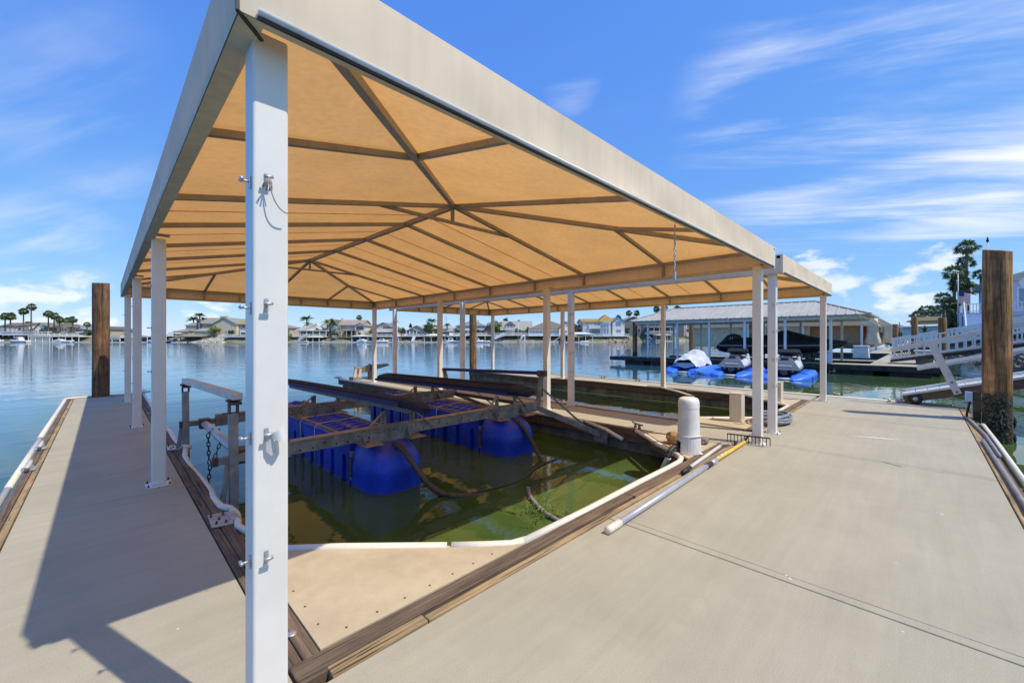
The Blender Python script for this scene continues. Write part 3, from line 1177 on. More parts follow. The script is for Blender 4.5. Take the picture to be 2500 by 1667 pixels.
def canopy(label, x0, x1, y0, y1, zb, h, rise, rafters, posts, group=None, front_rail=True, seed=1):
    zt = zb + h
    w = (x1 - x0) / 2
    xc = (x0 + x1) / 2
    zr = zt + rise
    ya, yb = y0 + w, y1 - w
    root = empty('boat_canopy', (xc, (y0 + y1) / 2, 0), label, 'boat canopy')
    A, B, C, D = Vector((x0, y0, zt)), Vector((x1, y0, zt)), Vector((x1, y1, zt)), Vector((x0, y1, zt))
    E, F = Vector((xc, ya, zr)), Vector((xc, yb, zr))

    # roof cloth: four hip faces as grids that sag a little between the rafters
    rb = MB()
    rb.smooth = True

    def sheet(p00, p10, p11, p01, nu, nv, bays):
        vs, fs = [], []
        for j in range(nv + 1):
            for i in range(nu + 1):
                u, v = i / nu, j / nv
                a = p00.lerp(p10, u)
                b = p01.lerp(p11, u)
                p = a.lerp(b, v)
                sag = 0.018 * abs(math.sin(u * bays * math.pi)) * math.sin(min(1, v * 1.02) * math.pi)
                vs.append((p.x, p.y, p.z + 0.03 - sag))
        for j in range(nv):
            for i in range(nu):
                k = j * (nu + 1) + i
                fs.append((k, k + 1, k + nu + 2, k + nu + 1))
        rb.add(vs, fs)
    bays = len(rafters) + 1
    sheet(A, D, F, E, bays * 6, 8, bays)
    sheet(C, B, E, F, bays * 6, 8, bays)
    sheet(B, A, E, E, 16, 8, 4)
    sheet(D, C, F, F, 16, 8, 4)
    roof = rb.build('roof_cloth', 'canvas', root)
    # valances
    o = 0.0
    rnd = random.Random(seed)
    for nm, p, q, out in (('front', A, B, (0, -1)), ('right', B, C, (1, 0)), ('back', C, D, (0, 1)), ('left', D, A, (-1, 0))):
        vb = MB()
        vb.smooth = True
        n = 40
        vs, fs = [], []
        ph = rnd.uniform(0, 6)
        for i in range(n + 1):
            for j in range(5):
                c = p.lerp(q, i / n)
                v = j / 4
                bow = (0.009 * math.sin(i * 1.1 + ph) + 0.006 * math.sin(i * 2.3 + 1) + 0.008 * math.sin(i * 0.37)) * math.sin(v * math.pi) * (0 < i < n)
                vs.append((c.x + out[0] * bow, c.y + out[1] * bow, lerp(zt + 0.031, zb, v)))
        for i in range(n):
            for j in range(4):
                k = i * 5 + j
                fs.append((k, k + 5, k + 6, k + 1))
        vb.add(vs, fs)
        val = vb.build('valance', 'valance', root)
        # the cloth is turned in round the bottom tube
        i2 = Vector((-out[0], -out[1], 0))
        hp, hq = p.copy(), q.copy()
        hp.z = hq.z = zb
        d = (hq - hp).normalized()
        a, b = hp + d * 0.005, hq - d * 0.005
        hw = 0.034 if nm == 'front' else 0.075
        hb = MB().hexa([a - Vector((0, 0, .002)) + i2 * 0.004, a + i2 * hw, b + i2 * hw, b - Vector((0, 0, .002)) + i2 * 0.004],
                       [a + Vector((0, 0, .045)) + i2 * 0.004, a + i2 * hw + Vector((0, 0, .045)), b + i2 * hw + Vector((0, 0, .045)), b + Vector((0, 0, .045)) + i2 * 0.004])
        hb.build('hem', 'hem', val)
        if nm == 'front' and front_rail:
            rp, rq = hp + Vector((0.05, -0.014, 0.016)), hq + Vector((-0.12, -0.014, 0.016))
            MB().tube(rp, rq, 0.011, 10).build('keder_rail', 'white', val)
            MB().bar(rp + Vector((0, 0.006, -0.017)), rq + Vector((0, 0.006, -0.017)), 0.012, 0.008).build('keder_groove', 'rubber', val)
        # upper eave tube and short studs
        t1, t2 = p + i2 * 0.06 - Vector((0, 0, 0.012)), q + i2 * 0.06 - Vector((0, 0, 0.012))
        MB().bar(t1, t2, 0.05, 0.05).build('eave_tube', 'tube', root)
        if nm in ('left', 'right'):
            st = [0.0] + [(r - y0) / (y1 - y0) for r in ([y0 + w / 2, ya] + rafters + [yb, y1 - w / 2])] + [1.0]
            if nm == 'left':
                st = [1 - s for s in st]
        else:
            st = [0.02, 0.25, 0.5, 0.75, 0.98]
            st = [0.01, 0.13, 0.25, 0.375, 0.5, 0.625, 0.75, 0.87, 0.99]
        for s in st:
            c = p.lerp(q, min(max(s, 0.012), 0.988)) + i2 * 0.06
            MB().bar((c.x, c.y, zb + 0.046), (c.x, c.y, zt - 0.038), 0.04, 0.04).build('stud', 'tube', root)
    # ridge, hips, rafters
    dz = Vector((0, 0, -0.02))
    MB().bar(E + dz, F + dz, 0.06, 0.07).build('ridge_beam', 'tube', root)

    def member(nm, p, q, s=0.05):
        MB().bar(p, q, s, s).build(nm, 'tube', root)
    for c, e in ((A, E), (B, E), (C, F), (D, F)):
        cc = c.lerp(e, 0.012) + dz
        member('hip_rafter', cc, e + dz, 0.055)
        m = c.lerp(e, 0.5) + dz
        ex = Vector((c.x + (0.06 if c.x < xc else -0.06), m.y, zt)) + dz
        ey = Vector((m.x, c.y + (0.06 if c.y < (ya + yb) / 2 else -0.06), zt)) + dz
        member('jack_rafter', m, ex, 0.045)
        member('jack_rafter', m, ey, 0.045)
    member('jack_rafter', E + dz, Vector((xc, y0 + 0.06, zt)) + dz)
    member('jack_rafter', F + dz, Vector((xc, y1 - 0.06, zt)) + dz)
    for y in [ya] + rafters + [yb]:
        for xs in (x0 + 0.06, x1 - 0.06):
            member('rafter', Vector((xc, y, zr)) + dz, Vector((xs, y, zt)) + dz)
    # collar tie and king post under each end of the ridge
    for y in (ya, yb):
        k = 0.34
        zc = zt + rise * (1 - k) - 0.03
        MB().bar((xc - w * k, y + 0.03, zc), (xc + w * k, y + 0.03, zc), 0.04, 0.04).build('collar_tie', 'tube', root)
        MB().bar((xc, y + 0.028, zc + 0.02), (xc, y + 0.028, zr - 0.05), 0.04, 0.04).build('king_post', 'tube', root)
    # sewn seams in the cloth, midway between rafters
    ys = [ya] + rafters + [yb]
    for a, b in zip(ys, ys[1:]):
        y = (a + b) / 2 + 0.1
        for xs in (x0, x1):
            MB().bar((xc + (0.1 if xs > xc else -0.1), y, zr + 0.012 - rise * 0.03), (lerp(xc, xs, 0.97), y, zt + 0.015 + rise * 0.02), 0.02, 0.006).build('seam', 'canvas', roof)
    return root, zt


cn1, zt1 = canopy('large tan cloth hip-roof canopy over the slip with the boat lift', 0.29, 6.80, 1.47, 13.72, 2.50, 0.265, 0.64, [6.03, 7.5, 8.95], [])
PY = [1.58, 5.47, 9.28, 13.08]
near_post = None
for i, y in enumerate(PY):
    p = post(cn1, 0.353 if i == 0 else 0.343, y, 2.54 if i == 0 else 2.515, s=0.110 if i == 0 else 0.112, hooks=(i == 0, True))
    near_post = near_post or p
    post(cn1, [6.53, 6.5, 6.48, 6.46][i], y, 2.515, hooks=(False, False))
    # small strap where the post meets the eave
    for x in (0.343, 6.50):
        if i:
            MB().bar((x + 0.02, y - 0.02, 2.545), (x + 0.13, y - 0.1, 2.53), 0.008, 0.03).build('strap', 'galv', cn1)
MB().bar((0.288, 1.468, 2.496), (0.375, 1.558, 2.494), 0.012, 0.006).build('corner_slit', 'rubber', cn1)
MB().bar((0.286, 1.466, 2.62), (0.288, 1.468, 2.497), 0.008, 0.010).build('corner_slit', 'rubber', cn1)
# torn strip and frayed cord left on the near post
mb = MB()
mb.smooth = True
vs = []
for i in range(7):
    u = i / 6
    for j in range(4):
        v = j / 3
        vs.append((0.393 + 0.046 * u + 0.008 * v, 1.565 - 0.03 * math.sin(u * 2.6) - 0.012 * v, 1.182 + 0.04 * u - 0.045 * v * (0.4 + u * .8) - 0.015 * math.sin(3 * u)))
mb.add(vs, [(i * 4 + j, i * 4 + 4 + j, i * 4 + 5 + j, i * 4 + 1 + j) for i in range(6) for j in range(3)])
mb.add([(0.388, 1.56, 1.177), (0.405, 1.552, 1.172), (0.417, 1.555, 1.117), (0.403, 1.56, 1.10), (0.389, 1.565, 1.117)], [(0, 1, 2, 3, 4)], False)
mb.build('cloth_scrap', 'paint_dull', near_post)
pts = [Vector((0.393, 1.55, 2.035)) + Vector((0.002 + 0.055 * t * t, -0.008 * math.sin(3 * t), -0.105 * math.sin(1.5 * t))) for t in [k / 10 for k in range(11)]]
mb = MB()
mb.path(pts, 0.0022, 5)
for k in range(8):
    a = random.uniform(-2.6, -0.2)
    mb.path([(0.393, 1.55, 2.04), (0.393 + 0.015 * math.cos(a), 1.545, 2.034 + 0.012 * math.sin(a)), (0.393 + 0.022 * math.cos(a * 1.1), 1.55, 2.02 + 0.026 * math.sin(a))], 0.0018, 4)
mb.build('frayed_cord', 'tube', near_post)

cn2, zt2 = canopy('tan cloth hip-roof canopy over the empty second slip', 7.36, 12.26, 1.49, 13.7, 2.50, 0.26, 0.5, [5.4, 6.85, 8.3, 9.75], [], seed=4)
for i, y in enumerate(PY):
    post(cn2, [7.44, 7.34, 7.26, 7.22][i], y + (0.02 if i == 0 else 0), 2.515, hooks=(True, True))
    post(cn2, [12.07, 11.97, 11.92, 11.9][i], y, 2.515, hooks=(False, False))

# a short length of chain and cord hanging from the eave of the first canopy
mb = MB()
mb.path([(3.63, 1.56, 2.52), (3.63, 1.56, 2.44), (3.632, 1.562, 2.40)], 0.006, 6)
for k in range(12):
    z = 2.39 - k * 0.024
    x = 3.632 + 0.004 * math.sin(k)
    pts = [(x + (0.008 * math.cos(t) if k % 2 else 0), 1.562 + (0 if k % 2 else 0.008 * math.cos(t)), z + 0.016 * math.sin(t)) for t in [i * math.pi / 4 for i in range(8)]]
    mb.path(pts, 0.0035, 5, closed=True)
mb.box(3.61, 1.552, 2.02, 3.642, 1.572, 2.10)
tag(mb.build('hanging_chain', 'galv'), 'short chain and clip dangling from the canopy eave near the second slip', 'chain')

# ---------------------------------------------------------------- boat lift in the first slip
lift = empty('boat_lift', (3.2, 6.2, WATER), 'floating boat lift with two blue pontoons and dark padded bunks in the near slip', 'boat lift')


def pontoon(x0, x1, y0, y1, ztop):
    """row of moulded tanks: rounded bow cap, arched pockets along the foot of the sides"""
    w = x1 - x0
    body = MB()
    zb = WATER - 0.25
    yb = y0 + 0.62
    # sides as a strip of panels with arched pockets cut back at the foot
    npk = int((y1 - yb) / 0.36)
    step = (y1 - yb) / npk
    rr = 0.05
    for side in (0, 1):
        x = x0 if side == 0 else x1
        ins = 0.07 if side == 0 else -0.07
        for k in range(npk):
            a = yb + k * step
            p0, p1 = a + step * 0.30, a + step * 0.62
            pz = WATER + 0.30
            body.box(x, a, zb, x + ins, p0, ztop - rr)
            body.box(x, p1, zb, x + ins, a + step, ztop - rr)
            # the arch over the pocket
            m = 8
            arc = [(lerp(p0, p1, i / m), pz + (0.07 * math.sqrt(max(0, 1 - (2 * i / m - 1) ** 2)))) for i in range(m + 1)]
            for (ya, za), (yb_, zb_) in zip(arc, arc[1:]):
                body.hexa([(x, ya, za), (x + ins, ya, za), (x + ins, yb_, zb_), (x, yb_, zb_)], [(x, ya, ztop - rr), (x + ins, ya, ztop - rr), (x + ins, yb_, ztop - rr), (x, yb_, ztop - rr)])
    body.box(x0 + 0.068, yb + 0.002, zb, x1 - 0.068, y1 - 0.002, ztop - rr - 0.002)
    # rounded shoulders
    ring = [(x0, ztop - rr), (x0 + 0.015, ztop - 0.015), (x0 + rr, ztop), (x1 - rr, ztop), (x1 - 0.015, ztop - 0.015), (x1, ztop - rr)]
    body.loft([[(x, yb, z) for x, z in ring], [(x, y1, z) for x, z in ring]])
    p = body.build('pontoon', 'float_blue', lift)
    # foot flange
    fl = MB()
    for x, d in ((x0, -0.012), (x1, 0.012)):
        for k in range(npk):
            a = yb + k * step
            fl.box(x + d, a - step * 0.38 if k else a, WATER - 0.05, x + d * -0.5, a + step * 0.30, WATER + 0.035)
    fl.build('foot_flange', 'float_blue', p)
    # lid bars and lashing straps
    MB().box(x0 + 0.03, yb, ztop + 0.001, x0 + 0.065, y1, ztop + 0.02).build('lid_bar', 'dusty', p)
    MB().box(x1 - 0.065, yb, ztop + 0.001, x1 - 0.03, y1, ztop + 0.02).build('lid_bar', 'dusty', p)
    rib = MB()
    for k in range(npk * 2):
        a = yb + (k + 0.5) * step / 2
        rib.smooth = True
        for xa, xb in ((0.16, 0.42), (0.54, 0.86)):
            A, B = x0 + w * xa, x0 + w * xb
            rib.path([(A, a, ztop - 0.012), (lerp(A, B, .5), a + 0.02, ztop + 0.012), (B, a + 0.02, ztop - 0.012)], 0.028, 6)
    rib.build('lid_rib', 'float_blue', p)
    for k in range(3):
        a = yb + 1.2 + 0.62 * k
        MB().path([(x0 - 0.012, a, WATER + 0.05), (x0 - 0.012, a, ztop - 0.03), (x0 + 0.03, a, ztop + 0.03), (x1 - 0.03, a + 0.1, ztop + 0.03), (x1 + 0.012, a + 0.1, ztop - 0.03)], 0.006, 5).build('lashing', 'paint_dull', p)
    # domed bow cap: a tank with a vertical lower half and a rounded top
    cap = MB()
    secs = []
    ring_n = 40
    xc = (x0 + x1) / 2
    for z, k in ((zb, 0.985), (WATER - 0.02, 0.99), (WATER + 0.015, 1.01), (WATER + 0.04, 0.985), (WATER + 0.2, 1.0), (WATER + 0.29, 1.005), (WATER + 0.31, 0.985),
                 (WATER + 0.40, 0.95), (ztop - 0.1, 0.86), (ztop - 0.03, 0.7), (ztop + 0.015, 0.45), (ztop + 0.03, 0.12)):
        ring = []
        L_, Y0 = 0.62, yb - 0.05
        for j in range(ring_n):
            t = 2 * math.pi * j / ring_n
            c, s_ = math.cos(t), math.sin(t)
            e = 0.42
            rx = math.copysign(abs(c) ** e, c) * w / 2 * k
            ry = math.copysign(abs(s_) ** (0.55 if s_ < 0 else 0.25), s_)
            y = Y0 + (ry * (L_ - 0.02) * (k if z > WATER + .3 else 1) if ry < 0 else ry * 0.04)
            ring.append((xc + rx, y, z))
        secs.append(ring)
    cap.loft(secs)
    c = cap.build('bow_cap', 'float_blue', p)
    MB().box(x0 - 0.004, yb - 0.045, WATER + 0.08, x0 + 0.03, yb - 0.005, ztop - 0.14).build('joint_bracket', 'steel', p)
    MB().box(x0 - 0.012, yb - 0.06, WATER + 0.13, x0 - 0.003, yb + 0.01, ztop - 0.2).build('joint_bolt', 'dark_brown', p)
    # hose socket on the cap
    MB().box(xc - 0.11, y0 + 0.19, WATER + 0.41, xc + 0.05, y0 + 0.3, WATER + 0.432).build('hose_socket', 'dusty', p)
    return p


pontoon(2.22, 2.96, 4.52, 9.0, 0.20)
pontoon(4.37, 5.11, 4.52, 9.0, 0.20)


def hole_strip(parent, pts, m='black', r=0.011, axis=(0, 1, 0)):
    hb = MB()
    a = Vector(axis)
    for p in pts:
        hb.lathe(p, [(r, -0.001), (r, 0.0015)], 8, ax=-a)
    return tag(hb.build('bolt_hole', m, parent), kind='stuff')


def lift_beam(y):
    b = MB().box(1.18, y - 0.035, 0.25, 5.46, y + 0.035, 0.385).build('cross_beam', 'steel', lift, bevel=0.004)
    MB().box(1.22, y - 0.05, 0.386, 5.1, y + 0.05, 0.40).build('dust_ledge', 'dusty', b)
    hole_strip(b, [(1.25 + 0.13 * k, y - 0.036, 0.285 + 0.04 * (k % 3 == 1)) for k in range(31)])
    MB().box(0.74, y - 0.026, 0.275, 1.24, y + 0.026, 0.345).build('beam_extension', 'steel', b, bevel=0.004)
    MB().box(0.735, y - 0.032, 0.268, 0.78, y + 0.032, 0.352).build('end_cap', 'dark_brown', b)
    MB().box(1.14, y - 0.045, 0.235, 1.42, y + 0.045, 0.40).build('sleeve', 'steel', b, bevel=0.004)
    MB().box(5.04, y - 0.055, 0.225, 5.38, y + 0.055, 0.245).build('clamp', 'steel', b, bevel=0.004)
    # saddle plates over the pontoons
    for xa, xb in ((2.2, 2.98), (4.35, 5.13)):
        s = MB().box(xa + 0.1, y - 0.046, 0.20, xb - 0.1, y - 0.0365, 0.40).build('saddle_plate', 'steel', b)
        for q in (xa - 0.02, xb - 0.2):
            MB().box(q, y - 0.21, 0.212, q + 0.22, y + 0.17, 0.224).build('saddle_flange', 'dusty', b)
            MB().extrude([(q + 0.02, y - 0.05, 0.225), (q + 0.02, y - 0.05, 0.34), (q + 0.02, y - 0.17, 0.225)], (0.008, 0, 0)).build('rib', 'steel', b)
    return b


beams = [lift_beam(4.8), lift_beam(7.2)]


def bunk(x, ya, yb, za, zb, lean):
    """long padded timber, carpet on top, rounded ends, leaning inward"""
    p0, p1 = Vector((x, ya, za)), Vector((x, yb, zb))
    d = (p1 - p0).normalized()
    side = Vector((math.cos(lean), 0, math.sin(lean)))
    up = d.cross(side) * -1
    if up.z < 0:
        up = -up
    w, h = 0.15, 0.055

    def sec(p, k=1.0, drop=0.0):
        pts = [(-w, -h), (w, -h), (w, h * 0.5), (w - 0.05, h), (-w + 0.05, h), (-w, h * 0.5)]
        return [p + side * a * k + up * (b * k - drop) for a, b in pts]
    mb = MB()
    mb.loft([sec(p0 - d * 0.03, 0.55, 0.06), sec(p0 + d * 0.10, 0.9, 0.02), sec(p0 + d * 0.34), sec(p1 - d * 0.2), sec(p1 - d * 0.02, 0.95)], smooth=False)
    b = mb.build('bunk', 'bunk', lift, bevel=0.012)
    MB().loft([sec(p0 + d * 0.36, 0.66, -0.0205), sec(p1 - d * 0.3, 0.66, -0.0205)], smooth=False).build('carpet', 'bunk_top', b)
    # side strip that runs on past the bunk, and fixing plates under it
    MB().bar(p0 - side * (w + 0.012) - up * 0.035 + d * 0.3, p1 - side * (w + 0.012) - up * 0.035 + d * 0.06, 0.022, 0.05).build('edge_strip', 'navy', b)
    MB().bar(p0 - up * 0.085 + d * 0.25, p1 - up * 0.085 - d * 0.15, 0.12, 0.05).build('bearer', 'steel', b)
    for beam, y in zip(beams, (4.8, 7.2)):
        t = (y - ya) / (yb - ya)
        zz = lerp(za, zb, t) - 0.11
        for dx in (-0.24, 0.17):
            st = MB().box(x + dx, y - 0.044, 0.30, x + dx + 0.075, y - 0.036, zz).build('bunk_upright', 'steel', beam)
            MB().box(x + dx + 0.064, y - 0.046, 0.40, x + dx + 0.075, y + 0.03, zz).build('upright_flange', 'steel', beam)
            hole_strip(beam, [(x + dx + 0.032, y - 0.045, 0.44 + 0.035 * k) for k in range(6) if 0.44 + 0.035 * k < zz - 0.02], r=0.010)
            sgn = -1 if dx < 0 else 1
            ba, bc = (x + dx + 0.03, y - 0.052, zz - 0.01), (x + dx + 0.03 + sgn * 0.27, y - 0.052, 0.335)
            MB().bar(ba, bc, 0.014, 0.035, up=(0, 1, 0)).build('brace', 'steel', beam)
        MB().box(x - 0.3, y - 0.05, 0.30, x + 0.31, y - 0.0455, 0.375).build('foot_plate', 'steel', beam)
        hole_strip(beam, [(x - 0.26 + 0.065 * k, y - 0.0505, 0.335) for k in range(9)], r=0.009)


bunk(2.68, 4.15, 9.0, 0.705, 0.62, -0.20)
bunk(4.62, 4.25, 8.9, 0.70, 0.615, 0.20)

# left guide frame: rail on two legs, tube and chain
g = MB().bar((0.925, 4.72, 0.93), (0.81, 7.25, 0.905), 0.09, 0.07).build('guide_rail', 'galv', lift, bevel=0.006)
for (xt, y, zt) in ((0.918, 4.8, 0.90), (0.815, 7.2, 0.87)):
    MB().bar((xt - 0.015, y, 0.76), (xt - 0.0, y, -0.9), 0.075, 0.075, up=(0, 1, 0)).build('guide_leg', 'galv_dull', lift, bevel=0.005)
    for dx in (-0.034, 0.034):
        MB().box(xt - 0.012 + dx - 0.008, y - 0.036, 0.755, xt - 0.012 + dx + 0.008, y + 0.036, zt).build('guide_lug', 'dark_brown', g)
    MB().box(xt - 0.05, y - 0.06, zt - 0.055, xt + 0.05, y + 0.06, zt - 0.028).build('guide_cap', 'dark_brown', g)
    MB().tube((xt - 0.075, y, zt - 0.012), (xt + 0.06, y, zt - 0.012), 0.012, 8).build('guide_pin', 'rust', g)
    MB().bar((xt - 0.055, y, 0.27), (xt - 0.16, y + 0.02, -0.6), 0.05, 0.02, up=(0, 1, 0)).build('guide_stay', 'galv_dull', lift)
tb = MB().tube((1.0, 4.84, 0.30), (0.995, 7.17, 0.31), 0.048, 12).build('spacer_tube', 'galv', lift)
MB().box(0.94, 4.84, 0.235, 1.13, 5.02, 0.375).build('tube_clamp', 'dark_brown', tb)
MB().box(0.94, 7.02, 0.245, 1.06, 7.16, 0.375).build('tube_clamp', 'dark_brown', tb)
ch = MB()


def chain(ch, pts, pitch=0.05, r=0.0065):
    tot = 0
    for a, b in zip(pts, pts[1:]):
        a, b = Vector(a), Vector(b)
        n = max(1, int((b - a).length / pitch))
        d = (b - a).normalized()
        s1 = d.cross(Vector((0.3, 1, 0.1))).normalized()
        s2 = d.cross(s1)
        for i in range(n):
            c = a.lerp(b, (i + .5) / n)
            s = s1 if tot % 2 else s2
            tot += 1
            ch.path([c + d * (pitch * 0.72 * math.sin(t)) + s * (0.017 * math.cos(t)) for t in [j * math.pi / 4 for j in range(8)]], r, 5, closed=True)


y = 6.35
chain(ch, [(0.99, y, 0.36), (0.93, y - 0.01, 0.30), (0.935, y - 0.03, -0.02), (0.945, y - 0.04, -0.10)])
chain(ch, [(1.045, y, 0.34), (1.05, y - 0.02, 0.15), (0.99, y - 0.03, -0.02), (0.945, y - 0.04, -0.10), (0.92, y - 0.06, -0.42), (0.9, y - 0.12, -0.52)])
ch.build('chain', 'rubber', lift)

# right guide frame and the struts that hold the lift to the middle finger
rg = MB().bar((5.46, 4.68, 0.885), (5.42, 7.62, 0.80), 0.07, 0.06).build('guide_rail', 'navy', lift, bevel=0.01)
MB().bar((5.455, 4.72, 0.875), (5.44, 4.80, 0.26), 0.06, 0.07, up=(1, 0, 0)).build('guide_leg', 'steel', lift)
MB().bar((5.42, 7.58, 0.79), (5.42, 7.35, 0.22), 0.06, 0.07, up=(1, 0, 0)).build('guide_leg', 'steel', lift)
MB().box(5.405, 4.63, 0.83, 5.505, 4.79, 0.93).build('guide_cap', 'dark_brown', rg)
MB().bar((5.42, 4.78, 0.27), (6.10, 3.93, -0.17), 0.05, 0.09).build('anchor_strut', 'steel', lift)
MB().bar((5.46, 4.72, 0.62), (6.10, 4.28, -0.06), 0.02, 0.035).build('stay_rod', 'steel', lift)
MB().bar((5.42, 4.86, 0.30), (5.42, 7.15, 0.30), 0.05, 0.06).build('side_beam', 'dark_brown', lift)
MB().bar((5.44, 7.15, 0.28), (6.10, 6.1, -0.15), 0.04, 0.07).build('anchor_strut', 'steel', lift)
MB().bar((5.43, 6.9, 0.58), (6.08, 6.35, -0.1), 0.02, 0.03).build('stay_rod', 'galv', lift)
MB().box(6.098, 3.80, -0.30, 6.135, 4.06, -0.03).build('anchor_plate', 'steel', lift)
MB().box(6.098, 5.98, -0.30, 6.135, 6.22, -0.03).build('anchor_plate', 'steel', lift)

# air hoses from the caps


def smooth(pts, n=6):
    pts = [Vector(p) for p in pts]
    out = []
    for i in range(len(pts) - 1):
        p0, p1, p2, p3 = pts[max(i - 1, 0)], pts[i], pts[i + 1], pts[min(i + 2, len(pts) - 1)]
        for k in range(n):
            t = k / n
            out.append(0.5 * ((2 * p1) + (p2 - p0) * t + (2 * p0 - 5 * p1 + 4 * p2 - p3) * t * t + (3 * p1 - p0 - 3 * p2 + p3) * t ** 3))
    out.append(pts[-1])
    return out


MB().path(smooth([(2.60, 4.80, 0.06), (2.58, 4.66, 0.17), (2.6, 4.5, 0.13), (2.66, 4.36, -0.02), (2.73, 4.22, -0.2), (2.84, 4.05, -0.345), (2.98, 3.88, -0.375), (3.2, 3.75, -0.40), (3.4, 3.72, -0.46)]), 0.036, 10).build('air_hose', 'dark_brown', lift)
MB().path(smooth([(4.74, 4.80, 0.06), (4.72, 4.68, 0.17), (4.76, 4.52, 0.08), (4.82, 4.42, -0.1), (4.78, 4.2, -0.3), (4.68, 4.0, -0.42), (4.6, 3.9, -0.5)]), 0.034, 10).build('air_hose', 'dark_brown', lift)

# hinge plates of the lift on the left finger
for y in (4.07, 7.2):
    hp = empty('hinge_plate', (0.66, y, 0.01), 'galvanised hinge plate screwed to the left timber, ' + ('nearer the camera post' if y < 5 else 'beside the second post'), 'hinge plate', 'hinge plates on the left finger')
    MB().prism([(0.60, y - 0.14), (0.74, y - 0.17), (0.755, y + 0.13), (0.615, y + 0.16)], 0.009, 0.016).build('plate', 'galv', hp, bevel=0.001)
    MB().box(0.735, y - 0.1, -0.12, 0.80, y + 0.08, 0.03).build('bracket', 'galv', hp, bevel=0.006)
    for dx, dy in ((0.63, 0.1), (0.67, 0.0), (0.70, -0.1), (0.71, 0.08), (0.64, -0.08)):
        place(BOLT, 'bolt', hp, (dx, y + dy, 0.012))
jb = empty('corner_bracket', (0.77, 3.3, -0.05), 'grey bracket wrapping the loose end of the rail beside the near post', 'bracket')
MB().hexa([(0.70, 3.12, -0.2), (0.80, 3.10, -0.2), (0.84, 3.42, -0.2), (0.74, 3.44, -0.2)], [(0.70, 3.12, 0.0), (0.80, 3.10, -0.02), (0.845, 3.44, 0.02), (0.75, 3.46, 0.03)]).build('sleeve', 'galv', jb, bevel=0.01)
MB().box(0.71, 3.05, -0.1, 0.775, 3.2, 0.035).build('strap', 'galv', jb, bevel=0.008)

# ---------------------------------------------------------------- things on the docks
# white control pedestal
ped = empty('lift_pedestal', (5.42, 2.13, 0.014), 'white moulded plastic lift-motor housing on the corner of the near slip', 'pedestal')


def oval(cx, cy, z, rx, ry, n=28, rot=0.35):
    out = []
    for j in range(n):
        t = 2 * math.pi * j / n
        a, b = rx * math.cos(t), ry * math.sin(t)
        out.append((cx + a * math.cos(rot) - b * math.sin(rot), cy + a * math.sin(rot) + b * math.cos(rot), z))
    return out


cx, cy = 5.43, 2.15
mb = MB()
mb.loft([oval(cx, cy, z, rx, ry) for z, rx, ry in ((0.19, .168, .142), (0.22, .162, .137), (0.4, .158, .133), (0.6, .152, .127))], caps=False)
mb.build('housing', 'white', ped)
MB().loft([oval(cx, cy, z, rx, ry) for z, rx, ry in ((0.597, .156, .131), (0.66, .155, .13), (0.69, .15, .125), (0.712, .138, .113), (0.722, .11, .09), (0.727, .05, .04))]).build('cap', 'white', ped)
# skirt with a cable opening on the water side
mb = MB()
lo, hi = oval(cx, cy, 0.014, .18, .153), oval(cx, cy, 0.215, .171, .145)
n = len(lo)
for j in range(n):
    k = (j + 1) % n
    mid = Vector(lo[j]).lerp(Vector(lo[k]), .5)
    ang = math.degrees(math.atan2(mid.y - cy, mid.x - cx)) % 360
    if 120 < ang < 170:
        a = Vector(lo[j]).lerp(Vector(hi[j]), .74)
        b = Vector(lo[k]).lerp(Vector(hi[k]), .74)
        mb.quad(a, b, hi[k], hi[j])
    else:
        mb.quad(lo[j], lo[k], hi[k], hi[j])
mb.build('skirt', 'white', ped)
MB().path([(p[0], p[1], p[2] + 0.0 - 0.03 * math.sin(2 * math.pi * i / n + 1.0)) for i, p in enumerate(oval(cx, cy, 0.215, .172, .146))], 0.007, 6, closed=True).build('lip', 'white', ped)
for a in (-1.7, -0.6, 2.2):
    x, y = cx + 0.19 * math.cos(a), cy + 0.165 * math.sin(a)
    MB().box(x - 0.03, y - 0.02, 0.0135, x + 0.03, y + 0.02, 0.026).build('foot_lug', 'white', ped, bevel=0.004)
MB().path(smooth([(5.40, 2.20, 0.10), (5.27, 2.245, 0.10), (5.15, 2.27, 0.06), (5.08, 2.28, -0.02)]), 0.033, 10).build('cable_boot', 'rubber', ped)

wh = MB().path(smooth([(5.09, 2.27, -0.02), (5.10, 2.31, -0.10), (5.16, 2.38, -0.22), (5.22, 2.42, -0.34), (5.28, 2.45, -0.5)]), 0.034, 10).build('white_hose', 'vinyl')
tag(wh, 'ribbed off-white hose dropping from the pedestal into the water', 'hose')
tie = MB()
tie.path(smooth([(5.12, 2.25, 0.05), (5.02, 2.32, 0.10), (4.98, 2.42, 0.13), (5.06, 2.46, 0.15), (5.2, 2.38, 0.14), (5.22, 2.28, 0.09)]), 0.006, 6)
tie.path(smooth([(5.12, 2.25, 0.03), (5.12, 2.24, -0.12), (5.16, 2.26, -0.25)]), 0.005, 6)
tag(tie.build('cable_loop', 'rubber'), 'thin black cable looped beside the white pedestal', 'cable')


def rock(name, c, r, m, label, cat='rock', sq=(1, 1, .7), seed=1):
    rnd = random.Random(seed)
    bm = bmesh.new()
    bmesh.ops.create_icosphere(bm, subdivisions=2, radius=r)
    for v in bm.verts:
        v.co *= 1 + rnd.uniform(-.18, .18)
        v.co.x *= sq[0]
        v.co.y *= sq[1]
        v.co.z *= sq[2]
    zmin = min(v.co.z for v in bm.verts)
    me = bpy.data.meshes.new(name)
    bm.to_mesh(me)
    bm.free()
    me.materials.append(M[m])
    o = bpy.data.objects.new(name, me)
    COL.objects.link(o)
    o.location = (c[0], c[1], c[2] - zmin * 0.92)
    if label:
        tag(o, label, cat)
    return o


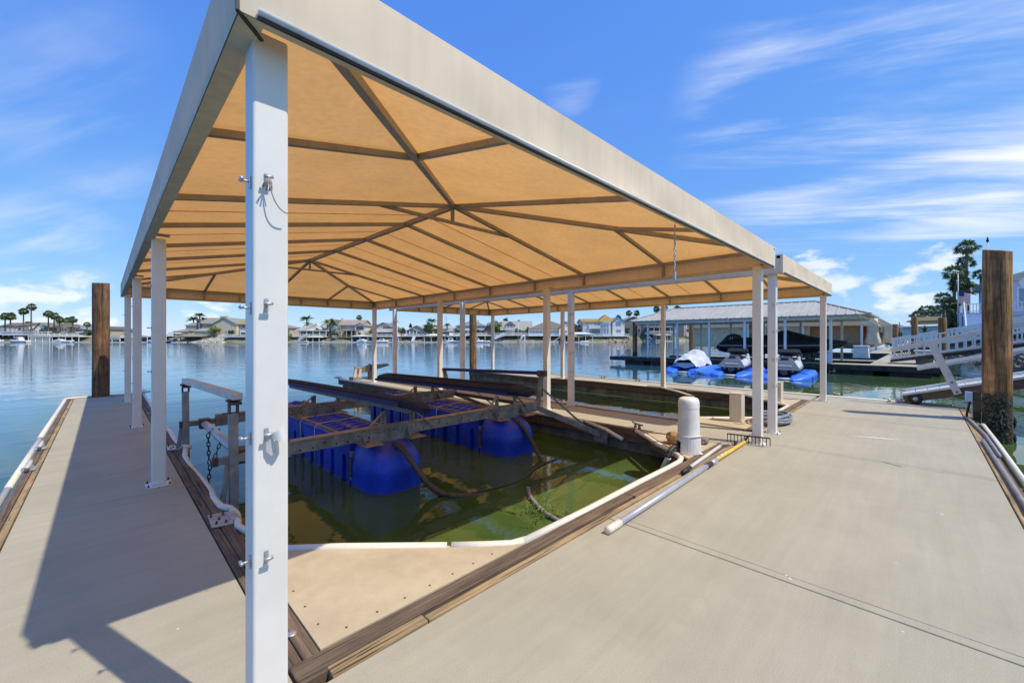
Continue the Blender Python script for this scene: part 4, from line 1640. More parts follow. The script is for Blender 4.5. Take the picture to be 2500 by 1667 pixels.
rock('stone', (5.72, 2.47, 0.012), 0.10, 'rock_brown', 'rusty brown stone on the deck just behind the white pedestal', sq=(1.2, 1, .9), seed=3)
rock('stone', (5.98, 2.14, 0.012), 0.06, 'rock', 'grey wedge-shaped stone to the right of the white pedestal', sq=(1.5, .8, .9), seed=5)

# telescopic rake lying along the edge
rk = empty('telescopic_rake', (4.7, 1.74, 0.02), 'long telescopic rake with grey lower pole and yellow upper pole on the walkway', 'rake')
P0, P1, P2 = Vector((2.72, 1.69, 0.032)), Vector((4.94, 1.735, 0.032)), Vector((6.36, 1.745, 0.045))
MB().tube(P0.lerp(P1, 0.06), P1, 0.026, 14).build('lower_pole', 'pole_grey', rk)
MB().path([P0, P0.lerp(P1, 0.012), P0.lerp(P1, 0.085)], 0.029, 14).build('end_grip', 'vinyl', rk)
MB().path([P1 - Vector((0.05, 0, 0)), P1 + Vector((0.02, 0, 0)), P1 + Vector((0.2, 0.004, 0.0))], 0.033, 14, r2=0.028).build('locking_collar', 'rubber', rk)
MB().tube(P1.lerp(P2, 0.07), P1.lerp(P2, 0.18), 0.030, 14).build('clamp_sleeve', 'pole_grey', rk)
MB().tube(P1.lerp(P2, 0.14), P2, 0.021, 12).build('upper_pole', 'yellow', rk)
for k in range(3):
    q = P1.lerp(P2, 0.22 + 0.1 * k)
    MB().tube(q + Vector((0, 0.012, 0.004)), q + Vector((0.14, 0.012, 0.004)), 0.022, 10).build('worn_tape', 'pole_grey', rk)
hd = MB()
ra, rb = Vector((6.36, 1.97, 0.125)), Vector((6.47, 1.46, 0.125))
hd.bar(ra, rb, 0.022, 0.014)
hd.bar(ra.lerp(rb, .5), P2, 0.016, 0.016)
for k in range(13):
    q = ra.lerp(rb, k / 12)
    hd.path([q, q + Vector((0.012, 0, -0.05)), q + Vector((0.004, 0, -0.118))], 0.006, 5, r2=0.004)
hd.build('rake_head', 'black', rk)

# short white pole with black grip beside it
sp = empty('boat_hook', (5.2, 1.88, 0.02), 'shorter white pole with a black grip lying beside the long rake', 'boat hook')
A, B = Vector((4.47, 1.835, 0.034)), Vector((6.02, 1.93, 0.036))
MB().tube(A.lerp(B, 0.13), B.lerp(A, 0.06), 0.021, 12).build('shaft', 'paint_dull', sp)
MB().tube(A, A.lerp(B, 0.15), 0.026, 12).build('grip', 'rubber', sp)
mb = MB()
mb.path(smooth([B.lerp(A, 0.08), B, B + Vector((0.05, -0.05, 0.0)), B + Vector((0.04, -0.1, 0.0))]), 0.024, 8, r2=0.008)
mb.path([B, B + Vector((0.09, 0.05, 0.0))], 0.018, 8, r2=0.01)
mb.build('hook_tip', 'pvc_grey', sp)

# beige utility boxes on the corner plates


def utility_post(x, y, h, w, label):
    u = empty('utility_post', (x, y, 0.013), label, 'utility post', 'beige utility posts on the slip corners')
    MB().box(x - w / 2, y - w / 2, 0.013, x + w / 2, y + w / 2, h).build('column', 'beige_paint', u, bevel=0.012)
    MB().box(x - w / 2 - 0.008, y - w / 2 - 0.008, h - 0.002, x + w / 2 + 0.008, y + w / 2 + 0.008, h + 0.012).build('lid', 'beige_paint', u, bevel=0.004)
    MB().box(x - w / 2 - 0.012, y - w / 2 - 0.012, 0.0125, x + w / 2 + 0.012, y + w / 2 + 0.012, 0.04).build('base', 'beige_paint', u)
    return u


utility_post(8.05, 2.33, 0.51, 0.20, 'beige utility post behind the coiled grey hose')
utility_post(11.2, 2.40, 0.46, 0.24, 'beige utility post near the far posts of the second canopy')

# coiled grey hose
mb = MB()
rnd = random.Random(3)
pts = []
for k in range(150):
    t = k / 150
    a = t * 2 * math.pi * 8.5
    r = 0.36 + 0.07 * math.sin(a * 0.37 + 1) + rnd.uniform(-.012, .012)
    pts.append((8.42 + r * 1.12 * math.cos(a) + 0.05 * math.sin(a * .21), 1.86 + r * 0.62 * math.sin(a), 0.03 + 0.13 * t + 0.02 * math.sin(a * 1.7)))
pts += [(8.0, 2.0, 0.22), (7.86, 2.02, 0.36), (7.93, 2.0, 0.5)]
mb.path(smooth(pts, 3), 0.021, 8)
tag(mb.build('coiled_hose', 'hose_grey'), 'coil of grey-blue hose behind the pair of posts', 'hose')

# cleats


def cleat(x, y, z, rot, label, m='galv', s=1.0, cat='cleat', group=None):
    c = MB()
    q = Matrix.Rotation(rot, 3, 'Z')

    def T(p):
        return q @ Vector(p) * s + Vector((x, y, z))
    c.path([T(p) for p in ((-0.15, 0, 0.075), (-0.09, 0, 0.066), (0.09, 0, 0.066), (0.15, 0, 0.075))], 0.014 * s, 8)
    for sx in (-0.055, 0.055):
        c.path([T((sx, 0, 0.07)), T((sx, 0, 0.03)), T((sx * 1.15, 0, 0.0))], 0.018 * s, 8, r2=0.028 * s)
    o = c.build('dock_cleat', m)
    return tag(o, label, cat, group or 'mooring cleats')


cleat(6.28, 3.33, 0.008, R(60), 'dark horned cleat on the near corner of the middle finger', 'steel')
cleat(13.0, 0.45, 0.002, R(-80), 'galvanised cleat at the end of the main walkway beside the gangway wheel', 'galv', 1.2)
cleat(13.12, 8.35, 0.008, R(90), 'small dark cleat on the third finger, farther of the two', 'steel')
cleat(13.12, 6.95, 0.008, R(90), 'small dark cleat on the third finger, nearer of the two', 'steel')
cleat(11.95, 9.0, 0.01, R(90), 'small cleat on the inner edge of the third finger', 'steel')
for y, nm in ((8.35, 'farther'), (7.1, 'nearer')):
    c = empty('cleat_bracket', (-0.63, y, 0.0), 'pale bracket cleat clamped over the outer rail of the left finger, %s of two' % nm, 'cleat', 'bracket cleats on the left finger')
    MB().box(-0.66, y - 0.03, 0.006, -0.54, y + 0.12, 0.03).build('plate', 'galv', c, bevel=0.006)
    MB().path([(-0.60, y - 0.13, 0.075), (-0.6, y - 0.02, 0.06), (-0.6, y + 0.11, 0.06), (-0.6, y + 0.22, 0.075)], 0.02, 8).build('horns', 'paint_dull', c)
    MB().box(-0.63, y + 0.0, 0.028, -0.57, y + 0.09, 0.055).build('neck', 'galv', c)

# white corner rollers on the finger ends
for x, y, nm in ((0.77, 14.85, 'left'), (6.12, 15.2, 'middle')):
    c = empty('corner_roller', (x, y, 0.0), 'round white dock bumper wheel on the outer corner of the %s finger' % nm, 'bumper wheel', 'corner bumper wheels')
    MB().lathe((x, y, 0.02), [(0.05, 0), (0.13, 0.01), (0.145, 0.035), (0.13, 0.06), (0.05, 0.075)], 20).build('wheel', 'white', c)
    MB().lathe((x, y, 0.0), [(0.03, 0), (0.03, 0.11), (0.012, 0.125)], 10).build('axle', 'white', c)

# folded swim arm on its stand at the end of the middle finger
sw = empty('boom_arm', (6.9, 14.5, 0.01), 'weathered tapered steel arm resting on an A-shaped stand at the end of the middle finger', 'boom arm')
mb = MB()
y = 14.5
mb.extrude([(6.42, y - .12, 0.19), (6.95, y - .12, 0.27), (7.75, y - .12, 0.46), (7.68, y - .12, 0.53), (6.95, y - .12, 0.50), (6.45, y - .12, 0.42)], (0, 0.2, 0))
mb.build('arm', 'steel', sw, bevel=0.01)
for dx in (0, 0.17):
    MB().extrude([(6.28 + dx, y - .2, 0.01), (6.42 + dx, y - .2, 0.01), (6.43 + dx, y - .2, 0.4), (6.36 + dx, y - .2, 0.4)], (0, 0.04, 0)).build('stand_plate', 'beige_paint', sw)
MB().path([(6.40 + 0.06 * math.cos(t), y - .17, 0.42 + 0.07 * math.sin(t)) for t in [k * math.pi / 8 for k in range(9)]], 0.014, 8).build('lifting_ring', 'galv', sw)
MB().box(6.27, y - .22, 0.01, 6.6, y + .1, 0.1).build('stand_foot', 'steel', sw)
MB().path([(7.0, y - .13, 0.3), (6.99, y - .14, 0.42), (7.0, y - .1, 0.53), (7.0, y + .08, 0.53)], 0.02, 6).build('lashing', 'rubber', sw)
MB().box(6.95, y - .12, 0.01, 7.12, y + .06, 0.27).build('support_block', 'wood_pale', sw)


# ---------------------------------------------------------------- piles
def pile(x, y, r, z0, z1, label, m='pile', crack=None, name='wooden_pile', slope=0.02, seed=1, group='wooden mooring piles'):
    rnd = random.Random(seed)
    n, rows = 40, 26
    ph = [rnd.uniform(0, 6.3) for _ in range(6)]
    vs, fs = [], []
    for i in range(rows + 1):
        t = i / rows
        z = lerp(z0, z1, t)
        for j in range(n):
            a = 2 * math.pi * j / n
            k = 1 + 0.018 * math.sin(3 * a + ph[0] + z) + 0.012 * math.sin(7 * a + ph[1]) + 0.01 * math.sin(13 * a + ph[2] + 2 * z)
            if i >= rows - 1:
                k *= 0.985 if i == rows else 1
            if crack is not None:
                da = (a - crack - 0.05 * math.sin(z * 2) + math.pi) % (2 * math.pi) - math.pi
                if abs(da) < 0.09 and t > 0.35:
                    k *= 0.80 if t > 0.5 else 0.9
            zz = z
            if i == rows:
                zz = z + slope * math.cos(a - 1.0) + 0.006 * rnd.uniform(-1, 1)
            vs.append((x + r * k * math.cos(a), y + r * k * math.sin(a), zz))
    for i in range(rows):
        for j in range(n):
            fs.append((i * n + j, i * n + (j + 1) % n, (i + 1) * n + (j + 1) % n, (i + 1) * n + j))
    mb = MB()
    mb.add(vs, fs, True)
    mb.add([(x, y, z1 + slope * 0.3)] + vs[-n:], [(0, 1 + j, 1 + (j + 1) % n) for j in range(n)], False)
    o = mb.build(name, m)
    return tag(o, label, 'mooring pile', group)


pile(-0.05, 14.95, 0.165, -1.2, 2.92, 'tall split wooden pile rising at the end of the left finger', 'pile_weathered', crack=R(-88), seed=2)
pl = pile(11.48, -0.985, 0.182, -1.5, 3.09, 'thick brown wooden pile beside the walkway with dark weed on its foot', 'pile', slope=0.05, seed=7)
pile(12.55, 15.2, 0.17, -1.2, 3.0, 'orange-brown wooden pile at the end of the third finger', 'pile_low', seed=11)

# barnacles and dried weed hanging from the near pile
mb = MB()
rnd = random.Random(21)
for k in range(260):
    a = rnd.uniform(0, 2 * math.pi)
    z = rnd.uniform(-0.42, 0.42) * rnd.uniform(.5, 1)
    r = 0.182
    p = Vector((11.48 + r * math.cos(a), -0.985 + r * math.sin(a), z))
    s = rnd.uniform(.005, .016)
    t = Vector((-math.sin(a), math.cos(a), 0))
    o = Vector((math.cos(a), math.sin(a), 0))
    mb.add([p - t * s, p + t * s, p + o * s * 1.2 + Vector((0, 0, -s * rnd.uniform(1, 4))), p + o * s * .5 + Vector((0, 0, s))], [(0, 1, 3), (0, 2, 1), (0, 3, 2), (1, 2, 3)])
tag(mb.build('barnacle_crust', 'crust', None), kind='stuff', label='crust of dried weed and barnacles round the foot of the near pile')
tire = MB()
for z in (-0.02, -0.32):
    tire.path([(11.66 + 0.05 * math.cos(t) + .03, -1.12 + 0.05 * math.cos(t) - .03, z + 0.12 * math.sin(t)) for t in [k * math.pi / 8 for k in range(16)]], 0.03, 8, closed=True)
tag(tire.build('rubber_fender', 'rubber'), 'black rubber rings against the far side of the near pile', 'fender')

# pipes along the outer edge of the walkway
o = MB().path([(5.0, -0.655, 0.025), (7.4, -0.648, 0.025), (9.0, -0.64, 0.027)], 0.021, 10).build('grey_pipe', 'pvc_grey')
tag(o, 'grey plastic pipe lying along the right edge timber, nearer length', 'pipe', 'grey pipes along the edge')
o = MB().path([(7.9, -0.70, 0.026), (9.5, -0.70, 0.027), (11.1, -0.63, 0.027), (11.45, -0.60, 0.027)], 0.021, 10).build('grey_pipe', 'pvc_grey')
tag(o, 'grey plastic pipe lying along the right edge timber, farther length with a black end', 'pipe', 'grey pipes along the edge')

# small post with a junction box
jp = empty('junction_post', (11.6, -0.74, -0.2), 'short wooden post carrying a grey electrical box beside the gangway', 'post')
MB().box(11.55, -0.80, -0.4, 11.65, -0.70, 0.50).build('timber', 'wood_dark_y', jp, bevel=0.008)
MB().box(11.5, -0.695, 0.31, 11.62, -0.60, 0.49).build('electrical_box', 'pale_blue', jp, bevel=0.008)
MB().path(smooth([(11.56, -0.66, 0.31), (11.56, -0.64, 0.18), (11.5, -0.62, 0.08), (11.5, -0.62, 0.0)]), 0.018, 8).build('conduit', 'rubber', jp)

# corrugated pipe, drifting weed, plants
o = MB().path(smooth([(3.84, 3.60, -0.44), (3.73, 3.44, -0.365), (3.55, 3.25, -0.352), (3.40, 3.0, -0.352), (3.30, 2.74, -0.356), (3.29, 2.52, -0.37), (3.34, 2.36, -0.43)]), 0.022, 10).build('corrugated_pipe', 'pvc_grey')
tag(o, 'weedy corrugated pipe breaking the water in the near slip', 'pipe')
o = MB().path(smooth([(2.95, 3.92, -0.385), (3.4, 3.78, -0.372), (3.9, 3.75, -0.374), (4.5, 3.95, -0.37), (5.0, 4.0, -0.378)], 8), 0.014, 6).build('floating_branch', 'dark_brown')
tag(o, 'thin dark branch floating across the near slip', 'branch')
mb = MB()
rnd = random.Random(9)
for k in range(900):
    a = rnd.gauss(0, 1), rnd.gauss(0, 1)
    c = Vector((4.1, 3.65, -0.376)) if k % 3 else Vector((3.9, 3.5, -0.376))
    p = c + Vector((a[0] * .10 + a[1] * .08, a[1] * .12, abs(rnd.gauss(0, .012))))
    s = rnd.uniform(.006, .018)
    d = Vector((rnd.uniform(-1, 1), rnd.uniform(-1, 1), rnd.uniform(-.2, .6))).normalized() * s
    e = Vector((rnd.uniform(-1, 1), rnd.uniform(-1, 1), 0.2)).normalized() * s * .5
    mb.add([p - d, p + e, p + d], [(0, 1, 2)])
tag(mb.build('floating_debris', 'dark_brown'), 'tangle of dark twigs and scum on the slip water', kind='stuff')
mb = MB()
for k in range(48):
    x, y = rnd.gauss(3.28, .13), rnd.gauss(2.72, .16)
    lean = Vector((rnd.uniform(-1, 1), rnd.uniform(-1, 1), 0)) * .5
    h = rnd.uniform(.05, .13)
    base = Vector((x, y, WATER - 0.01))
    tip = base + Vector((lean.x * h, lean.y * h, h))
    mb.path([base, base.lerp(tip, .5) + lean * .01, tip], 0.003, 4, r2=.001)
    for q in range(5):
        c = base.lerp(tip, .25 + .17 * q)
        a = rnd.uniform(0, 6.3)
        d = Vector((math.cos(a), math.sin(a), rnd.uniform(0, .6))) * rnd.uniform(.02, .04)
        sd = Vector((-math.sin(a), math.cos(a), 0)) * .007
        mb.add([c, c + d * .5 + sd, c + d, c + d * .5 - sd], [(0, 1, 2, 3)])
tag(mb.build('water_weed', 'weed'), 'sprigs of bright green weed standing in the near slip', kind='stuff')
# surface film and clippings drifting beyond the walkway
mb = MB()
for k in range(1600):
    t = rnd.random()
    x, y = lerp(22.5, 17.0, t) + rnd.gauss(0, .5), lerp(0.2, 3.2, t) + rnd.gauss(0, .22)
    s = rnd.uniform(.01, .045)
    a = rnd.uniform(0, 6.3)
    mb.add([(x - s, y - s * .3, WATER + .003), (x + s, y, WATER + .004), (x + s * math.cos(a), y + s * math.sin(a), WATER + .006)], [(0, 1, 2)])
tag(mb.build('surface_scum', 'weed'), 'line of leaves and scum drifting on the water beyond the walkway', kind='stuff')

# ---------------------------------------------------------------- our gangway
gw = empty('gangway', (13.7, -1.0, 0.1), 'aluminium gangway with wheels whose foot rests on the end of the walkway', 'gangway')
SL = math.tan(R(16.2))


def gz(y, z0):
    return z0 + (0.3 - y) * SL


for X in (13.0, 14.2):
    side = MB()
    side.extrude([(X, 0.24, 0.02), (X, 0.30, 0.18), (X, -6.5, gz(-6.5, 0.18)), (X, -6.5, gz(-6.5, -0.09))], (0.06, 0, 0))
    side.build('side_beam', 'wood_dark_y', gw)
    MB().bar((X + 0.03, 0.33, gz(0.33, 0.20)), (X + 0.03, -6.5, gz(-6.5, 0.20)), 0.13, 0.045).build('deck_edge', 'paint_dull', gw)
    MB().bar((X - 0.02, 0.48, gz(0.48, 1.27)), (X - 0.02, -6.5, gz(-6.5, 1.27)), 0.06, 0.095).build('hand_rail', 'paint_dull', gw)
    MB().bar((X - 0.02, 0.05, gz(0.05, 0.73)), (X - 0.02, -6.5, gz(-6.5, 0.73)), 0.05, 0.06).build('mid_rail', 'paint_dull', gw)
    for y in (-0.17, -2.3, -4.5):
        p, q = Vector((X - 0.045, y, gz(y, 1.27))), Vector((X - 0.045, y - 0.40, gz(y - 0.40, 0.05)))
        MB().bar(p, q, 0.05, 0.125, up=(0, 1, 0)).build('rail_post', 'paint_dull', gw)
        for k in (0.04, 0.22):
            c = q.lerp(p, k)
            MB().lathe(c - Vector((0.026, 0, 0)), [(0.018, 0), (0.018, 0.008), (0.006, 0.014)], 8, ax=(-1, 0, 0)).build('post_bolt', 'rubber', gw)
    w = MB().lathe((X + 0.0, 0.08, 0.125), [(0.05, -0.035), (0.118, -0.03), (0.122, 0.0), (0.118, 0.03), (0.05, 0.035)], 22, ax=(-1, 0, 0)).build('wheel', 'rubber', gw)
    MB().lathe((X - 0.036, 0.08, 0.125), [(0.045, 0), (0.04, 0.006), (0.012, 0.008), (0.012, 0.02)], 12, ax=(-1, 0, 0)).build('hub', 'galv', w)
for k in range(34):
    y0 = 0.28 - k * 0.2
    MB().hexa([(13.06, y0 - 0.19, gz(y0 - 0.19, 0.15)), (14.2, y0 - 0.19, gz(y0 - 0.19, 0.15)), (14.2, y0, gz(y0, 0.15)), (13.06, y0, gz(y0, 0.15))],
              [(13.06, y0 - 0.19, gz(y0 - 0.19, 0.185)), (14.2, y0 - 0.19, gz(y0 - 0.19, 0.185)), (14.2, y0, gz(y0, 0.185)), (13.06, y0, gz(y0, 0.185))]).build('plank', 'paint_dull', gw)


# steel washer on the finger timber, droppings on the slabs
wsh = MB().lathe((0.672, 2.25, 0.007), [(0.024, 0), (0.023, 0.003), (0.006, 0.0045)], 20).build('washer', 'galv', f1)
rnd = random.Random(15)
mb = MB()
for k in range(26):
    x, y = (rnd.uniform(1.5, 13), rnd.uniform(-0.5, 1.75)) if k % 2 else (rnd.uniform(-.5, .55), rnd.uniform(2.2, 13))
    for q in range(rnd.randint(1, 3)):
        a, r0 = rnd.uniform(0, 6.3), rnd.uniform(.004, .011)
        cx_, cy_ = x + rnd.uniform(-.03, .03), y + rnd.uniform(-.03, .03)
        mb.prism([(cx_ + r0 * rnd.uniform(.6, 1.4) * math.cos(a + j * .9), cy_ + r0 * rnd.uniform(.6, 1.4) * math.sin(a + j * .9)) for j in range(7)], 0.0, 0.0014 + 0.0002 * q)
o = mb.build('bird_droppings', 'paint_dull')
tag(o, 'scattered pale bird droppings on the concrete slabs', kind='stuff')

# ---------------------------------------------------------------- the neighbours' docks
nd = empty('neighbour_dock', (28.0, 7.0, 0.12), 'neighbouring floating dock with black plastic floats beyond the open water', kind='structure')
for a, b in ((-0.6, 4.2), (4.2, 8.4), (8.4, 12.6), (12.6, 16.6)):
    MB().box(27.3, a + .01, 0.03, 28.7, b - .01, 0.14).build('concrete_slab', 'concrete', nd)
    MB().box(27.22, a, -0.14, 27.296, b - .01, 0.135).build('plank', 'dock_dark', nd)
for a in [-0.4 + 2.06 * k for k in range(8)]:
    MB().box(27.38, a, -0.6, 28.6, a + 1.5, -0.0).build('float', 'navy' if False else 'dock_dark', nd, bevel=0.05)
MB().box(27.22, 16.6, -0.14, 28.7, 16.7, 0.13).build('plank', 'dock_dark', nd)
for a in (28.7, 33.2, 37.7, 42.2, 46.7):
    MB().box(a + .01, -0.6, 0.03, a + 4.49, 1.9, 0.135).build('concrete_slab', 'concrete', nd)
MB().box(28.7, -0.72, -0.3, 51, -0.604, 0.13).build('plank', 'dock_dark', nd)
MB().box(28.75, -0.58, -0.6, 51, 1.85, 0.02).build('float', 'dock_dark', nd)
MB().box(32.3, 1.9, -0.25, 33.6, 14.2, 0.135).build('concrete_slab', 'concrete', nd)
MB().box(32.2, 1.9, -0.4, 32.295, 14.3, 0.12).build('plank', 'dock_dark', nd)
MB().box(50, -0.6, -0.25, 52, 9, 0.13).build('concrete_slab', 'concrete', nd)
MB().box(49.85, -0.6, -0.4, 49.99, 9, 0.12).build('plank', 'dock_dark', nd)
MB().box(52, -0.6, -0.25, 76, 3.5, 0.13).build('concrete_slab', 'concrete', nd)

# metal-roofed boathouse
bh = empty('boat_shelter', (29.5, 8, 0.14), 'open boat shelter with a pale ribbed metal hip roof on slim white posts', 'boat shelter')
X0, X1, Y0, Y1, ZE, ZR = 26.9, 32.3, 1.75, 14.9, 2.72, 3.66
xc, ya, yb = 29.6, 4.35, 12.7
A, B, C, D = Vector((X0, Y0, ZE)), Vector((X1, Y0, ZE)), Vector((X1, Y1, ZE)), Vector((X0, Y1, ZE))
E, F = Vector((xc, ya, ZR)), Vector((xc, yb, ZR))


def slab_face(mb, pts, th=0.04):
    mb.extrude(pts, (0, 0, -th))


mb = MB()
for f in ((A, E, F, D), (C, F, E, B), (B, E, A), (D, F, C)):
    slab_face(mb, f)
rf = mb.build('roof', 'metal_roof', bh)
for k in range(33):
    y = lerp(Y0 + .15, Y1 - .15, k / 32)
    if y < ya:
        t = (y - Y0) / (ya - Y0)
    elif y > yb:
        t = (Y1 - y) / (Y1 - yb)
    else:
        t = 1
    for xe in (X0, X1):
        p, q = Vector((xe, y, ZE + .015)), Vector((lerp(xe, xc, t), y, lerp(ZE, ZR, t) + .015))
        MB().bar(p, q, 0.05, 0.045).build('standing_seam', 'metal_roof', rf)
for k in range(13):
    x = lerp(X0 + .2, X1 - .2, k / 12)
    t = (x - X0) / (xc - X0) if x < xc else (X1 - x) / (X1 - xc)
    for ye, yr in ((Y0, ya), (Y1, yb)):
        MB().bar((x, ye, ZE + .015), (x, lerp(ye, yr, t), lerp(ZE, ZR, t) + .015), 0.05, 0.045).build('standing_seam', 'metal_roof', rf)
mb = MB()
for p, q in ((A, E), (B, E), (C, F), (D, F), (E, F)):
    mb.bar(p + Vector((0, 0, .03)), q + Vector((0, 0, .03)), 0.12, 0.05)
mb.build('ridge_cap', 'metal_roof', rf)
mb = MB()
for x in (27.35, 31.75):
    mb.box(x - .05, Y0 + .35, ZE - .22, x + .05, Y1 - .35, ZE - .06)
for k in range(9):
    y = lerp(Y0 + .4, Y1 - .4, k / 8)
    mb.box(X0 + .1, y - .04, ZE - .12, X1 - .1, y + .04, ZE - .04)
mb.build('eave_frame', 'white', bh)
for y in (13.7, 11.6, 9.55, 7.5, 5.43, 3.37):
    MB().box(27.33, y - .06, 0.14, 27.45, y + .06, ZE - .21).build('post', 'white', bh)
    MB().box(31.6, y - .06, 0.13, 31.72, y + .06, ZE - .21).build('post', 'white', bh)

# black-covered runabout on its lift
bt = empty('motor_boat', (29.5, 6.4, 0.55), 'motor boat under a fitted black cover with an outboard, parked in the metal-roofed shelter', 'boat')


def hull(mb, x, ys, half, keel, gun, n=7):
    secs = []
    for y, w, k, g_ in zip(ys, half, keel, gun):
        secs.append([(x - w, y, g_), (x - w * .96, y, lerp(k, g_, .55)), (x - w * .6, y, lerp(k, g_, .12)), (x, y, k), (x + w * .6, y, lerp(k, g_, .12)), (x + w * .96, y, lerp(k, g_, .55)), (x + w, y, g_)])
    mb.loft(secs)


YS = [9.3, 8.5, 7.2, 5.8, 4.6, 3.7, 3.15, 2.9]
mb = MB()
hull(mb, 29.5, YS, [1.05, 1.1, 1.12, 1.1, .95, .65, .3, .05], [.55, .52, .5, .52, .62, .8, 1.0, 1.2], [1.15, 1.15, 1.15, 1.17, 1.2, 1.24, 1.27, 1.29])
mb.build('hull', 'black', bt)
MB().loft([[(29.5 - w - .02, y, g_ - .16), (29.5 - w - .02, y, g_ - .08), (29.5 - w + .02, y, g_ - .08), (29.5 - w + .02, y, g_ - .16)] for y, w, g_ in zip(YS[:6], [1.05, 1.1, 1.12, 1.1, .95, .65], [1.15, 1.15, 1.15, 1.17, 1.2, 1.24])], smooth=False).build('hull_stripe', 'grey_hull', bt)
secs = []
for y, w, zt, g_ in zip(YS, [1.08, 1.13, 1.15, 1.13, .98, .68, .33, .06], [1.35, 1.5, 1.62, 2.02, 1.62, 1.44, 1.38, 1.3], [1.1, 1.1, 1.1, 1.12, 1.15, 1.2, 1.24, 1.27]):
    secs.append([(29.5 - w, y, g_), (29.5 - w * .96, y, g_ + .08), (29.5 - w * .55, y, lerp(g_, zt, .75)), (29.5, y, zt), (29.5 + w * .55, y, lerp(g_, zt, .75)), (29.5 + w * .96, y, g_ + .08), (29.5 + w, y, g_)])
MB().loft(secs).build('cover', 'black_cover', bt)
ob = MB().extrude([(29.25, 8.25, 1.15), (29.25, 8.2, 1.45), (29.25, 8.35, 1.7), (29.25, 8.7, 1.8), (29.25, 9.05, 1.72), (29.25, 9.35, 1.38), (29.25, 9.47, 1.1), (29.25, 9.0, 1.0)], (.5, 0, 0)).build('outboard', 'black', bt, bevel=0.08, seg=3)
MB().extrude([(29.42, 9.3, 1.25), (29.42, 9.75, 1.02), (29.42, 9.86, .86), (29.42, 9.7, .72), (29.42, 9.55, .60), (29.42, 9.4, .75), (29.42, 8.95, 1.0)], (.16, 0, 0)).build('outboard_leg', 'black', bt, bevel=0.03)
pr = MB()
for k in range(3):
    a = k * 2.1
    pr.add([(29.5, 9.9, .88), (29.5 + .17 * math.cos(a), 9.94, .88 + .17 * math.sin(a)), (29.5 + .15 * math.cos(a + .6), 9.86, .88 + .15 * math.sin(a + .6))], [(0, 1, 2)])
pr.build('propeller', 'black', bt)
for dx in (0, .09):
    MB().bar((29.24, 8.85 + dx * 1.5, 1.22), (29.24, 8.7 + dx * 1.5, 1.58), 0.01, 0.03, up=(0, 1, 0)).build('stripe', 'silver_hull', ob)
lf = MB()
for y in (4.6, 8.6):
    lf.box(28.3, y - .06, 0.2, 30.7, y + .06, 0.34)
    lf.bar((28.45, y, 0.3), (28.9, y, 0.62), .08, .2)
    lf.bar((30.55, y, 0.3), (30.1, y, 0.62), .08, .2)
lf.box(28.35, 3.6, -0.45, 28.85, 9.6, 0.2)
lf.box(30.15, 3.6, -0.45, 30.65, 9.6, 0.2)
tag(lf.build('boat_cradle', 'dock_dark'), 'dark floating cradle carrying the black-covered boat', 'boat lift')

# jet skis on their blue drive-on floats
FM = MB()
# prototype float: stern of the craft at x = 0, bow toward +x, centred on y = 0, waterline z = 0
for sy in (-1, 1):
    secs = []
    for x, w, h, dy in ((-0.55, .05, .05, .42), (-0.35, .22, .10, .52), (0.05, .34, .20, .62), (0.5, .40, .27, .68), (1.2, .40, .29, .70), (2.6, .40, .29, .70), (3.5, .36, .29, .66), (3.7, .28, .22, .62)):
        c = dy * sy
        secs.append([(x, c - w * .95, -.25), (x, c - w, h * .4), (x, c - w * .8, h * .92), (x, c - w * .3, h), (x, c + w * .3, h), (x, c + w * .8, h * .92), (x, c + w, h * .4), (x, c + w * .95, -.25)])
    FM.loft(secs)
FM.box(0.4, -.4, -.2, 3.6, .4, .08)
FLOAT_ME = FM.mesh('ski_float_mesh', 'float_light')
RIBS = MB()
for sy in (-1, 1):
    for x in (.5, 1.3, 2.1, 2.9):
        RIBS.path([(x, .70 * sy - .40 * math.cos(t), .05 + .25 * math.sin(t)) for t in [k * math.pi / 8 for k in range(9)]], 0.03, 6)
RIBS_ME = RIBS.mesh('ski_float_ribs_mesh', 'float_light')


def ski_float(x, y, rot, label):
    r = empty('jet_ski_float', (x, y, WATER), label, 'jet ski dock', 'blue drive-on jet ski docks')
    place(FLOAT_ME, 'deck', r, (x, y, WATER))
    place(RIBS_ME, 'moulded_rib', r, (x, y, WATER))
    rr = MB().tube((x - .1, y - .3, WATER + .03), (x - .1, y + .3, WATER + .03), .05, 8).build('entry_roller', 'vinyl', r)
    for ch in (r,):
        ch.rotation_euler = (0, 0, rot)
    return r


ski_float(22.3, 9.15, R(4), 'blue drive-on float under the grey-tarped watercraft')
ski_float(22.1, 6.75, R(4), 'blue drive-on float under the left uncovered jet ski')
ski_float(21.9, 4.45, R(4), 'blue drive-on float under the right uncovered jet ski')
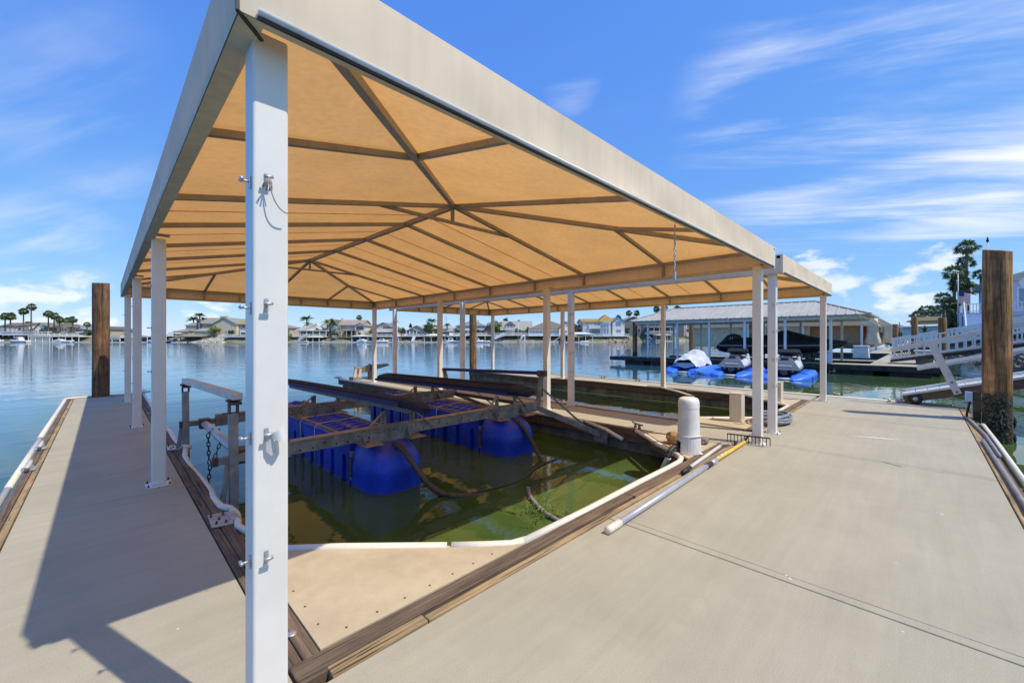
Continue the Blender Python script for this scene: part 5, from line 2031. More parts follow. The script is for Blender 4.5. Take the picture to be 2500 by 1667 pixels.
# broad blue float between the tarped craft and the left jet ski
mb = MB()
secs = []
for x, w, h in ((21.75, .25, .05), (21.95, .75, .16), (22.3, .95, .26), (23.2, 1.0, .33), (24.6, 1.0, .36), (25.4, .95, .34)):
    secs.append([(x, 8.0 - w * .97, -.6), (x, 8.0 - w, WATER + h * .3), (x, 8.0 - w * .8, WATER + h * .85), (x, 8.0 - w * .35, WATER + h), (x, 8.0 + w * .35, WATER + h), (x, 8.0 + w * .8, WATER + h * .85), (x, 8.0 + w, WATER + h * .3), (x, 8.0 + w * .97, -.6)])
mb.loft(secs)
bf = mb.build('float_walkway', 'float_light')
tag(bf, 'broad domed blue plastic float between the tarped craft and the left jet ski', 'float')
cl = MB()
cl.path([(21.65, 7.95, WATER + .06), (21.6, 8.05, WATER + .16), (21.65, 8.25, WATER + .1)], .03, 6)
cl.path([(21.65, 7.8, WATER + .14), (21.62, 8.05, WATER + .08), (21.68, 8.3, WATER + .2)], .025, 6)
tag(cl.build('float_cleat', 'rust'), 'rusty cleat on the nose of the broad blue float', 'cleat')


def text_mesh(name, body, size, parent, mat_name, loc, rot, ext=0.004):
    cu = bpy.data.curves.new(name, 'FONT')
    cu.body = body
    cu.size = size
    cu.extrude = ext
    cu.align_x = 'CENTER'
    cu.align_y = 'CENTER'
    ob_ = bpy.data.objects.new(name + '_tmp', cu)
    COL.objects.link(ob_)
    dg = bpy.context.evaluated_depsgraph_get()
    me = bpy.data.meshes.new_from_object(ob_.evaluated_get(dg))
    bpy.data.objects.remove(ob_)
    bpy.data.curves.remove(cu)
    me.materials.clear()
    me.materials.append(M[mat_name])
    o = bpy.data.objects.new(name, me)
    COL.objects.link(o)
    o.parent = parent
    o.location = Vector(loc) - world_loc(parent)
    o.rotation_euler = rot
    return o


def jet_ski(x, y, z, rot, label):
    """stern toward -x"""
    r = empty('jet_ski', (x, y, z), label, 'jet ski', 'jet skis on the blue floats')

    def P(a, b, c):
        return (x + a, y + b, z + c)
    mb = MB()
    secs = []
    for a, w, k, g_ in ((0, .50, .12, .36), (.5, .56, .06, .38), (1.4, .58, .04, .42), (2.2, .48, .10, .5), (2.8, .28, .26, .58), (3.1, .06, .46, .62)):
        secs.append([P(a, -w, g_), P(a, -w * .98, lerp(k, g_, .5)), P(a, -w * .6, lerp(k, g_, .15)), P(a, 0, k), P(a, w * .6, lerp(k, g_, .15)), P(a, w * .98, lerp(k, g_, .5)), P(a, w, g_)])
    mb.loft(secs)
    mb.build('hull', 'black', r)
    # side deck, swept up toward the bow
    mb = MB()
    secs = []
    for a, w, zl, zh, wi in ((-.02, .60, .34, .50, .42), (.5, .64, .38, .56, .40), (1.2, .62, .42, .66, .38), (1.7, .56, .46, .84, .34), (2.2, .46, .52, .90, .26), (2.8, .26, .60, .80, .12), (3.15, .06, .62, .68, .02)):
        secs.append([P(a, -w, zl), P(a, -lerp(w, wi, .5), lerp(zl, zh, .7)), P(a, -wi, zh), P(a, wi, zh), P(a, lerp(w, wi, .5), lerp(zl, zh, .7)), P(a, w, zl)])
    mb.loft(secs)
    mb.build('side_deck', 'silver_hull', r)
    # wide dark stern apron that carries the lettering
    ap = MB().loft([[P(-.16, -.66, .32), P(-.16, .66, .32), P(-.12, .62, .36), P(-.12, -.62, .36)], [P(.05, -.40, .66), P(.05, .40, .66), P(.1, .40, .68), P(.1, -.40, .68)], [P(.16, -.28, .82), P(.16, .28, .82), P(.2, .28, .84), P(.2, -.28, .84)]], smooth=False).build('stern_apron', 'grey_hull', r)
    text_mesh('lettering', 'YAMAHA', 0.15, ap, 'white', P(-.075, 0, .50), (R(59), 0, R(-90)))
    # seat, hood, bars under a black cover, wind deflectors
    mb = MB()
    secs = []
    for a, w, zt in ((.12, .2, .84), (.5, .22, .92), (1.0, .2, .90), (1.35, .16, .98)):
        secs.append([P(a, -w, .5), P(a, -w, zt - .08), P(a, -w * .6, zt), P(a, w * .6, zt), P(a, w, zt - .08), P(a, w, .5)])
    mb.loft(secs)
    mb.build('seat', 'black', r)
    mb = MB()
    secs = []
    for a, w, zb, zt in ((1.15, .42, 1.02, 1.10), (1.3, .52, .96, 1.22), (1.5, .46, .9, 1.24), (1.8, .2, .88, 1.08)):
        secs.append([P(a, -w, zb + .1), P(a, -w * .7, zb), P(a, w * .7, zb), P(a, w, zb + .1), P(a, w * .9, zt), P(a, -w * .9, zt)])
    mb.loft(secs, smooth=False)
    mb.build('bar_cover', 'black_cover', r)
    for s in (-1, 1):
        MB().extrude([P(1.3, .48 * s, .62), P(2.2, .40 * s, .84), P(1.75, .36 * s, .92), P(1.62, .34 * s, 1.12), P(1.45, .37 * s, .86)], (0, .05 * -s, 0)).build('deflector', 'silver_hull', r)
    MB().lathe(P(-.02, 0, .22), [(.13, -.02), (.13, .10), (.10, .10), (.09, .0)], 16, ax=(-1, 0, 0)).build('jet_nozzle', 'grey_hull', r)
    for s in (-1, 1):
        MB().lathe(P(-.005, .32 * s, .27), [(.04, 0), (.04, .012)], 10, ax=(-1, 0, 0)).build('drain_cap', 'silver_hull', r)
    r.rotation_euler = (0, 0, rot)
    return r


jet_ski(22.45, 6.75, WATER + .10, R(4), 'dark grey and silver jet ski with black handlebar cover, left of the two uncovered')
jet_ski(22.25, 4.45, WATER + .10, R(4), 'dark grey and silver jet ski with black handlebar cover, right of the two uncovered')

# tarped watercraft
tw = empty('tarped_watercraft', (22.9, 9.15, WATER + .1), 'small watercraft draped in a crumpled grey-white tarp on a blue float', 'watercraft')
mb = MB()
secs = []
for a, w, k, g_ in ((0, .55, .12, .42), (.8, .62, .06, .46), (1.8, .6, .08, .52), (2.6, .38, .25, .6), (3.1, .06, .45, .66)):
    secs.append([(22.6 + a, 9.15 - w, WATER + g_ + .1), (22.6 + a, 9.15 - w * .95, WATER + lerp(k, g_, .5) + .1), (22.6 + a, 9.15, WATER + k + .1), (22.6 + a, 9.15 + w * .95, WATER + lerp(k, g_, .5) + .1), (22.6 + a, 9.15 + w, WATER + g_ + .1)])
mb.loft(secs)
mb.build('hull', 'blue_side', tw)
mb = MB()
mb.smooth = True
nu, nv = 40, 28
rnd = random.Random(5)
ph = [rnd.uniform(0, 6.3) for _ in range(8)]
vs = []
for i in range(nu + 1):
    u = i / nu
    a = -.15 + 3.35 * u
    w = .66 * (1 - max(0, u - .55) ** 2 * 3.5)
    prof = .55 + .50 * math.exp(-((u - .5) / .16) ** 2) + .30 * math.exp(-((u - .16) / .12) ** 2) + .12 * u
    for j in range(nv + 1):
        v = j / nv * 2 - 1
        fold = .035 * math.sin(22 * u + 3 * v + ph[0]) + .03 * math.sin(9 * v + 14 * u + ph[1]) + .02 * math.sin(31 * u - 7 * v + ph[2])
        z = prof * (1 - abs(v) ** 2.2 * .55) + fold * (.4 + abs(v))
        if abs(v) > .86:
            z -= .12 * (abs(v) - .86) / .14 + .07 * abs(math.sin(15 * u + ph[3]))
        vs.append((22.6 + a + .02 * math.sin(9 * v), 9.15 + v * w * (1 + fold * .5), WATER + .12 + max(z, .2)))
mb.add(vs, [(i * (nv + 1) + j, (i + 1) * (nv + 1) + j, (i + 1) * (nv + 1) + j + 1, i * (nv + 1) + j + 1) for i in range(nu) for j in range(nv)])
mb.build('tarp', 'tarp_grey', tw)

# dock furniture on the neighbouring docks


def dock_box(x, y, z, w, d, h, label, taper=0.0):
    b = empty('dock_box', (x, y, z), label, 'dock box', 'white dock boxes')
    MB().hexa([(x - w / 2 + taper, y - d / 2 + taper, z), (x + w / 2 - taper, y - d / 2 + taper, z), (x + w / 2 - taper, y + d / 2 - taper, z), (x - w / 2 + taper, y + d / 2 - taper, z)],
              [(x - w / 2, y - d / 2, z + h * .86), (x + w / 2, y - d / 2, z + h * .86), (x + w / 2, y + d / 2, z + h * .86), (x - w / 2, y + d / 2, z + h * .86)]).build('bin', 'white', b, bevel=0.02)
    MB().box(x - w / 2 - .04, y - d / 2 - .04, z + h * .865, x + w / 2 + .04, y + d / 2 + .04, z + h).build('lid', 'white', b, bevel=0.03)
    return b


dock_box(31.2, -0.15, 0.136, .62, .75, .72, 'white dock box with a lid at the outer end of the neighbouring walkway', .05)
dock_box(37.2, 2.9, 0.136, .7, .75, .85, 'tapered white dock box standing deeper along the neighbouring walkway', -.06)


def bollard(x, y, z, h, r, label, m='white'):
    b = empty('dock_bollard', (x, y, z), label, 'bollard', 'slim dock bollards')
    MB().lathe((x, y, z), [(r, 0), (r, h * .88)], 14).build('shaft', m, b)
    MB().lathe((x, y, z + h * .885), [(r * 1.3, 0), (r * 1.35, h * .06), (r * .9, h * .115)], 14).build('cap', 'white', b)
    return b


bollard(27.75, 16.3, 0.14, .55, .10, 'slim white bollard on the outer tip of the neighbouring dock')
bollard(32.6, 13.9, 0.136, .6, .10, 'slim white bollard on the farther neighbouring finger')
b = empty('power_pedestal', (27.75, 3.5, 0.14), 'pale blue power pedestal on the neighbouring dock right of the jet skis', 'power pedestal')
MB().box(27.65, 3.36, 0.14, 27.87, 3.64, 0.76).build('column', 'pale_blue', b, bevel=0.02)
MB().box(27.62, 3.33, 0.765, 27.9, 3.67, 0.82).build('cap', 'white', b, bevel=0.02)
tr = empty('wire_frame', (27.75, 15.6, 0.14), 'dark triangular wire frame leaning beside the pile on the neighbouring dock', 'wire frame')
mb = MB()
tri = [(27.7, 16.0, .15), (27.7, 15.3, .15), (27.85, 15.35, .62), (27.85, 15.55, .62)]
mb.path(tri, .02, 6, closed=True)
mb.build('outline', 'dark_brown', tr)
mb = MB()
mb.path([tri[0], tri[2]], .012, 5)
mb.path([tri[1], tri[3]], .012, 5)
mb.build('cross_wire', 'dark_brown', tr)
pile(28.3, 15.2, .17, -1.3, 3.1, 'greyish wooden pile at the tip of the neighbouring dock', 'pile', seed=31)
pile(33.9, 13.2, .17, -1.3, 2.85, 'wooden pile seen under the metal-roofed shelter', 'pile', seed=32)
pile(46.0, 11.9, .3, -1.3, 2.95, 'dark pile behind the outboard of the black-covered boat', 'pile', seed=33)
pile(36.2, -0.95, .19, -1.3, 2.75, 'bare grey pile standing behind the gangway rail', 'pile_low', seed=34)
pile(47.5, 0.35, .2, -1.3, 3.3, 'orange-brown pile among the white gangway rails', 'pile_low', seed=35)
pile(60.0, 1.9, .22, -1.3, 3.0, 'short dark pile farthest along the neighbouring walkway', 'pile', seed=36)

# the slatted white gangways beyond ours


def slat_gangway(x0, x1, ya, yb, za, zb, label, n):
    g_ = empty('slatted_gangway', ((x0 + x1) / 2, (ya + yb) / 2, za), label, 'gangway', 'white slatted gangways')
    for x in (x0, x1):
        for h, w in ((1.05, .075), (.58, .06), (0.10, .08)):
            MB().bar((x, ya, za + h), (x, yb, zb + h), .06, w).build('rail', 'white', g_)
        for k in range(n):
            t = (k + .5) / n
            y, z = lerp(ya, yb, t), lerp(za, zb, t)
            MB().box(x - .015, y - .03, z + .14, x + .015, y + .03, z + 1.0).build('slat', 'white', g_)
    MB().hexa([(x0, yb, zb - .35), (x1, yb, zb - .35), (x1, ya, za - .1), (x0, ya, za - .1)], [(x0, yb, zb), (x1, yb, zb), (x1, ya, za + .02), (x0, ya, za + .02)]).build('deck', 'dock_dark', g_)
    return g_


slat_gangway(30.0, 31.25, 1.15, -7.5, 0.30, 2.12, 'white slatted gangway climbing to the right, nearest beyond ours', 30)
slat_gangway(44.0, 45.3, 1.6, -7.5, 0.35, 2.4, 'white slatted gangway behind the first one, beside the orange-brown pile', 32)
slat_gangway(58.0, 59.3, 2.2, -7.5, 0.4, 2.6, 'white slatted gangway farthest down the row', 30)
bk = MB()
for k in range(9):
    a = Vector((42 + k * .2, .9 - k * .12, .16))
    bk.path([a + Vector((0, .35 * math.cos(t), .38 + .35 * math.sin(t))) for t in [j * math.pi / 6 for j in range(12)]], .025, 5, closed=True)
tag(bk.build('coiled_cables', 'rubber'), 'tangle of dark cables and wheels at the foot of the second slatted gangway', 'cables')

# tan-tarped boathouse farther along
tb_ = empty('tarped_boathouse', (61, 9, 0.13), 'long boathouse with a tan canvas valance and curtains tied at the near end', 'boathouse')
MB().extrude([(60, 4.4, 2.95), (60, 4.9, 3.95), (60, 24, 3.95), (60, 24, 2.95)], (5.5, 0, 0)).build('valance', 'curtain', tb_)
MB().box(60.6, 9.5, .3, 60.7, 24, 2.94).build('side_curtain', 'curtain', tb_)
MB().box(61.5, 4.7, .9, 61.6, 10, 2.94).build('inner_wall', 'brown_wall', tb_)
MB().box(64.8, 3.4, .9, 64.9, 8, 2.9).build('back_panel', 'red', tb_)
for x, y in ((60.1, 4.55), (60.2, 10), (63.5, 3.55), (60.15, 16)):
    MB().box(x, y, .13, x + .2, y + .2, 2.95).build('post', 'white', tb_)
for x, y in ((60.5, 3.75), (64.2, 2.6)):
    mb = MB()
    secs = []
    for k in range(9):
        t = k / 8
        w = .55 - .22 * math.sin(min(1, t * 1.15) * math.pi) * .6 + .12 * t
        secs.append([(x + .2 * math.cos(a), y + w * math.cos(a) * .8 + .1 * t, lerp(3.0, .95, t) + .0) if False else (x + .25 * math.sin(a) * (1 + .2 * math.sin(5 * a)), y + w * math.cos(a) * (1 + .12 * math.sin(7 * a)), lerp(3.0, .95, t)) for a in [2 * math.pi * j / 24 for j in range(24)]])
    mb.loft(secs)
    mb.build('tied_curtain', 'tarp', tb_)
    MB().extrude([(x - .3, y + .9, 3.95), (x - .3, y - .8, 2.7), (x - .3, y + .9, 2.95)], (.8, 0, 0)).build('end_flap', 'tarp', tb_)
MB().extrude([(63.6, 3.3, 2.95), (63.6, 3.9, 3.9), (63.6, 5.2, 3.9), (63.6, 5.2, 2.95)], (4, 0, 0)).build('rear_valance', 'tarp', tb_)
for x, y, nm, m in ((58.5, 6.8, 'nearer', 'silver_hull'), (66, 3.6, 'farther', 'cream')):
    sk = empty('skiff', (x, y, 0.2), '%s small pale skiff by the tan-tarped boathouse' % nm, 'boat')
    mb = MB()
    hull(mb, x, [y + 4, y + 2.5, y + 1, y, y - .6], [.9, 1, .9, .5, .05], [.2, .2, .3, .5, .8], [.9, .9, .95, 1.0, 1.1])
    mb.build('hull', m, sk)
    secs = []
    for yy, w, zt in ((y + 4, .9, 1.2), (y + 2.5, 1, 1.5), (y + 1.4, .9, 1.35), (y + .4, .6, 1.1)):
        secs.append([(x - w, yy, .93), (x - w * .5, yy, zt), (x + w * .5, yy, zt), (x + w, yy, .93)])
    MB().loft(secs).build('cover', 'rubber', sk)


# ---------------------------------------------------------------- far bank, in its own axes (s along the bank, d away from us)
def bank(s, d, z=0.0):
    k = 0.70710678
    return ((d + s) * k, (d - s) * k, z)


class LB(MB):
    def build(self, name, mats, parent=None, bevel=0.0, seg=2):
        self.v = [bank(*p) for p in self.v]
        return MB.build(self, name, mats, parent, bevel, seg)


HM = {}


def hm(col, kind='wall'):
    key = (kind, col)
    if key not in HM:
        nm = 'house_%s_%d' % (kind, len(HM))
        if kind == 'roof':
            HM[key] = roof_mat(nm, (col[0] * .78, col[1] * .76, col[2] * .72), 1.6)
        else:
            HM[key] = mat(nm, (col[0] * 0.98, col[1] * 0.90, col[2] * 0.78), 0.85, var=0.06, vscale=0.8)
    return HM[key]


# land
mb = LB()
mb.smooth = True
prof = [(0, -1.5), (1.5, -.2), (4.5, 1.6), (7, 2.35), (40, 2.6), (400, 4.0)]


def land(d0, s0, s1, n, seed, name, label):
    rnd = random.Random(seed)
    vs, fs = [], []
    for i in range(n + 1):
        s = lerp(s0, s1, i / n)
        j = rnd.uniform(-.8, .8)
        for d, z in prof:
            vs.append((s, d0 + d + (j if d < 8 else 0), z))
    m = len(prof)
    for i in range(n):
        for k in range(m - 1):
            fs.append((i * m + k, (i + 1) * m + k, (i + 1) * m + k + 1, i * m + k + 1))
    mb = LB()
    mb.add(vs, fs, True)
    return tag(mb.build(name, 'earth'), label, kind='structure')


land(178, -260, 57.01, 60, 1, 'far_bank', 'far shore of the lagoon with houses on it')
land(232, 56.09, 150, 30, 2, 'farther_bank', 'stretch of far shore that sets back on the right')
# the near right-hand bank that the gangways climb to
mb = MB()
pr = [(-2.6, -1.4), (-3.2, -.35), (-4.6, .7), (-6.4, 2.0), (-9, 2.2), (-200, 2.6)]
vs, fs = [], []
rnd = random.Random(4)
nx = 60
for i in range(nx + 1):
    x = lerp(-40, 300, i / nx)
    for y, z in pr:
        vs.append((x, y + rnd.uniform(-.25, .25) + (min(6, max(0, x - 60) * .06) if True else 0), z))
m = len(pr)
mb.add(vs, [(i * m + k, (i + 1) * m + k, (i + 1) * m + k + 1, i * m + k + 1) for i in range(nx) for k in range(m - 1)], True)
tag(mb.build('side_bank', 'earth'), 'earth bank on the right that the gangways climb to', kind='structure')

# rip-rap
_bm = bmesh.new()
bmesh.ops.create_icosphere(_bm, subdivisions=1, radius=1)
ICO_V = [v.co.copy() for v in _bm.verts]
ICO_F = [tuple(v.index for v in f.verts) for f in _bm.faces]
_bm.free()


def riprap(name, label, pts, cls, m, rmin, rmax, seed):
    rnd = random.Random(seed)
    mb = cls()
    for p in pts(rnd):
        r = rnd.uniform(rmin, rmax)
        q = Euler((rnd.uniform(0, 6), rnd.uniform(0, 6), rnd.uniform(0, 6))).to_matrix()
        sc = Vector((rnd.uniform(.7, 1.2), rnd.uniform(.6, 1.1), rnd.uniform(.5, .9)))
        mb.add([Vector(p) + q @ Vector((v.x * sc.x, v.y * sc.y, v.z * sc.z)) * r * rnd.uniform(.88, 1.12) for v in ICO_V], ICO_F, False)
    return tag(mb.build(name, m), label, kind='stuff')


M['riprap'] = mat('riprap', (0.42, 0.38, 0.30), 0.95, var=0.35, vscale=.8)
M['riprap_brown'] = mat('riprap_brown', (0.36, 0.28, 0.17), 0.95, var=0.4, vscale=.8)


def slope_pts(s0, s1, n, d0=178, ztop=2.6):
    def f(rnd):
        for k in range(n):
            t = rnd.random()
            s = lerp(s0, s1, rnd.random())
            edge = min((s - s0), (s1 - s)) / (s1 - s0) * 5
            h = min(1, max(.25, edge))
            yield (s, d0 + .2 + t * 6.5, lerp(-.5, ztop * h, t))
    return f


riprap('riprap', 'pale rock bank below the big tan house', slope_pts(-140.86, -125.78, 700), LB, 'riprap', .22, .5, 1)
riprap('riprap', 'brown rock bank below the grey house with the golden roof', slope_pts(38.99, 56.27, 650), LB, 'riprap_brown', .22, .55, 2)
riprap('riprap', 'pale rocks along the rest of the far shore', slope_pts(-102.98, 38.62, 1500, ztop=1.6), LB, 'riprap', .2, .45, 3)
riprap('riprap', 'pale rock bank on the setback shore', slope_pts(72.39, 102.06, 500, 232, 2.4), LB, 'riprap', .3, .6, 4)


def side_pts(rnd):
    for k in range(1100):
        x = lerp(12, 110, rnd.random() ** 1.3)
        t = rnd.random()
        sh = min(6, max(0, x - 60) * .06)
        yield (x, lerp(-2.7, -5.8, t) + sh, lerp(-.6, 1.75, t))


M['riprap_dark'] = mat('riprap_dark', (0.16, 0.14, 0.12), 0.95, var=0.4, vscale=1.5)
riprap('riprap', 'dark rocks lining the near right-hand bank', side_pts, MB, 'riprap_dark', .18, .42, 6)


# ---- houses ---------------------------------------------------------------------
def roof_solid(mb, s0, s1, d0, d1, ze, zr, kind, oh=.5, th=.22):
    a0, a1, b0, b1 = s0 - oh, s1 + oh, d0 - oh, d1 + oh
    if kind == 'side':           # ridge parallel to the bank
        dm = (b0 + b1) / 2
        mb.extrude([(a0, b0, ze), (a0, dm, zr), (a0, b1, ze), (a0, b1, ze - th), (a0, dm, zr - th), (a0, b0, ze - th)], (a1 - a0, 0, 0))
    elif kind == 'front':        # gable end toward the water
        sm = (a0 + a1) / 2
        mb.extrude([(a0, b0, ze), (sm, b0, zr), (a1, b0, ze), (a1, b0, ze - th), (sm, b0, zr - th), (a0, b0, ze - th)], (0, b1 - b0, 0))
    elif kind == 'hip':
        w = min((a1 - a0), (b1 - b0)) / 2
        if a1 - a0 >= b1 - b0:
            E, F = (a0 + w, (b0 + b1) / 2, zr), (a1 - w, (b0 + b1) / 2, zr)
            mb.add([(a0, b0, ze), (a1, b0, ze), (a1, b1, ze), (a0, b1, ze), E, F], [(0, 1, 5, 4), (1, 2, 5), (2, 3, 4, 5), (3, 0, 4), (3, 2, 1, 0)])
        else:
            E, F = ((a0 + a1) / 2, b0 + w, zr), ((a0 + a1) / 2, b1 - w, zr)
            mb.add([(a0, b0, ze), (a1, b0, ze), (a1, b1, ze), (a0, b1, ze), E, F], [(0, 1, 4), (1, 2, 5, 4), (2, 3, 5), (3, 0, 4, 5), (3, 2, 1, 0)])
        mb.box(a0, b0, ze - th, a1, b1, ze - .01)
    elif kind == 'flat':
        mb.box(a0, b0, ze, a1, b1, ze + th)
    elif kind == 'shed':         # falls toward the water
        mb.extrude([(a0, b0, ze), (a0, b1, zr), (a0, b1, zr - th), (a0, b0, ze - th)], (a1 - a0, 0, 0))


def wall_solid(mb, s0, s1, d0, d1, zb, ze, zr, kind):
    mb.box(s0, d0, zb, s1, d1, ze - .05)
    if kind == 'front':
        sm = (s0 + s1) / 2
        k = (zr - ze) / ((s1 - s0) / 2 + .5) * ((s1 - s0) / 2)
        mb.extrude([(s0, d0, ze - .06), (s1, d0, ze - .06), (sm, d0, ze + k - .1)], (0, d1 - d0, 0))
    elif kind == 'side':
        dm = (d0 + d1) / 2
        k = (zr - ze) / ((d1 - d0) / 2 + .5) * ((d1 - d0) / 2)
        mb.extrude([(s0, d0, ze - .06), (s0, d1, ze - .06), (s0, dm, ze + k - .1)], (s1 - s0, 0, 0))


def window(parent, s0, s1, z0, z1, d, glass='glass', frame='white', split=1):
    f = LB().box(s0, d - .10, z0, s1, d - .005, z1).build('window', frame, parent)
    b = .12
    for k in range(split):
        a0, a1 = lerp(s0 + b * .6, s1 - b * .6, k / split) + b * .4, lerp(s0 + b * .6, s1 - b * .6, (k + 1) / split) - b * .4
        LB().box(a0, d - .13, z0 + b, a1, d - .103, z1 - b).build('pane', glass, f)
    return f


def railing(parent, s0, s1, d, z, h=1.0, m='white', d2=None, n=None):
    """top and bottom rail, posts and balusters of one deck edge"""
    mb = LB()
    mb.box(s0, d - .05, z + h - .1, s1, d + .05, z + h)
    mb.box(s0, d - .04, z + .08, s1, d + .04, z + .18)
    k = max(2, int((s1 - s0) / 2.2))
    for i in range(k + 1):
        s = lerp(s0 + .06, s1 - .06, i / k)
        mb.box(s - .07, d - .07, z, s + .07, d + .07, z + h + .05)
    k = max(4, int((s1 - s0) / .32))
    for i in range(k + 1):
        s = lerp(s0 + .06, s1 - .06, i / k)
        mb.box(s - .05, d - .02, z + .15, s + .05, d + .02, z + h - .05)
    return mb.build('railing', m, parent)


def deck(parent, s0, s1, d0, d1, z, m='white', rail=True, posts=True, under=True):
    dk = LB().box(s0, d0, z - .3, s1, d1, z).build('deck', m, parent)
    if posts:
        k = max(2, int((s1 - s0) / 3))
        for i in range(k + 1):
            s = lerp(s0 + .2, s1 - .2, i / k)
            LB().box(s - .12, d0 + .3, -1, s + .12, d0 + .54, z - .3).build('deck_post', 'dock_dark', dk)
    if under:
        LB().box(s0 + .3, d1 - .6, -.8, s1 - .3, d1 - .3, z - .3).build('skirt_board', 'dock_dark', dk)
    if rail:
        railing(parent, s0, s1, d0 + .1, z, m=m)
    return dk


def house(label, s0, s1, depth, zb, ze, zr, kind, wall, roof, wins=(), d0=186, cat='house', glass='glass', chimney=None, frame='white', wings=(), group='houses along the far shore'):
    cx_, cy_, _ = bank((s0 + s1) / 2, d0 + depth / 2)
    h = empty('waterside_house', (cx_, cy_, zb), label, cat, group)
    mb = LB()
    wall_solid(mb, s0, s1, d0, d0 + depth, zb, ze, zr, kind)
    mb.build('wall', hm(wall), h)
    mb = LB()
    roof_solid(mb, s0, s1, d0, d0 + depth, ze, zr, kind)
    rf = mb.build('roof', hm(roof, 'roof'), h)
    for (a, b, dd, de, zz, e, r, k, wc, rc) in wings:
        mb = LB()
        wall_solid(mb, a, b, dd, dd + de, zz, e, r, k)
        mb.build('wing_wall', hm(wc), h)
        mb = LB()
        roof_solid(mb, a, b, dd, dd + de, e, r, k, .4)
        mb.build('wing_roof', hm(rc, 'roof'), h)
    for w in wins:
        a, b, z0, z1 = w[:4]
        window(h, a, b, z0, z1, w[4] if len(w) > 4 else d0, glass, frame, w[5] if len(w) > 5 else 1)
    if chimney:
        a, b, z1, cm = chimney
        LB().box(a, d0 + depth * .4, ze - .5, b, d0 + depth * .4 + 1.2, z1).build('chimney', hm(cm), rf)
    return h


def row(s0, s1, n, w, z0, z1, d=186, split=1):
    return [(lerp(s0, s1, (i + .5) / n) - w / 2, lerp(s0, s1, (i + .5) / n) + w / 2, z0, z1, d, split) for i in range(n)]


GY, TAN, WH, BL = (.36, .34, .31), (.56, .48, .36), (.70, .69, .66), (.27, .31, .36)
RB, RO, RG = (.22, .185, .14), (.25, .235, .17), (.16, .145, .12)
G = 2.5

# left end of the bank
h = house('low brown-roofed house with a dark chimney at the far left of the shore', -234.46, -222.88, 12, G, 6.74, 8.76, 'side', WH, RB, row(-226.92, -223.24, 2, 1.4, 5.09, 6.19), chimney=(-227.47, -225.45, 9.32, (.12, .09, .07)))
deck(h, -233.54, -222.51, 181, 186, 3.25)
railing(h, -226.92, -222.51, 183.5, 4.72)
h = house('white gabled house with a wide olive roof behind slim palms', -224.53, -212.39, 15, G, 5.64, 8.76, 'side', WH, RO, row(-221.59, -217.73, 3, 1.0, 4.53, 5.09), d0=189,
          wings=[(-217.36, -212.39, 186, 12, G, 5.82, 8.67, 'front', WH, RO)])
for a, b, z0, z1 in ((-214.60, -213.87, 5.09, 6.19), (-213.50, -212.76, 5.09, 6.19), (-214.42, -214.05, 6.56, 6.92), (-216.99, -216.26, 4.17, 5.09), (-214.42, -212.95, 3.06, 4.35)):
    window(h, a, b, z0, z1, 186, 'glass', 'white', 1)
deck(h, -226.19, -212.21, 181, 186, 3.06)
mb = LB()
for k in range(9):
    s = lerp(-225.82, -205.96, k / 8)
    mb.box(s - .15, 181.1, 2.33, s + .15, 181.4, 4.17)
mb.box(-226.19, 180.9, 4.17, -205.59, 182.6, 4.44)
mb.build('pergola', 'white', h)
h = house('brown-grey house with a hipped roof and a tan two-storey end', -212.39, -204.86, 14, G, 5.64, 8.21, 'hip', (.30, .25, .20), RG, row(-211.48, -205.22, 4, 1.3, 3.61, 4.90),
          wings=[(-205.41, -200.81, 184.5, 11, G, 6.56, 7.29, 'side', TAN, (.38, .27, .17))])
for r_ in row(-204.67, -200.99, 3, 1.2, 4.53, 5.82, 184.5) + row(-204.67, -200.99, 3, 1.4, 2.88, 3.98, 184.5):
    window(h, *r_[:5], 'glass', 'white', 1)
deck(h, -211.84, -200.63, 181, 184.5, 2.70)
h = house('dark grey house with a white steep gable and two rows of windows', -200.44, -196.03, 12, G, 6.19, 7.66, 'side', (.13, .14, .16), (.24, .25, .25), row(-200.26, -198.24, 2, 1.4, 3.43, 5.09),
          wings=[(-198.24, -192.72, 184.8, 11, G, 3.98, 6.92, 'front', (.62, .62, .6), (.3, .3, .29))])
for r_ in row(-197.32, -194.56, 3, 1.5, 4.53, 5.64, 184.8) + row(-197.68, -193.27, 5, 1.3, 3.06, 3.98, 184.8):
    window(h, *r_[:5], 'glass', 'white', 1)
deck(h, -200.44, -192.35, 181, 184.8, 2.70)
h = house('dull low house half hidden by bright shrubs left of the tall split pile', -193.82, -188.67, 12, G, 5.64, 7.11, 'hip', (.42, .38, .33), RG, row(-192.17, -189.04, 2, 1.3, 3.61, 4.90), d0=192)

# the big tan house on the point
h = house('large two-storey tan house with a broad olive roof on the rocky point', -143.80, -134.24, 14, G, 8.21, 11.15, 'side', (.34, .30, .25), (.33, .32, .25), d0=187,
          wins=row(-139.76, -135.71, 2, 2.4, 6.74, 7.75, 187, 2), chimney=(-137.73, -134.61, 11.80, (.30, .27, .22)),
          wings=[(-135.34, -124.49, 184.5, 16, G, 7.84, 10.88, 'front', (.60, .52, .39), (.33, .32, .25)),
                 (-151.71, -144.17, 190, 10, G, 7.48, 8.95, 'side', (.42, .40, .36), (.33, .32, .25)),
                 (-151.71, -144.91, 183, 8, G, 4.53, 6.01, 'shed', (.52, .44, .31), (.38, .36, .30)),
                 (-141.96, -134.98, 182.5, 5, G, 4.72, 6.19, 'shed', (.50, .45, .36), (.42, .41, .36))])
for a, b, z0, z1 in ((-129.46, -128.54, 4.17, 4.72), (-127.25, -126.70, 3.98, 4.72), (-126.89, -126.33, 7.11, 7.84)):
    window(h, a, b, z0, z1, 184.5)
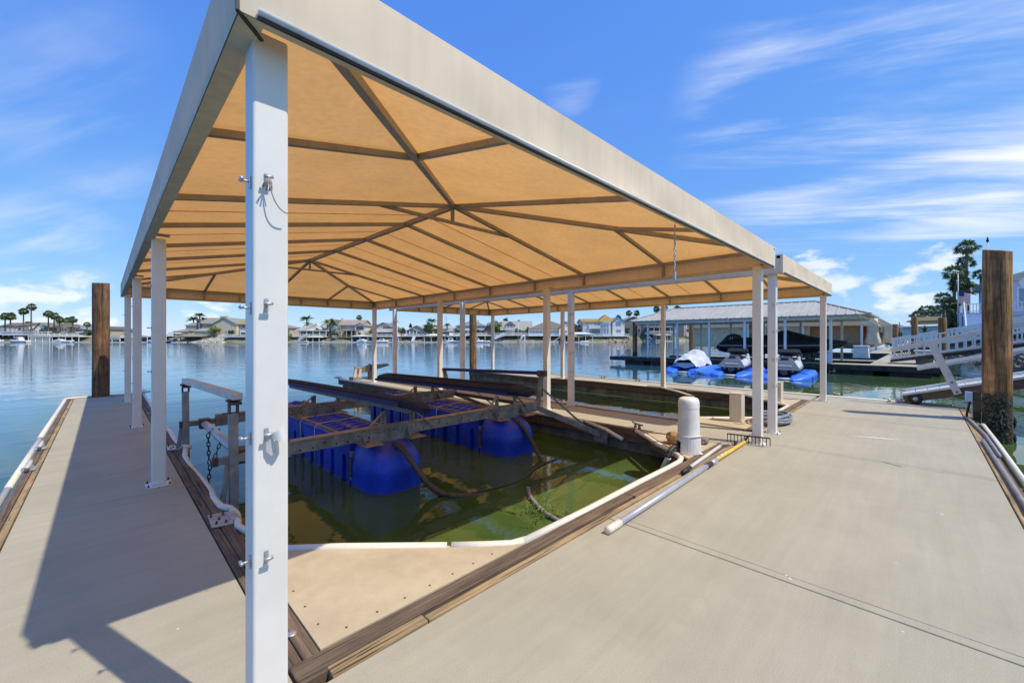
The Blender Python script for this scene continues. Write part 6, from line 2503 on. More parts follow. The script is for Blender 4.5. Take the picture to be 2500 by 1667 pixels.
LB().extrude([(-144.17, 186.6, 11.25), (-142.15, 186.6, 8.21), (-142.15, 186.6, 5.09), (-144.17, 186.6, 5.09)], (0, .3, 0)).build('dark_gable', hm((.09, .07, .07)), h)
window(h, -143.25, -142.33, 5.64, 8.76, 186.5, 'glass_blue', 'dark_brown')
deck(h, -146.19, -136.63, 179.5, 183, 2.33, 'wood_pale', rail=False)
railing(h, -144.35, -136.63, 179.6, 2.33, m='paint_dull')
mb = LB()
for k in range(9):
    mb.box(-150.24 + k * .38, 179 + k * .02, 0.12 + k * .26, -150.24 + (k + 1) * .38, 180.4, 0.12 + (k + 1) * .26)
mb.bar((-150.24, 179, 0.86), (-146.19, 179, 3.61), .1, .12)
mb.build('stairs', 'cream', h)
LB().box(-151.16, 179.5, 3.43, -147.85, 183, 3.98).build('porch_roof', 'white', h)
LB().box(-151.16, 180, 1.04, -148.22, 182.5, 1.41).build('landing', 'cream', h)
railing(h, -131.67, -124.68, 183, 2.14, m='white')
h = house('slate-blue house with a golden roof and white trim right of the tan house', -125.41, -117.32, 12, G, 7.84, 9.87, 'side', BL, (.42, .31, .09), [(-123.21, -121.00, 6.37, 7.66, 186, 1), (-123.21, -121.00, 3.06, 4.35, 186, 2), (-119.53, -118.06, 6.37, 7.66, 186, 1)])
LB().box(-123.67, 185.6, 2.51, -120.45, 185.99, 5.09).build('bay_panel', 'white', h)
window(h, -123.12, -121.09, 3.06, 4.35, 185.6, split=2)
deck(h, -126.89, -112.17, 180, 186, 2.14, 'paint_dull')
h = house('low tan house with a pale hipped roof behind dark palms', -112.17, -101.14, 12, G, 6.19, 8.03, 'hip', TAN, (.36, .30, .24), row(-111.25, -101.14, 5, 1.4, 3.43, 5.09))

# behind the canopy
h = house('tan-roofed house glimpsed above the low white gabled one', -99.12, -91.39, 12, G, 6.74, 9.13, 'hip', (.42, .36, .3), (.46, .37, .29), d0=204)
h = house('low white house with one long sloping gable and a white veranda', -98.01, -82.38, 12, G, 4.90, 8.03, 'side', (.62, .62, .56), (.45, .44, .4), row(-96.73, -82.75, 9, 1.2, 3.25, 4.35), d0=188)
LB().extrude([(-98.20, 184.5, 4.90), (-88.27, 184.5, 8.03), (-85.88, 184.5, 5.55), (-88.64, 184.5, 6.37), (-88.82, 184.5, 5.09)], (0, 3, 0)).build('gable_screen', hm((.60, .60, .52)), h)
LB().bar((-98.75, 184.3, 4.72), (-87.90, 184.3, 8.21), .5, .35).build('barge_board', 'white', h)
LB().bar((-88.64, 184.3, 6.56), (-85.88, 184.3, 5.45), .5, .3).build('barge_board', 'white', h)
mb = LB()
mb.box(-97.09, 180.6, 4.72, -82.20, 186, 5.01)
for k in range(6):
    s = lerp(-96.73, -82.38, k / 5)
    mb.box(s - .12, 180.8, 1.59, s + .12, 181.05, 4.72)
mb.build('veranda', 'white', h)
deck(h, -97.09, -82.02, 180.4, 187, 2.33, 'white')
mb = LB()
for k in range(11):
    mb.box(-93.42 + k * .36, 178.6, -0.06 + k * .25, -93.42 + (k + 1) * .36, 180.2, -0.06 + (k + 1) * .25)
mb.bar((-93.42, 178.5, 0.86), (-89.37, 178.5, 3.43), .1, .8)
mb.build('stairs', 'paint_dull', h)
h = house('two-storey house with a tan tiled roof, dark green side and a shaded patio', -79.44, -68.41, 13, G, 7.48, 10.05, 'side', (.52, .46, .37), (.42, .34, .26), [(-73.56, -71.72, 5.45, 6.92, 186, 2)], glass='glass_blue', chimney=(-79.99, -79.07, 10.79, (.6, .55, .48)),
          wings=[(-70.80, -66.20, 184, 12, G, 7.11, 8.49, 'front', (.66, .60, .52), (.36, .30, .24)), (-82.94, -78.89, 184.5, 14, G, 6.92, 10.05, 'front', (.10, .12, .09), (.14, .15, .11))])
window(h, -70.06, -66.94, 5.27, 6.83, 184, 'glass', 'dark_brown', 2)
LB().box(-76.13, 181.5, 4.72, -68.78, 186, 4.99).build('patio_roof', hm((.3, .27, .24), 'roof'), h)
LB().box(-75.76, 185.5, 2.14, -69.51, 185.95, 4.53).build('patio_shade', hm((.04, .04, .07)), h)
for a, b in ((-72.64, -71.90), (-70.98, -70.25), (-69.33, -67.86)):
    window(h, a, b, 2.70, 4.17, 183.6, 'glass', 'cream')
for k in range(4):
    s = lerp(-75.95, -68.96, k / 3)
    LB().box(s - .1, 181.6, 1.96, s + .1, 181.8, 4.72).build('patio_post', 'white', h)
deck(h, -76.50, -66.20, 180.5, 186, 1.96, 'wood_pale')
h = house('cream chalet with a steep gable and an upper balcony', -64.18, -53.33, 15, G, 5.45, 8.76, 'front', (.58, .50, .40), (.30, .25, .21), row(-58.85, -54.25, 3, 1.6, 5.82, 6.74) + row(-61.05, -54.25, 5, 1.7, 2.88, 4.17))
railing(h, -61.42, -53.70, 184.5, 4.72)
LB().box(-61.79, 184.2, 4.35, -53.33, 186, 4.72).build('balcony', 'white', h)
deck(h, -62.16, -53.33, 181, 186, 2.33)
h = house('flat-roofed modern tan house set back above the bungalow', -46.52, -40.82, 12, G, 8.30, 0, 'flat', (.55, .47, .33), (.18, .18, .17), d0=215,
          wings=[(-50.02, -45.97, 213, 12, G, 7.29, 0, 'flat', (.45, .42, .36), (.12, .13, .13))])
h = house('blue-grey bungalow with nested gables above a white railed deck', -47.81, -39.17, 13, G, 4.90, 7.38, 'front', BL, (.42, .38, .32), row(-47.26, -40.09, 4, 2.2, 3.25, 4.35, 186, 2),
          wings=[(-47.63, -42.48, 184.2, 5, G, 4.72, 6.01, 'front', (.16, .17, .19), (.5, .49, .46))])
for k in range(4):
    s = lerp(-47.26, -42.66, k / 3)
    LB().box(s - .12, 182.6, 3.06, s + .12, 182.85, 4.72).build('porch_post', 'white', h)
deck(h, -48.73, -38.99, 180.6, 186, 2.51)
mb = LB()
for k in range(9):
    mb.box(-43.95, 178 + k * .3, 0.12 + k * .24, -42.66, 178.3 + k * .3, 0.12 + (k + 1) * .24)
mb.build('stairs', 'white', h)
h = house('long low house with a pale grey roof and deep eaves', -35.31, -25.19, 13, G, 4.72, 6.74, 'side', (.28, .25, .21), (.44, .42, .37), row(-32.18, -27.58, 4, 1.8, 3.43, 4.35))
LB().box(-28.32, 184, 2.14, -26.48, 185.5, 3.98).build('garden_shed', 'white', h)
deck(h, -34.94, -25.38, 181, 186, 2.33, 'cream', rail=False)
h = house('two-storey pale blue house with a slate roof behind the orange-brown pile', -25.38, -11.77, 14, G, 7.11, 10.05, 'hip', (.42, .45, .50), (.26, .27, .30), row(-24.64, -11.95, 7, 1.8, 6.01, 6.83, 186, 2) + row(-25.01, -18.39, 4, 1.5, 3.43, 4.90), chimney=(-16.73, -15.45, 9.87, (.62, .6, .58)))
LB().box(-21.70, 185.2, 5.09, -11.77, 186, 5.82).build('band', 'white', h)
deck(h, -25.74, -11.03, 180.8, 186, 2.88, 'white')
h = house('brown tudor-like gable tucked under the willow', -13.61, -8.09, 10, G, 3.98, 7.11, 'front', (.16, .13, .11), (.2, .17, .15), row(-12.87, -8.46, 3, 1.4, 2.88, 3.98), d0=184)
h = house('grey chalet with a tall gable, white balcony and big slanted roof', -5.15, 9.19, 16, G, 5.09, 9.68, 'side', (.33, .30, .27), (.43, .40, .34), [], d0=188, chimney=(6.25, 6.99, 7.66, (.14, .11, .11)),
          wings=[(-2.94, 1.10, 185.5, 14, G, 7.48, 9.22, 'front', (.36, .35, .35), (.40, .38, .33))])
for a, b, z0, z1 in ((-2.02, -1.29, 6.37, 7.48), (-0.74, 0.18, 6.37, 7.48), (1.47, 2.57, 4.17, 6.01), (2.94, 4.05, 4.17, 5.45)):
    window(h, a, b, z0, z1, 185.5 if a < 1.10 else 187.6, 'glass', 'dark_brown')
LB().box(-5.33, 183.6, 5.27, 1.10, 185.5, 5.55).build('balcony', 'white', h)
railing(h, -5.33, 1.10, 183.7, 5.55, 1.2)
for r_ in row(-4.78, 5.88, 7, 1.7, 3.98, 5.09, 187.8):
    window(h, *r_[:5], 'glass', 'paint_dull')
deck(h, -7.72, 6.62, 180.6, 188, 2.88, 'white')
mb = LB()
for k in range(16):
    mb.box(-2.94 - (k + 1) * .42, 179.2, 2.70 - (k + 1) * .155, -2.94 - k * .42, 180.5, 2.70 - k * .155)
mb.hexa([(-3.31, 179.1, 2.88), (-9.19, 179.1, 0.30), (-9.19, 179.2, 0.30), (-3.31, 179.2, 2.88)], [(-3.31, 179.1, 4.17), (-9.19, 179.1, 1.41), (-9.19, 179.2, 1.41), (-3.31, 179.2, 4.17)])
mb.build('stairs', 'white', h)
h = house('white house under a big mossy brown roof with a row of blue windows', 7.54, 27.58, 17, G, 5.64, 9.50, 'hip', (.66, .67, .68), (.23, .20, .14), row(8.09, 14.71, 4, 2.2, 3.43, 4.90, 186, 2) + row(16.18, 22.07, 4, 1.8, 3.06, 4.90), glass='glass_blue',
          wings=[(21.33, 27.58, 184.5, 14, G, 5.82, 9.13, 'front', (.66, .66, .60), (.25, .22, .16))])
window(h, 22.80, 25.01, 3.43, 5.09, 184.5, 'glass_blue', 'white', 2)
deck(h, 6.99, 27.58, 180.6, 186, 2.70, 'white')
h = house('pale grey house with a round-topped porch peeking over the shrubs', 27.22, 32.00, 10, G, 8.21, 10.05, 'front', (.5, .48, .42), (.32, .3, .2), row(27.95, 30.34, 2, 1.4, 6.92, 8.03, 205), d0=205)
h = house('tall grey and white house with golden hipped roofs and a glazed turret', 32.18, 45.97, 14, G, 8.95, 10.60, 'side', (.52, .54, .57), (.42, .28, .08), row(33.47, 38.62, 3, 1.6, 7.66, 8.58) + row(35.67, 39.72, 4, 1.9, 3.43, 5.64, 186, 2), glass='glass_blue',
          wings=[(39.35, 46.89, 184.6, 12, 8.95, 8.95, 12.35, 'hip', (.44, .49, .56), (.44, .29, .07)), (45.24, 50.57, 183.6, 14, G, 8.95, 11.06, 'front', (.66, .67, .68), (.30, .32, .36))])
LB().prism([(39.90, 186), (39.90, 184.6), (41.01, 183.4), (43.77, 183.4), (45.05, 184.6), (45.05, 186)], G, 8.98).build('turret', hm((.40, .46, .54)), h)
for a, b in ((41.28, 42.30), (42.48, 43.49)):
    window(h, a, b, 6.56, 8.58, 183.4, 'glass_blue', 'white')
    window(h, a, b, 3.43, 6.01, 183.4, 'glass_blue', 'white')
window(h, 46.71, 49.10, 7.11, 9.13, 183.6, 'glass_blue', 'paint_dull', 3)
window(h, 46.71, 49.10, 3.98, 5.45, 183.6, 'glass_blue', 'white', 2)
LB().box(34.57, 183.4, 5.82, 39.72, 186, 7.29).build('balcony', hm((.55, .57, .6)), h)
deck(h, 32.00, 51.86, 180.6, 186, 2.51, 'white')

# the setback shore, seen under the metal roof
h = house('brown and slate-blue house with white sash windows beside the grey pile', 65.27, 76.43, 14, G, 11.59, 14.20, 'front', (.20, .18, .165), (.36, .30, .24), d0=238, wins=[(70.73, 72.16, 9.93, 11.47, 238, 1), (70.49, 72.63, 4.94, 7.32, 238, 1), (73.10, 74.77, 4.94, 7.32, 238, 1)])
h = house('dark grey house with two deep tiers of covered terrace', 75.00, 100.16, 14, G, 10.88, 14.67, 'hip', (.13, .13, .15), (.3, .29, .27), row(83.07, 94.94, 4, 2.2, 8.50, 10.40, 238), d0=238)
for z0 in (7.55, 3.75):
    LB().box(77.38, 232.5, z0, 93.75, 238, z0 + .5).build('terrace_roof', hm((.46, .44, .40), 'roof'), h)
    for k in range(6):
        s = lerp(77.85, 93.28, k / 5)
        LB().box(s - .12, 232.7, z0 - 3, s + .12, 232.95, z0).build('terrace_post', 'white', h)
railing(h, 77.85, 93.75, 232.6, 4.47, 1.2)
mb = LB()
for k in range(12):
    mb.box(75.48 + k * .36, 230.8, 4.70 - (k + 1) * .38, 75.48 + (k + 1) * .36, 232.3, 4.70 - k * .38)
mb.build('stairs', 'blue_side', h)
h = house('pale tan upper storey with a lattice stair right of the dark terraced house', 96.13, 102.54, 12, G, 10.88, 13.25, 'side', (.52, .46, .38), (.36, .33, .28), row(96.84, 99.69, 2, 1.4, 8.26, 9.93, 240), d0=240)
h = house('small white house with red trim between two leaning palms', 103.49, 108.71, 10, G, 7.32, 8.74, 'side', (.62, .60, .58), (.5, .48, .45), row(104.43, 108.23, 3, 1.6, 5.18, 6.84, 246), d0=246)
h = house('low house with a grey hipped roof and cream fascia on the setback shore', 112.50, 122.95, 12, G, 4.94, 7.32, 'hip', (.38, .36, .34), (.34, .33, .31), row(113.93, 122.00, 3, 2, 3.28, 4.70, 244), d0=244)
h = house('light blue gabled house on the right of the setback shore', 124.85, 137.66, 14, G, 6.84, 9.45, 'front', (.40, .47, .54), (.45, .45, .44), row(126.27, 136.71, 5, 2.2, 4.47, 6.48, 242, 2), d0=242, glass='glass_blue')
railing(h, 124.85, 138.14, 239, 3.75, 1.2)

# ---- shelters, boats and docks along the far shore ------------------------------------


def shelter(label, s0, s1, d, zt, h=.6, m='cream', curtain=0, posts=4, kind='flat', dep=6):
    cx_, cy_, _ = bank((s0 + s1) / 2, d + dep / 2)
    r = empty('boat_shelter', (cx_, cy_, 0), label, 'boat shelter', 'boat shelters along the far shore')
    mb = LB()
    if kind == 'flat':
        mb.box(s0, d, zt - h, s1, d + dep, zt)
    else:
        roof_solid(mb, s0, s1, d, d + dep, zt - h, zt + .25, 'hip', .2, .2)
    mb.build('roof', m, r)
    for k in range(posts):
        s = lerp(s0 + .2, s1 - .2, k / (posts - 1))
        LB().box(s - .1, d + .1, -.2, s + .1, d + .3, zt - h).build('post', 'white', r)
    if curtain:
        LB().box(s0 + .3, d + .5, zt - h - curtain, s1 - .3, d + .6, zt - h).build('curtain', m, r)
    LB().box(s0 - 1, d - .6, -.5, s1 + 1, d + .6, 0.0).build('dock_edge', 'paint_dull', r)
    return r


def boat(label, s, d, L_, w=2.0, hgt=1.2, m='white', cabin=None, cover=None, sign=1):
    cx_, cy_, _ = bank(s, d)
    r = empty('moored_boat', (cx_, cy_, WATER), label, 'boat', 'boats moored along the far shore')
    mb = LB()
    secs = []
    for t, k, ke, g_ in ((-.5, .9, 0, .8), (-.2, 1, -.05, .82), (.2, .92, 0, .9), (.42, .45, .2, 1.0), (.5, .04, .5, 1.08)):
        ss = s + sign * t * L_
        hw = w / 2 * k
        secs.append([(ss, d - hw, WATER + hgt * g_), (ss, d - hw * .85, WATER + hgt * (ke + .2)), (ss, d, WATER + hgt * ke - .1), (ss, d + hw * .85, WATER + hgt * (ke + .2)), (ss, d + hw, WATER + hgt * g_)])
    mb.loft(secs)
    mb.build('hull', m, r)
    if cabin:
        mb = LB()
        mb.hexa([(s - sign * L_ * .25 - .6, d - w * .38, WATER + hgt * .8), (s + L_ * .16, d - w * .38, WATER + hgt * .85), (s + L_ * .16, d + w * .38, WATER + hgt * .85), (s - sign * L_ * .25 - .6, d + w * .38, WATER + hgt * .8)],
                [(s - L_ * .22, d - w * .32, WATER + hgt + cabin), (s + L_ * .06, d - w * .32, WATER + hgt + cabin), (s + L_ * .06, d + w * .32, WATER + hgt + cabin), (s - L_ * .22, d + w * .32, WATER + hgt + cabin)])
        c = mb.build('cabin', 'white', r)
        LB().box(s - L_ * .2, d - w * .41, WATER + hgt + cabin * .35, s + L_ * .06, d - w * .385, WATER + hgt + cabin * .75).build('cabin_window', 'glass', c)
    if cover:
        secs = []
        for t, k, zt in ((-.5, .9, 1.0), (-.2, 1, 1.35), (.1, .95, 1.6), (.3, .75, 1.25), (.48, .1, 1.1)):
            ss = s + sign * t * L_
            hw = w / 2 * k * 1.02
            secs.append([(ss, d - hw, WATER + hgt * .78), (ss, d - hw * .5, WATER + hgt * zt), (ss, d + hw * .5, WATER + hgt * zt), (ss, d + hw, WATER + hgt * .78)])
        mb = LB()
        mb.loft(secs)
        mb.build('cover', cover, r)
    return r


boat('white houseboat with a long dark window strip at the far left', -223.98, 177, 7.4, 2.6, 1.1, 'white', cabin=1.3)
boat('white cabin cruiser with a dark hood below the brown-grey house', -212.95, 176.5, 8, 2.6, 1.2, 'white', cabin=1.2, sign=-1)
shelter('black-hooded boat stall beside the white cruiser', -216.26, -209.64, 178, 2.51, .3, 'black', 0, 3, dep=5)
shelter('long cream covered slip with curtains left of the tall split pile', -210.00, -200.44, 177, 2.60, .6, 'cream', 1.9, 4)
shelter('flat cream covered slip partly behind the tall split pile', -200.26, -188.31, 177.5, 2.51, .5, 'cream', 0, 5)
boat('small grey runabout under the flat cream slip roof', -195.84, 177, 5, 2, 1, 'paint_dull', cover='tarp_grey')
boat('second small white runabout beside the tall split pile', -191.62, 176.6, 4.5, 1.9, 1, 'white')
shelter('low cream boathouse right of the tall split pile', -180.58, -169.92, 177, 2.60, 1.0, 'cream', .9, 4)
shelter('pale low slip cover seen between the left canopy posts', -166.42, -158.51, 177.5, 2.70, .5, 'white', 0, 3)
shelter('brown-railed jetty hut at the foot of the palm clump', -156.31, -151.53, 179, 3.06, .2, 'wood_pale', 1.0, 3)
boat('pale blue boat tied under the palm clump', -154.10, 176.6, 5.5, 2, 1.0, 'pale_blue', cover='white')
boat('low navy boat beside the rock bank of the tan house', -148.95, 176.4, 4.6, 1.8, .7, 'navy')
shelter('tan-roofed slip with a dark boat below the white veranda', -89.37, -83.49, 177, 2.33, .35, 'cream', 0, 3, 'hip')
boat('dark covered boat under the small tan slip roof', -86.25, 178.5, 4.4, 2, 1.2, 'dock_dark', cover='black_cover')
boat('white skiff at the foot of the veranda stairs', -90.66, 176.6, 5.5, 1.7, .6, 'white')
boat('white float boat right of the tan-roofed slip', -83.30, 176.6, 4, 1.6, .5, 'white')
shelter('pale umbrella-like slip roof in front of the patio house', -69.88, -62.52, 177.5, 2.70, .3, 'white', 0, 3, 'hip')
boat('white boat with a blue stripe under the pale slip roof', -64.91, 177, 4.2, 1.8, 1.0, 'white', cover='tarp_grey')
boat('white boat moored below the cream chalet, left one', -60.50, 176.8, 4.4, 1.8, .9, 'white', cover='black_cover')
boat('white boat moored below the cream chalet, right one', -55.90, 176.8, 4.6, 1.8, .9, 'white', cabin=.8)
shelter('white awning slip left of the blue-grey bungalow', -52.23, -49.28, 177.5, 2.79, .35, 'white', 0, 3, 'hip', 4)
boat('flat white barge in front of the bungalow', -48.73, 176.5, 3.6, 1.6, .4, 'white')
shelter('wide white slip roof right of the bungalow', -38.25, -28.87, 177, 3.16, .5, 'white', 0, 4, 'hip')
boat('dark runabout under the wide white slip roof', -30.53, 177.5, 4.6, 2, 1.0, 'grey_hull', cover='navy')
boat('blue and white motor boat right of the wide white slip roof', -26.11, 176.8, 4.4, 2, 1.0, 'white', cabin=1.0)
boat('covered cruiser in front of the pale blue house', -22.99, 177, 5, 2.1, 1.1, 'white', cover='black_cover')
shelter('white flat slip roof left of the orange-brown pile', -27.95, -20.23, 178.5, 2.70, .4, 'white', 0, 3)
boat('white boat with a canopy right of the orange-brown pile', -14.71, 177, 4.6, 2, 1.0, 'white', cabin=.9)
boat('low white boat by the willow', -11.77, 176.6, 4.4, 1.9, .8, 'white')
shelter('white slip cover under the willow', -15.45, -8.09, 178.5, 2.88, .45, 'white', 0, 3)
sl = empty('water_slide', bank(4.23, 177.5, 0.0), 'white curved water slide on the far dock', 'slide')
mb = LB()
pts = [(5.52, 177.5, 2.51), (4.78, 177.5, 2.42), (4.05, 177.5, 1.59), (3.31, 177.5, 0.49)]
mb.path(pts, .45, 8)
mb.build('chute', 'white', sl)
LB().bar((5.52, 177.5, WATER), (5.52, 177.5, 2.51), .12, .6).build('ladder', 'paint_dull', sl)
shelter('white hip-roofed slip over a white boat', 22.80, 35.12, 177, 3.89, .55, 'white', 0, 5, 'hip')
boat('white launch hanging under the white hip-roofed slip', 31.63, 178, 4, 1.9, .8, 'white')
ss = MB
st = empty('dock_stairs', bank(19.49, 178, 0), 'white stairs leading down to the far dock beside the hip-roofed slip', 'stairs')
for k in range(8):
    LB().box(18.02 + k * .36, 178, WATER + .3 + k * .27, 18.02 + (k + 1) * .36, 179.4, WATER + .3 + (k + 1) * .27).build('step', 'white', st)
shelter('grey-roofed slip with a dark curtain on the setback shore', 80.70, 90.67, 229, 3.52, .4, 'metal_roof', 0, 4, 'hip')
boat('white bowrider in the dark slip below the terraced house', 83.07, 228.5, 6, 2.2, 1.0, 'white', cover='black_cover')
shelter('tan slip roof with a navy boat cover on the setback shore', 114.64, 122.95, 229, 4.23, .5, 'tarp', 0, 3)
boat('navy covered boat under the tan slip roof', 118.20, 229.6, 6.5, 2.4, 1.6, 'navy', cover='navy')
boat('white pontoon boat beside the navy cover', 121.52, 228.6, 4.5, 2.2, 1.2, 'white', cabin=1.2)
lb = shelter('cream boathouse corner at the left edge of the view', -230.05 - 55 + 45, -228.67, 168, 5.09, 1.2, 'cream', 6, 2)

# continuous floating dock edges along the far bank
fd = empty('far_dock', bank(-20, 177, 0), 'low pale floating docks along the foot of the far shore', kind='structure')
rnd = random.Random(12)
s = -228.03
while s < 36.78:
    L_ = rnd.uniform(5, 12)
    if not (-143.44 < s < -126.89):
        LB().box(s, 176.2 + rnd.uniform(-.3, .3), -.7, s + L_ - .3, 178.2, -.02 + rnd.uniform(-.05, .05)).build('dock_section', 'paint_dull' if rnd.random() < .6 else 'cream', fd)
    s += L_ + rnd.uniform(0, 3)


# ---------------------------------------------------------------- trees
def fan_crown(seed, n=64, bw=0.055, lofty=False):
    rnd = random.Random(seed)
    mb = MB()
    for k in range(n):
        az = rnd.uniform(0, 6.283)
        el = R(rnd.choice([rnd.uniform(-65, -15), rnd.uniform(-25, 30), rnd.uniform(-10, 55), rnd.uniform(30, 85)]))
        if lofty:
            el = R(rnd.uniform(-45, 80))
        d = Vector((math.cos(az) * math.cos(el), math.sin(az) * math.cos(el), math.sin(el)))
        Lp = rnd.uniform(.34, .5)
        base = Vector((0, 0, 0))
        hub = d * Lp + Vector((0, 0, -.05))
        side = d.cross(Vector((0, 0, 1)))
        if side.length < .1:
            side = Vector((1, 0, 0))
        side.normalize()
        side = Matrix.Rotation(rnd.uniform(-1.1, 1.1), 3, d) @ side
        up = side.cross(d).normalized()
        mb.add([base - side * .012, base + side * .012, hub], [(0, 1, 2)])
        m = 11
        for i in range(m):
            a = lerp(-1.25, 1.25, i / (m - 1)) + rnd.uniform(-.06, .06)
            bl = (d * math.cos(a) + side * math.sin(a)).normalized()
            L_ = .5 * rnd.uniform(.75, 1.05) * (1 - .25 * abs(a) / 1.25)
            droop = Vector((0, 0, -rnd.uniform(.06, .26)))
            wv = (up * .5 + side * math.cos(a) - d * math.sin(a)).normalized() * bw
            mid = hub + bl * L_ * .55 + up * .01
            tip = hub + bl * L_ + droop
            mb.add([hub, mid - wv, tip, mid + wv], [(0, 1, 2, 3)])
    return mb


def feather_crown(seed, n=30):
    rnd = random.Random(seed)
    mb = MB()
    for k in range(n):
        az = rnd.uniform(0, 6.283)
        el = R(rnd.uniform(5, 80))
        h = Vector((math.cos(az), math.sin(az), 0))
        side = Vector((-math.sin(az), math.cos(az), 0))
        pts = []
        L_ = rnd.uniform(.85, 1.1)
        for i in range(9):
            t = i / 8
            x = L_ * t * math.cos(el) * (1 + .1 * t)
            z = L_ * (t * math.sin(el) - .75 * t * t * (1 - .4 * math.sin(el)))
            pts.append(h * (x + .25 * t * t) + Vector((0, 0, z)))
        for i in range(8):
            a, b = pts[i], pts[i + 1]
            mb.add([a - side * .008, a + side * .008, b + side * .008, b - side * .008], [(0, 1, 2, 3)])
            for q in range(3):
                c = a.lerp(b, q / 3)
                ll = .26 * math.sin(min(1, (i + q / 3 + .8) / 8) * math.pi * .95) + .05
                for s in (-1, 1):
                    tip = c + side * s * ll * .8 + (b - a) * .9 + Vector((0, 0, -ll * rnd.uniform(.2, .7)))
                    w = (b - a).normalized() * .035
                    mb.add([c - w, c + w, tip], [(0, 1, 2)])
    return mb


FANS = [fan_crown(k).mesh('fan_crown_mesh_%d' % k, 'palm') for k in range(3)]
FANS_D = [fan_crown(k + 10, 50, 0.040, True).mesh('fan_dark_mesh_%d' % k, 'palm_dark') for k in range(2)]
FEATH = [feather_crown(k).mesh('feather_crown_mesh_%d' % k, 'palm') for k in range(2)]
FEATH_Y = [feather_crown(7, 26).mesh('feather_yellow_mesh', 'leaf_yellow')]
SKIRT = MB()
rnd = random.Random(77)
for k in range(60):
    a = rnd.uniform(0, 6.28)
    r0, r1 = .05, rnd.uniform(.10, .22)
    z1 = rnd.uniform(-.5, -.2)
    w = .04
    c = Vector((math.cos(a), math.sin(a), 0))
    t = Vector((-math.sin(a), math.cos(a), 0))
    SKIRT.add([c * r0, c * r1 + t * w + Vector((0, 0, z1 * .5)), c * r1 * .9 + Vector((0, 0, z1)), c * r1 - t * w + Vector((0, 0, z1 * .5))], [(0, 1, 2, 3)])
SKIRT = SKIRT.mesh('dead_skirt_mesh', 'palm_dead')
PALM_N = [0]


def palm(p, ztop, r, crown, label, zb=2.3, lean=0.0, tr=None, skirt=True, group='fan palms on the shores', flat=.95):
    PALM_N[0] += 1
    rnd = random.Random(PALM_N[0])
    x, y, _ = p
    root = empty('palm_tree', (x, y, zb), label, 'palm tree', group)
    tr = tr or r * .11
    top = Vector((x + lean, y - lean * .5, ztop))
    mb = MB()
    pts = [Vector((x, y, zb)).lerp(top, k / 6) + Vector((lean * .25 * math.sin(k / 6 * 3.14), 0, 0)) for k in range(7)]
    mb.path(pts, tr * 1.25, 8, r2=tr * .8)
    mb.build('trunk', 'trunk', root)
    c = place(crown, 'crown', root, top, (rnd.uniform(-.12, .12), rnd.uniform(-.12, .12), rnd.uniform(0, 6.3)))
    c.scale = (r, r, r * flat)
    if skirt:
        s = place(SKIRT, 'dead_fronds', root, top)
        s.scale = (r, r, r * .9)
    return root


def farp(px, t=175):
    return bank(px, t)


k = 0
for a, zt, r, nm in ((-228.39, 11.52, 2.3, 'fan palm at the far left edge of the shore, left of its twin'), (-226.00, 11.52, 2.5, 'fan palm at the far left edge of the shore, right of its twin'),
                     (-220.12, 13.73, 2.2, 'slim fan palm above the olive roof, shorter of two'), (-216.62, 15.75, 2.2, 'slim fan palm above the olive roof, taller of two'),
                     (-217.73, 10.23, 2.3, 'low dark fan palm tucked behind the olive roof'), (-208.90, 12.63, 2.2, 'fan palm leading the row of three by the brown-grey house'),
                     (-206.33, 11.71, 2.2, 'middle fan palm of the row of three by the brown-grey house'), (-203.94, 9.87, 2.2, 'last and shortest fan palm of the row of three'),
                     (-197.87, 10.05, 2.1, 'lone fan palm over the dark grey gable'), (-191.43, 7.84, 1.6, 'small palm over the bright shrubs left of the pile')):
    palm(bank(a, 184 if k != 4 else 200), zt, r, FANS[k % 3], nm)
    k += 1
for a, zt, r, nm, cr, sk in ((-152.81, 10.60, 2.6, 'left feathery palm of the clump beside the tan house', FEATH[0], False), (-149.87, 12.44, 2.6, 'tall feathery palm in the middle of the clump beside the tan house', FEATH[1], False),
                             (-147.85, 10.42, 2.4, 'right feathery palm of the clump beside the tan house', FEATH[0], False), (-122.47, 10.23, 1.6, 'small palm peeping over the golden roof', FEATH[1], False),
                             (-98.57, 10.79, 2.9, 'dark drooping palm left of the white veranda', FEATH[1], False), (-93.60, 8.21, 1.9, 'yellowish palm behind the white gabled house', FEATH_Y[0], False),
                             (-86.80, 9.87, 2.5, 'golden-green palm between the veranda and the patio house, left one', FEATH_Y[0], False), (-84.59, 8.76, 2.7, 'golden-green palm between the veranda and the patio house, right one', FEATH_Y[0], False),
                             (-73.37, 11.52, 1.7, 'round fan palm above the tan tiled roof', FANS[0], True), (-56.09, 9.50, 1.7, 'palm peeping over the cream chalet', FEATH[0], False),
                             (-38.43, 9.68, 2.7, 'arching palm above the dark round tree', FEATH[1], False), (-29.61, 7.48, 1.8, 'palm beside the thin bare mast', FEATH[0], False),
                             (30.16, 6.74, 1.8, 'palm in front of the house with the golden roof', FEATH[1], False)):
    palm(bank(a, 196 if zt > 9.32 else 187), zt, r, cr, nm, skirt=sk, group='palms on the shores')
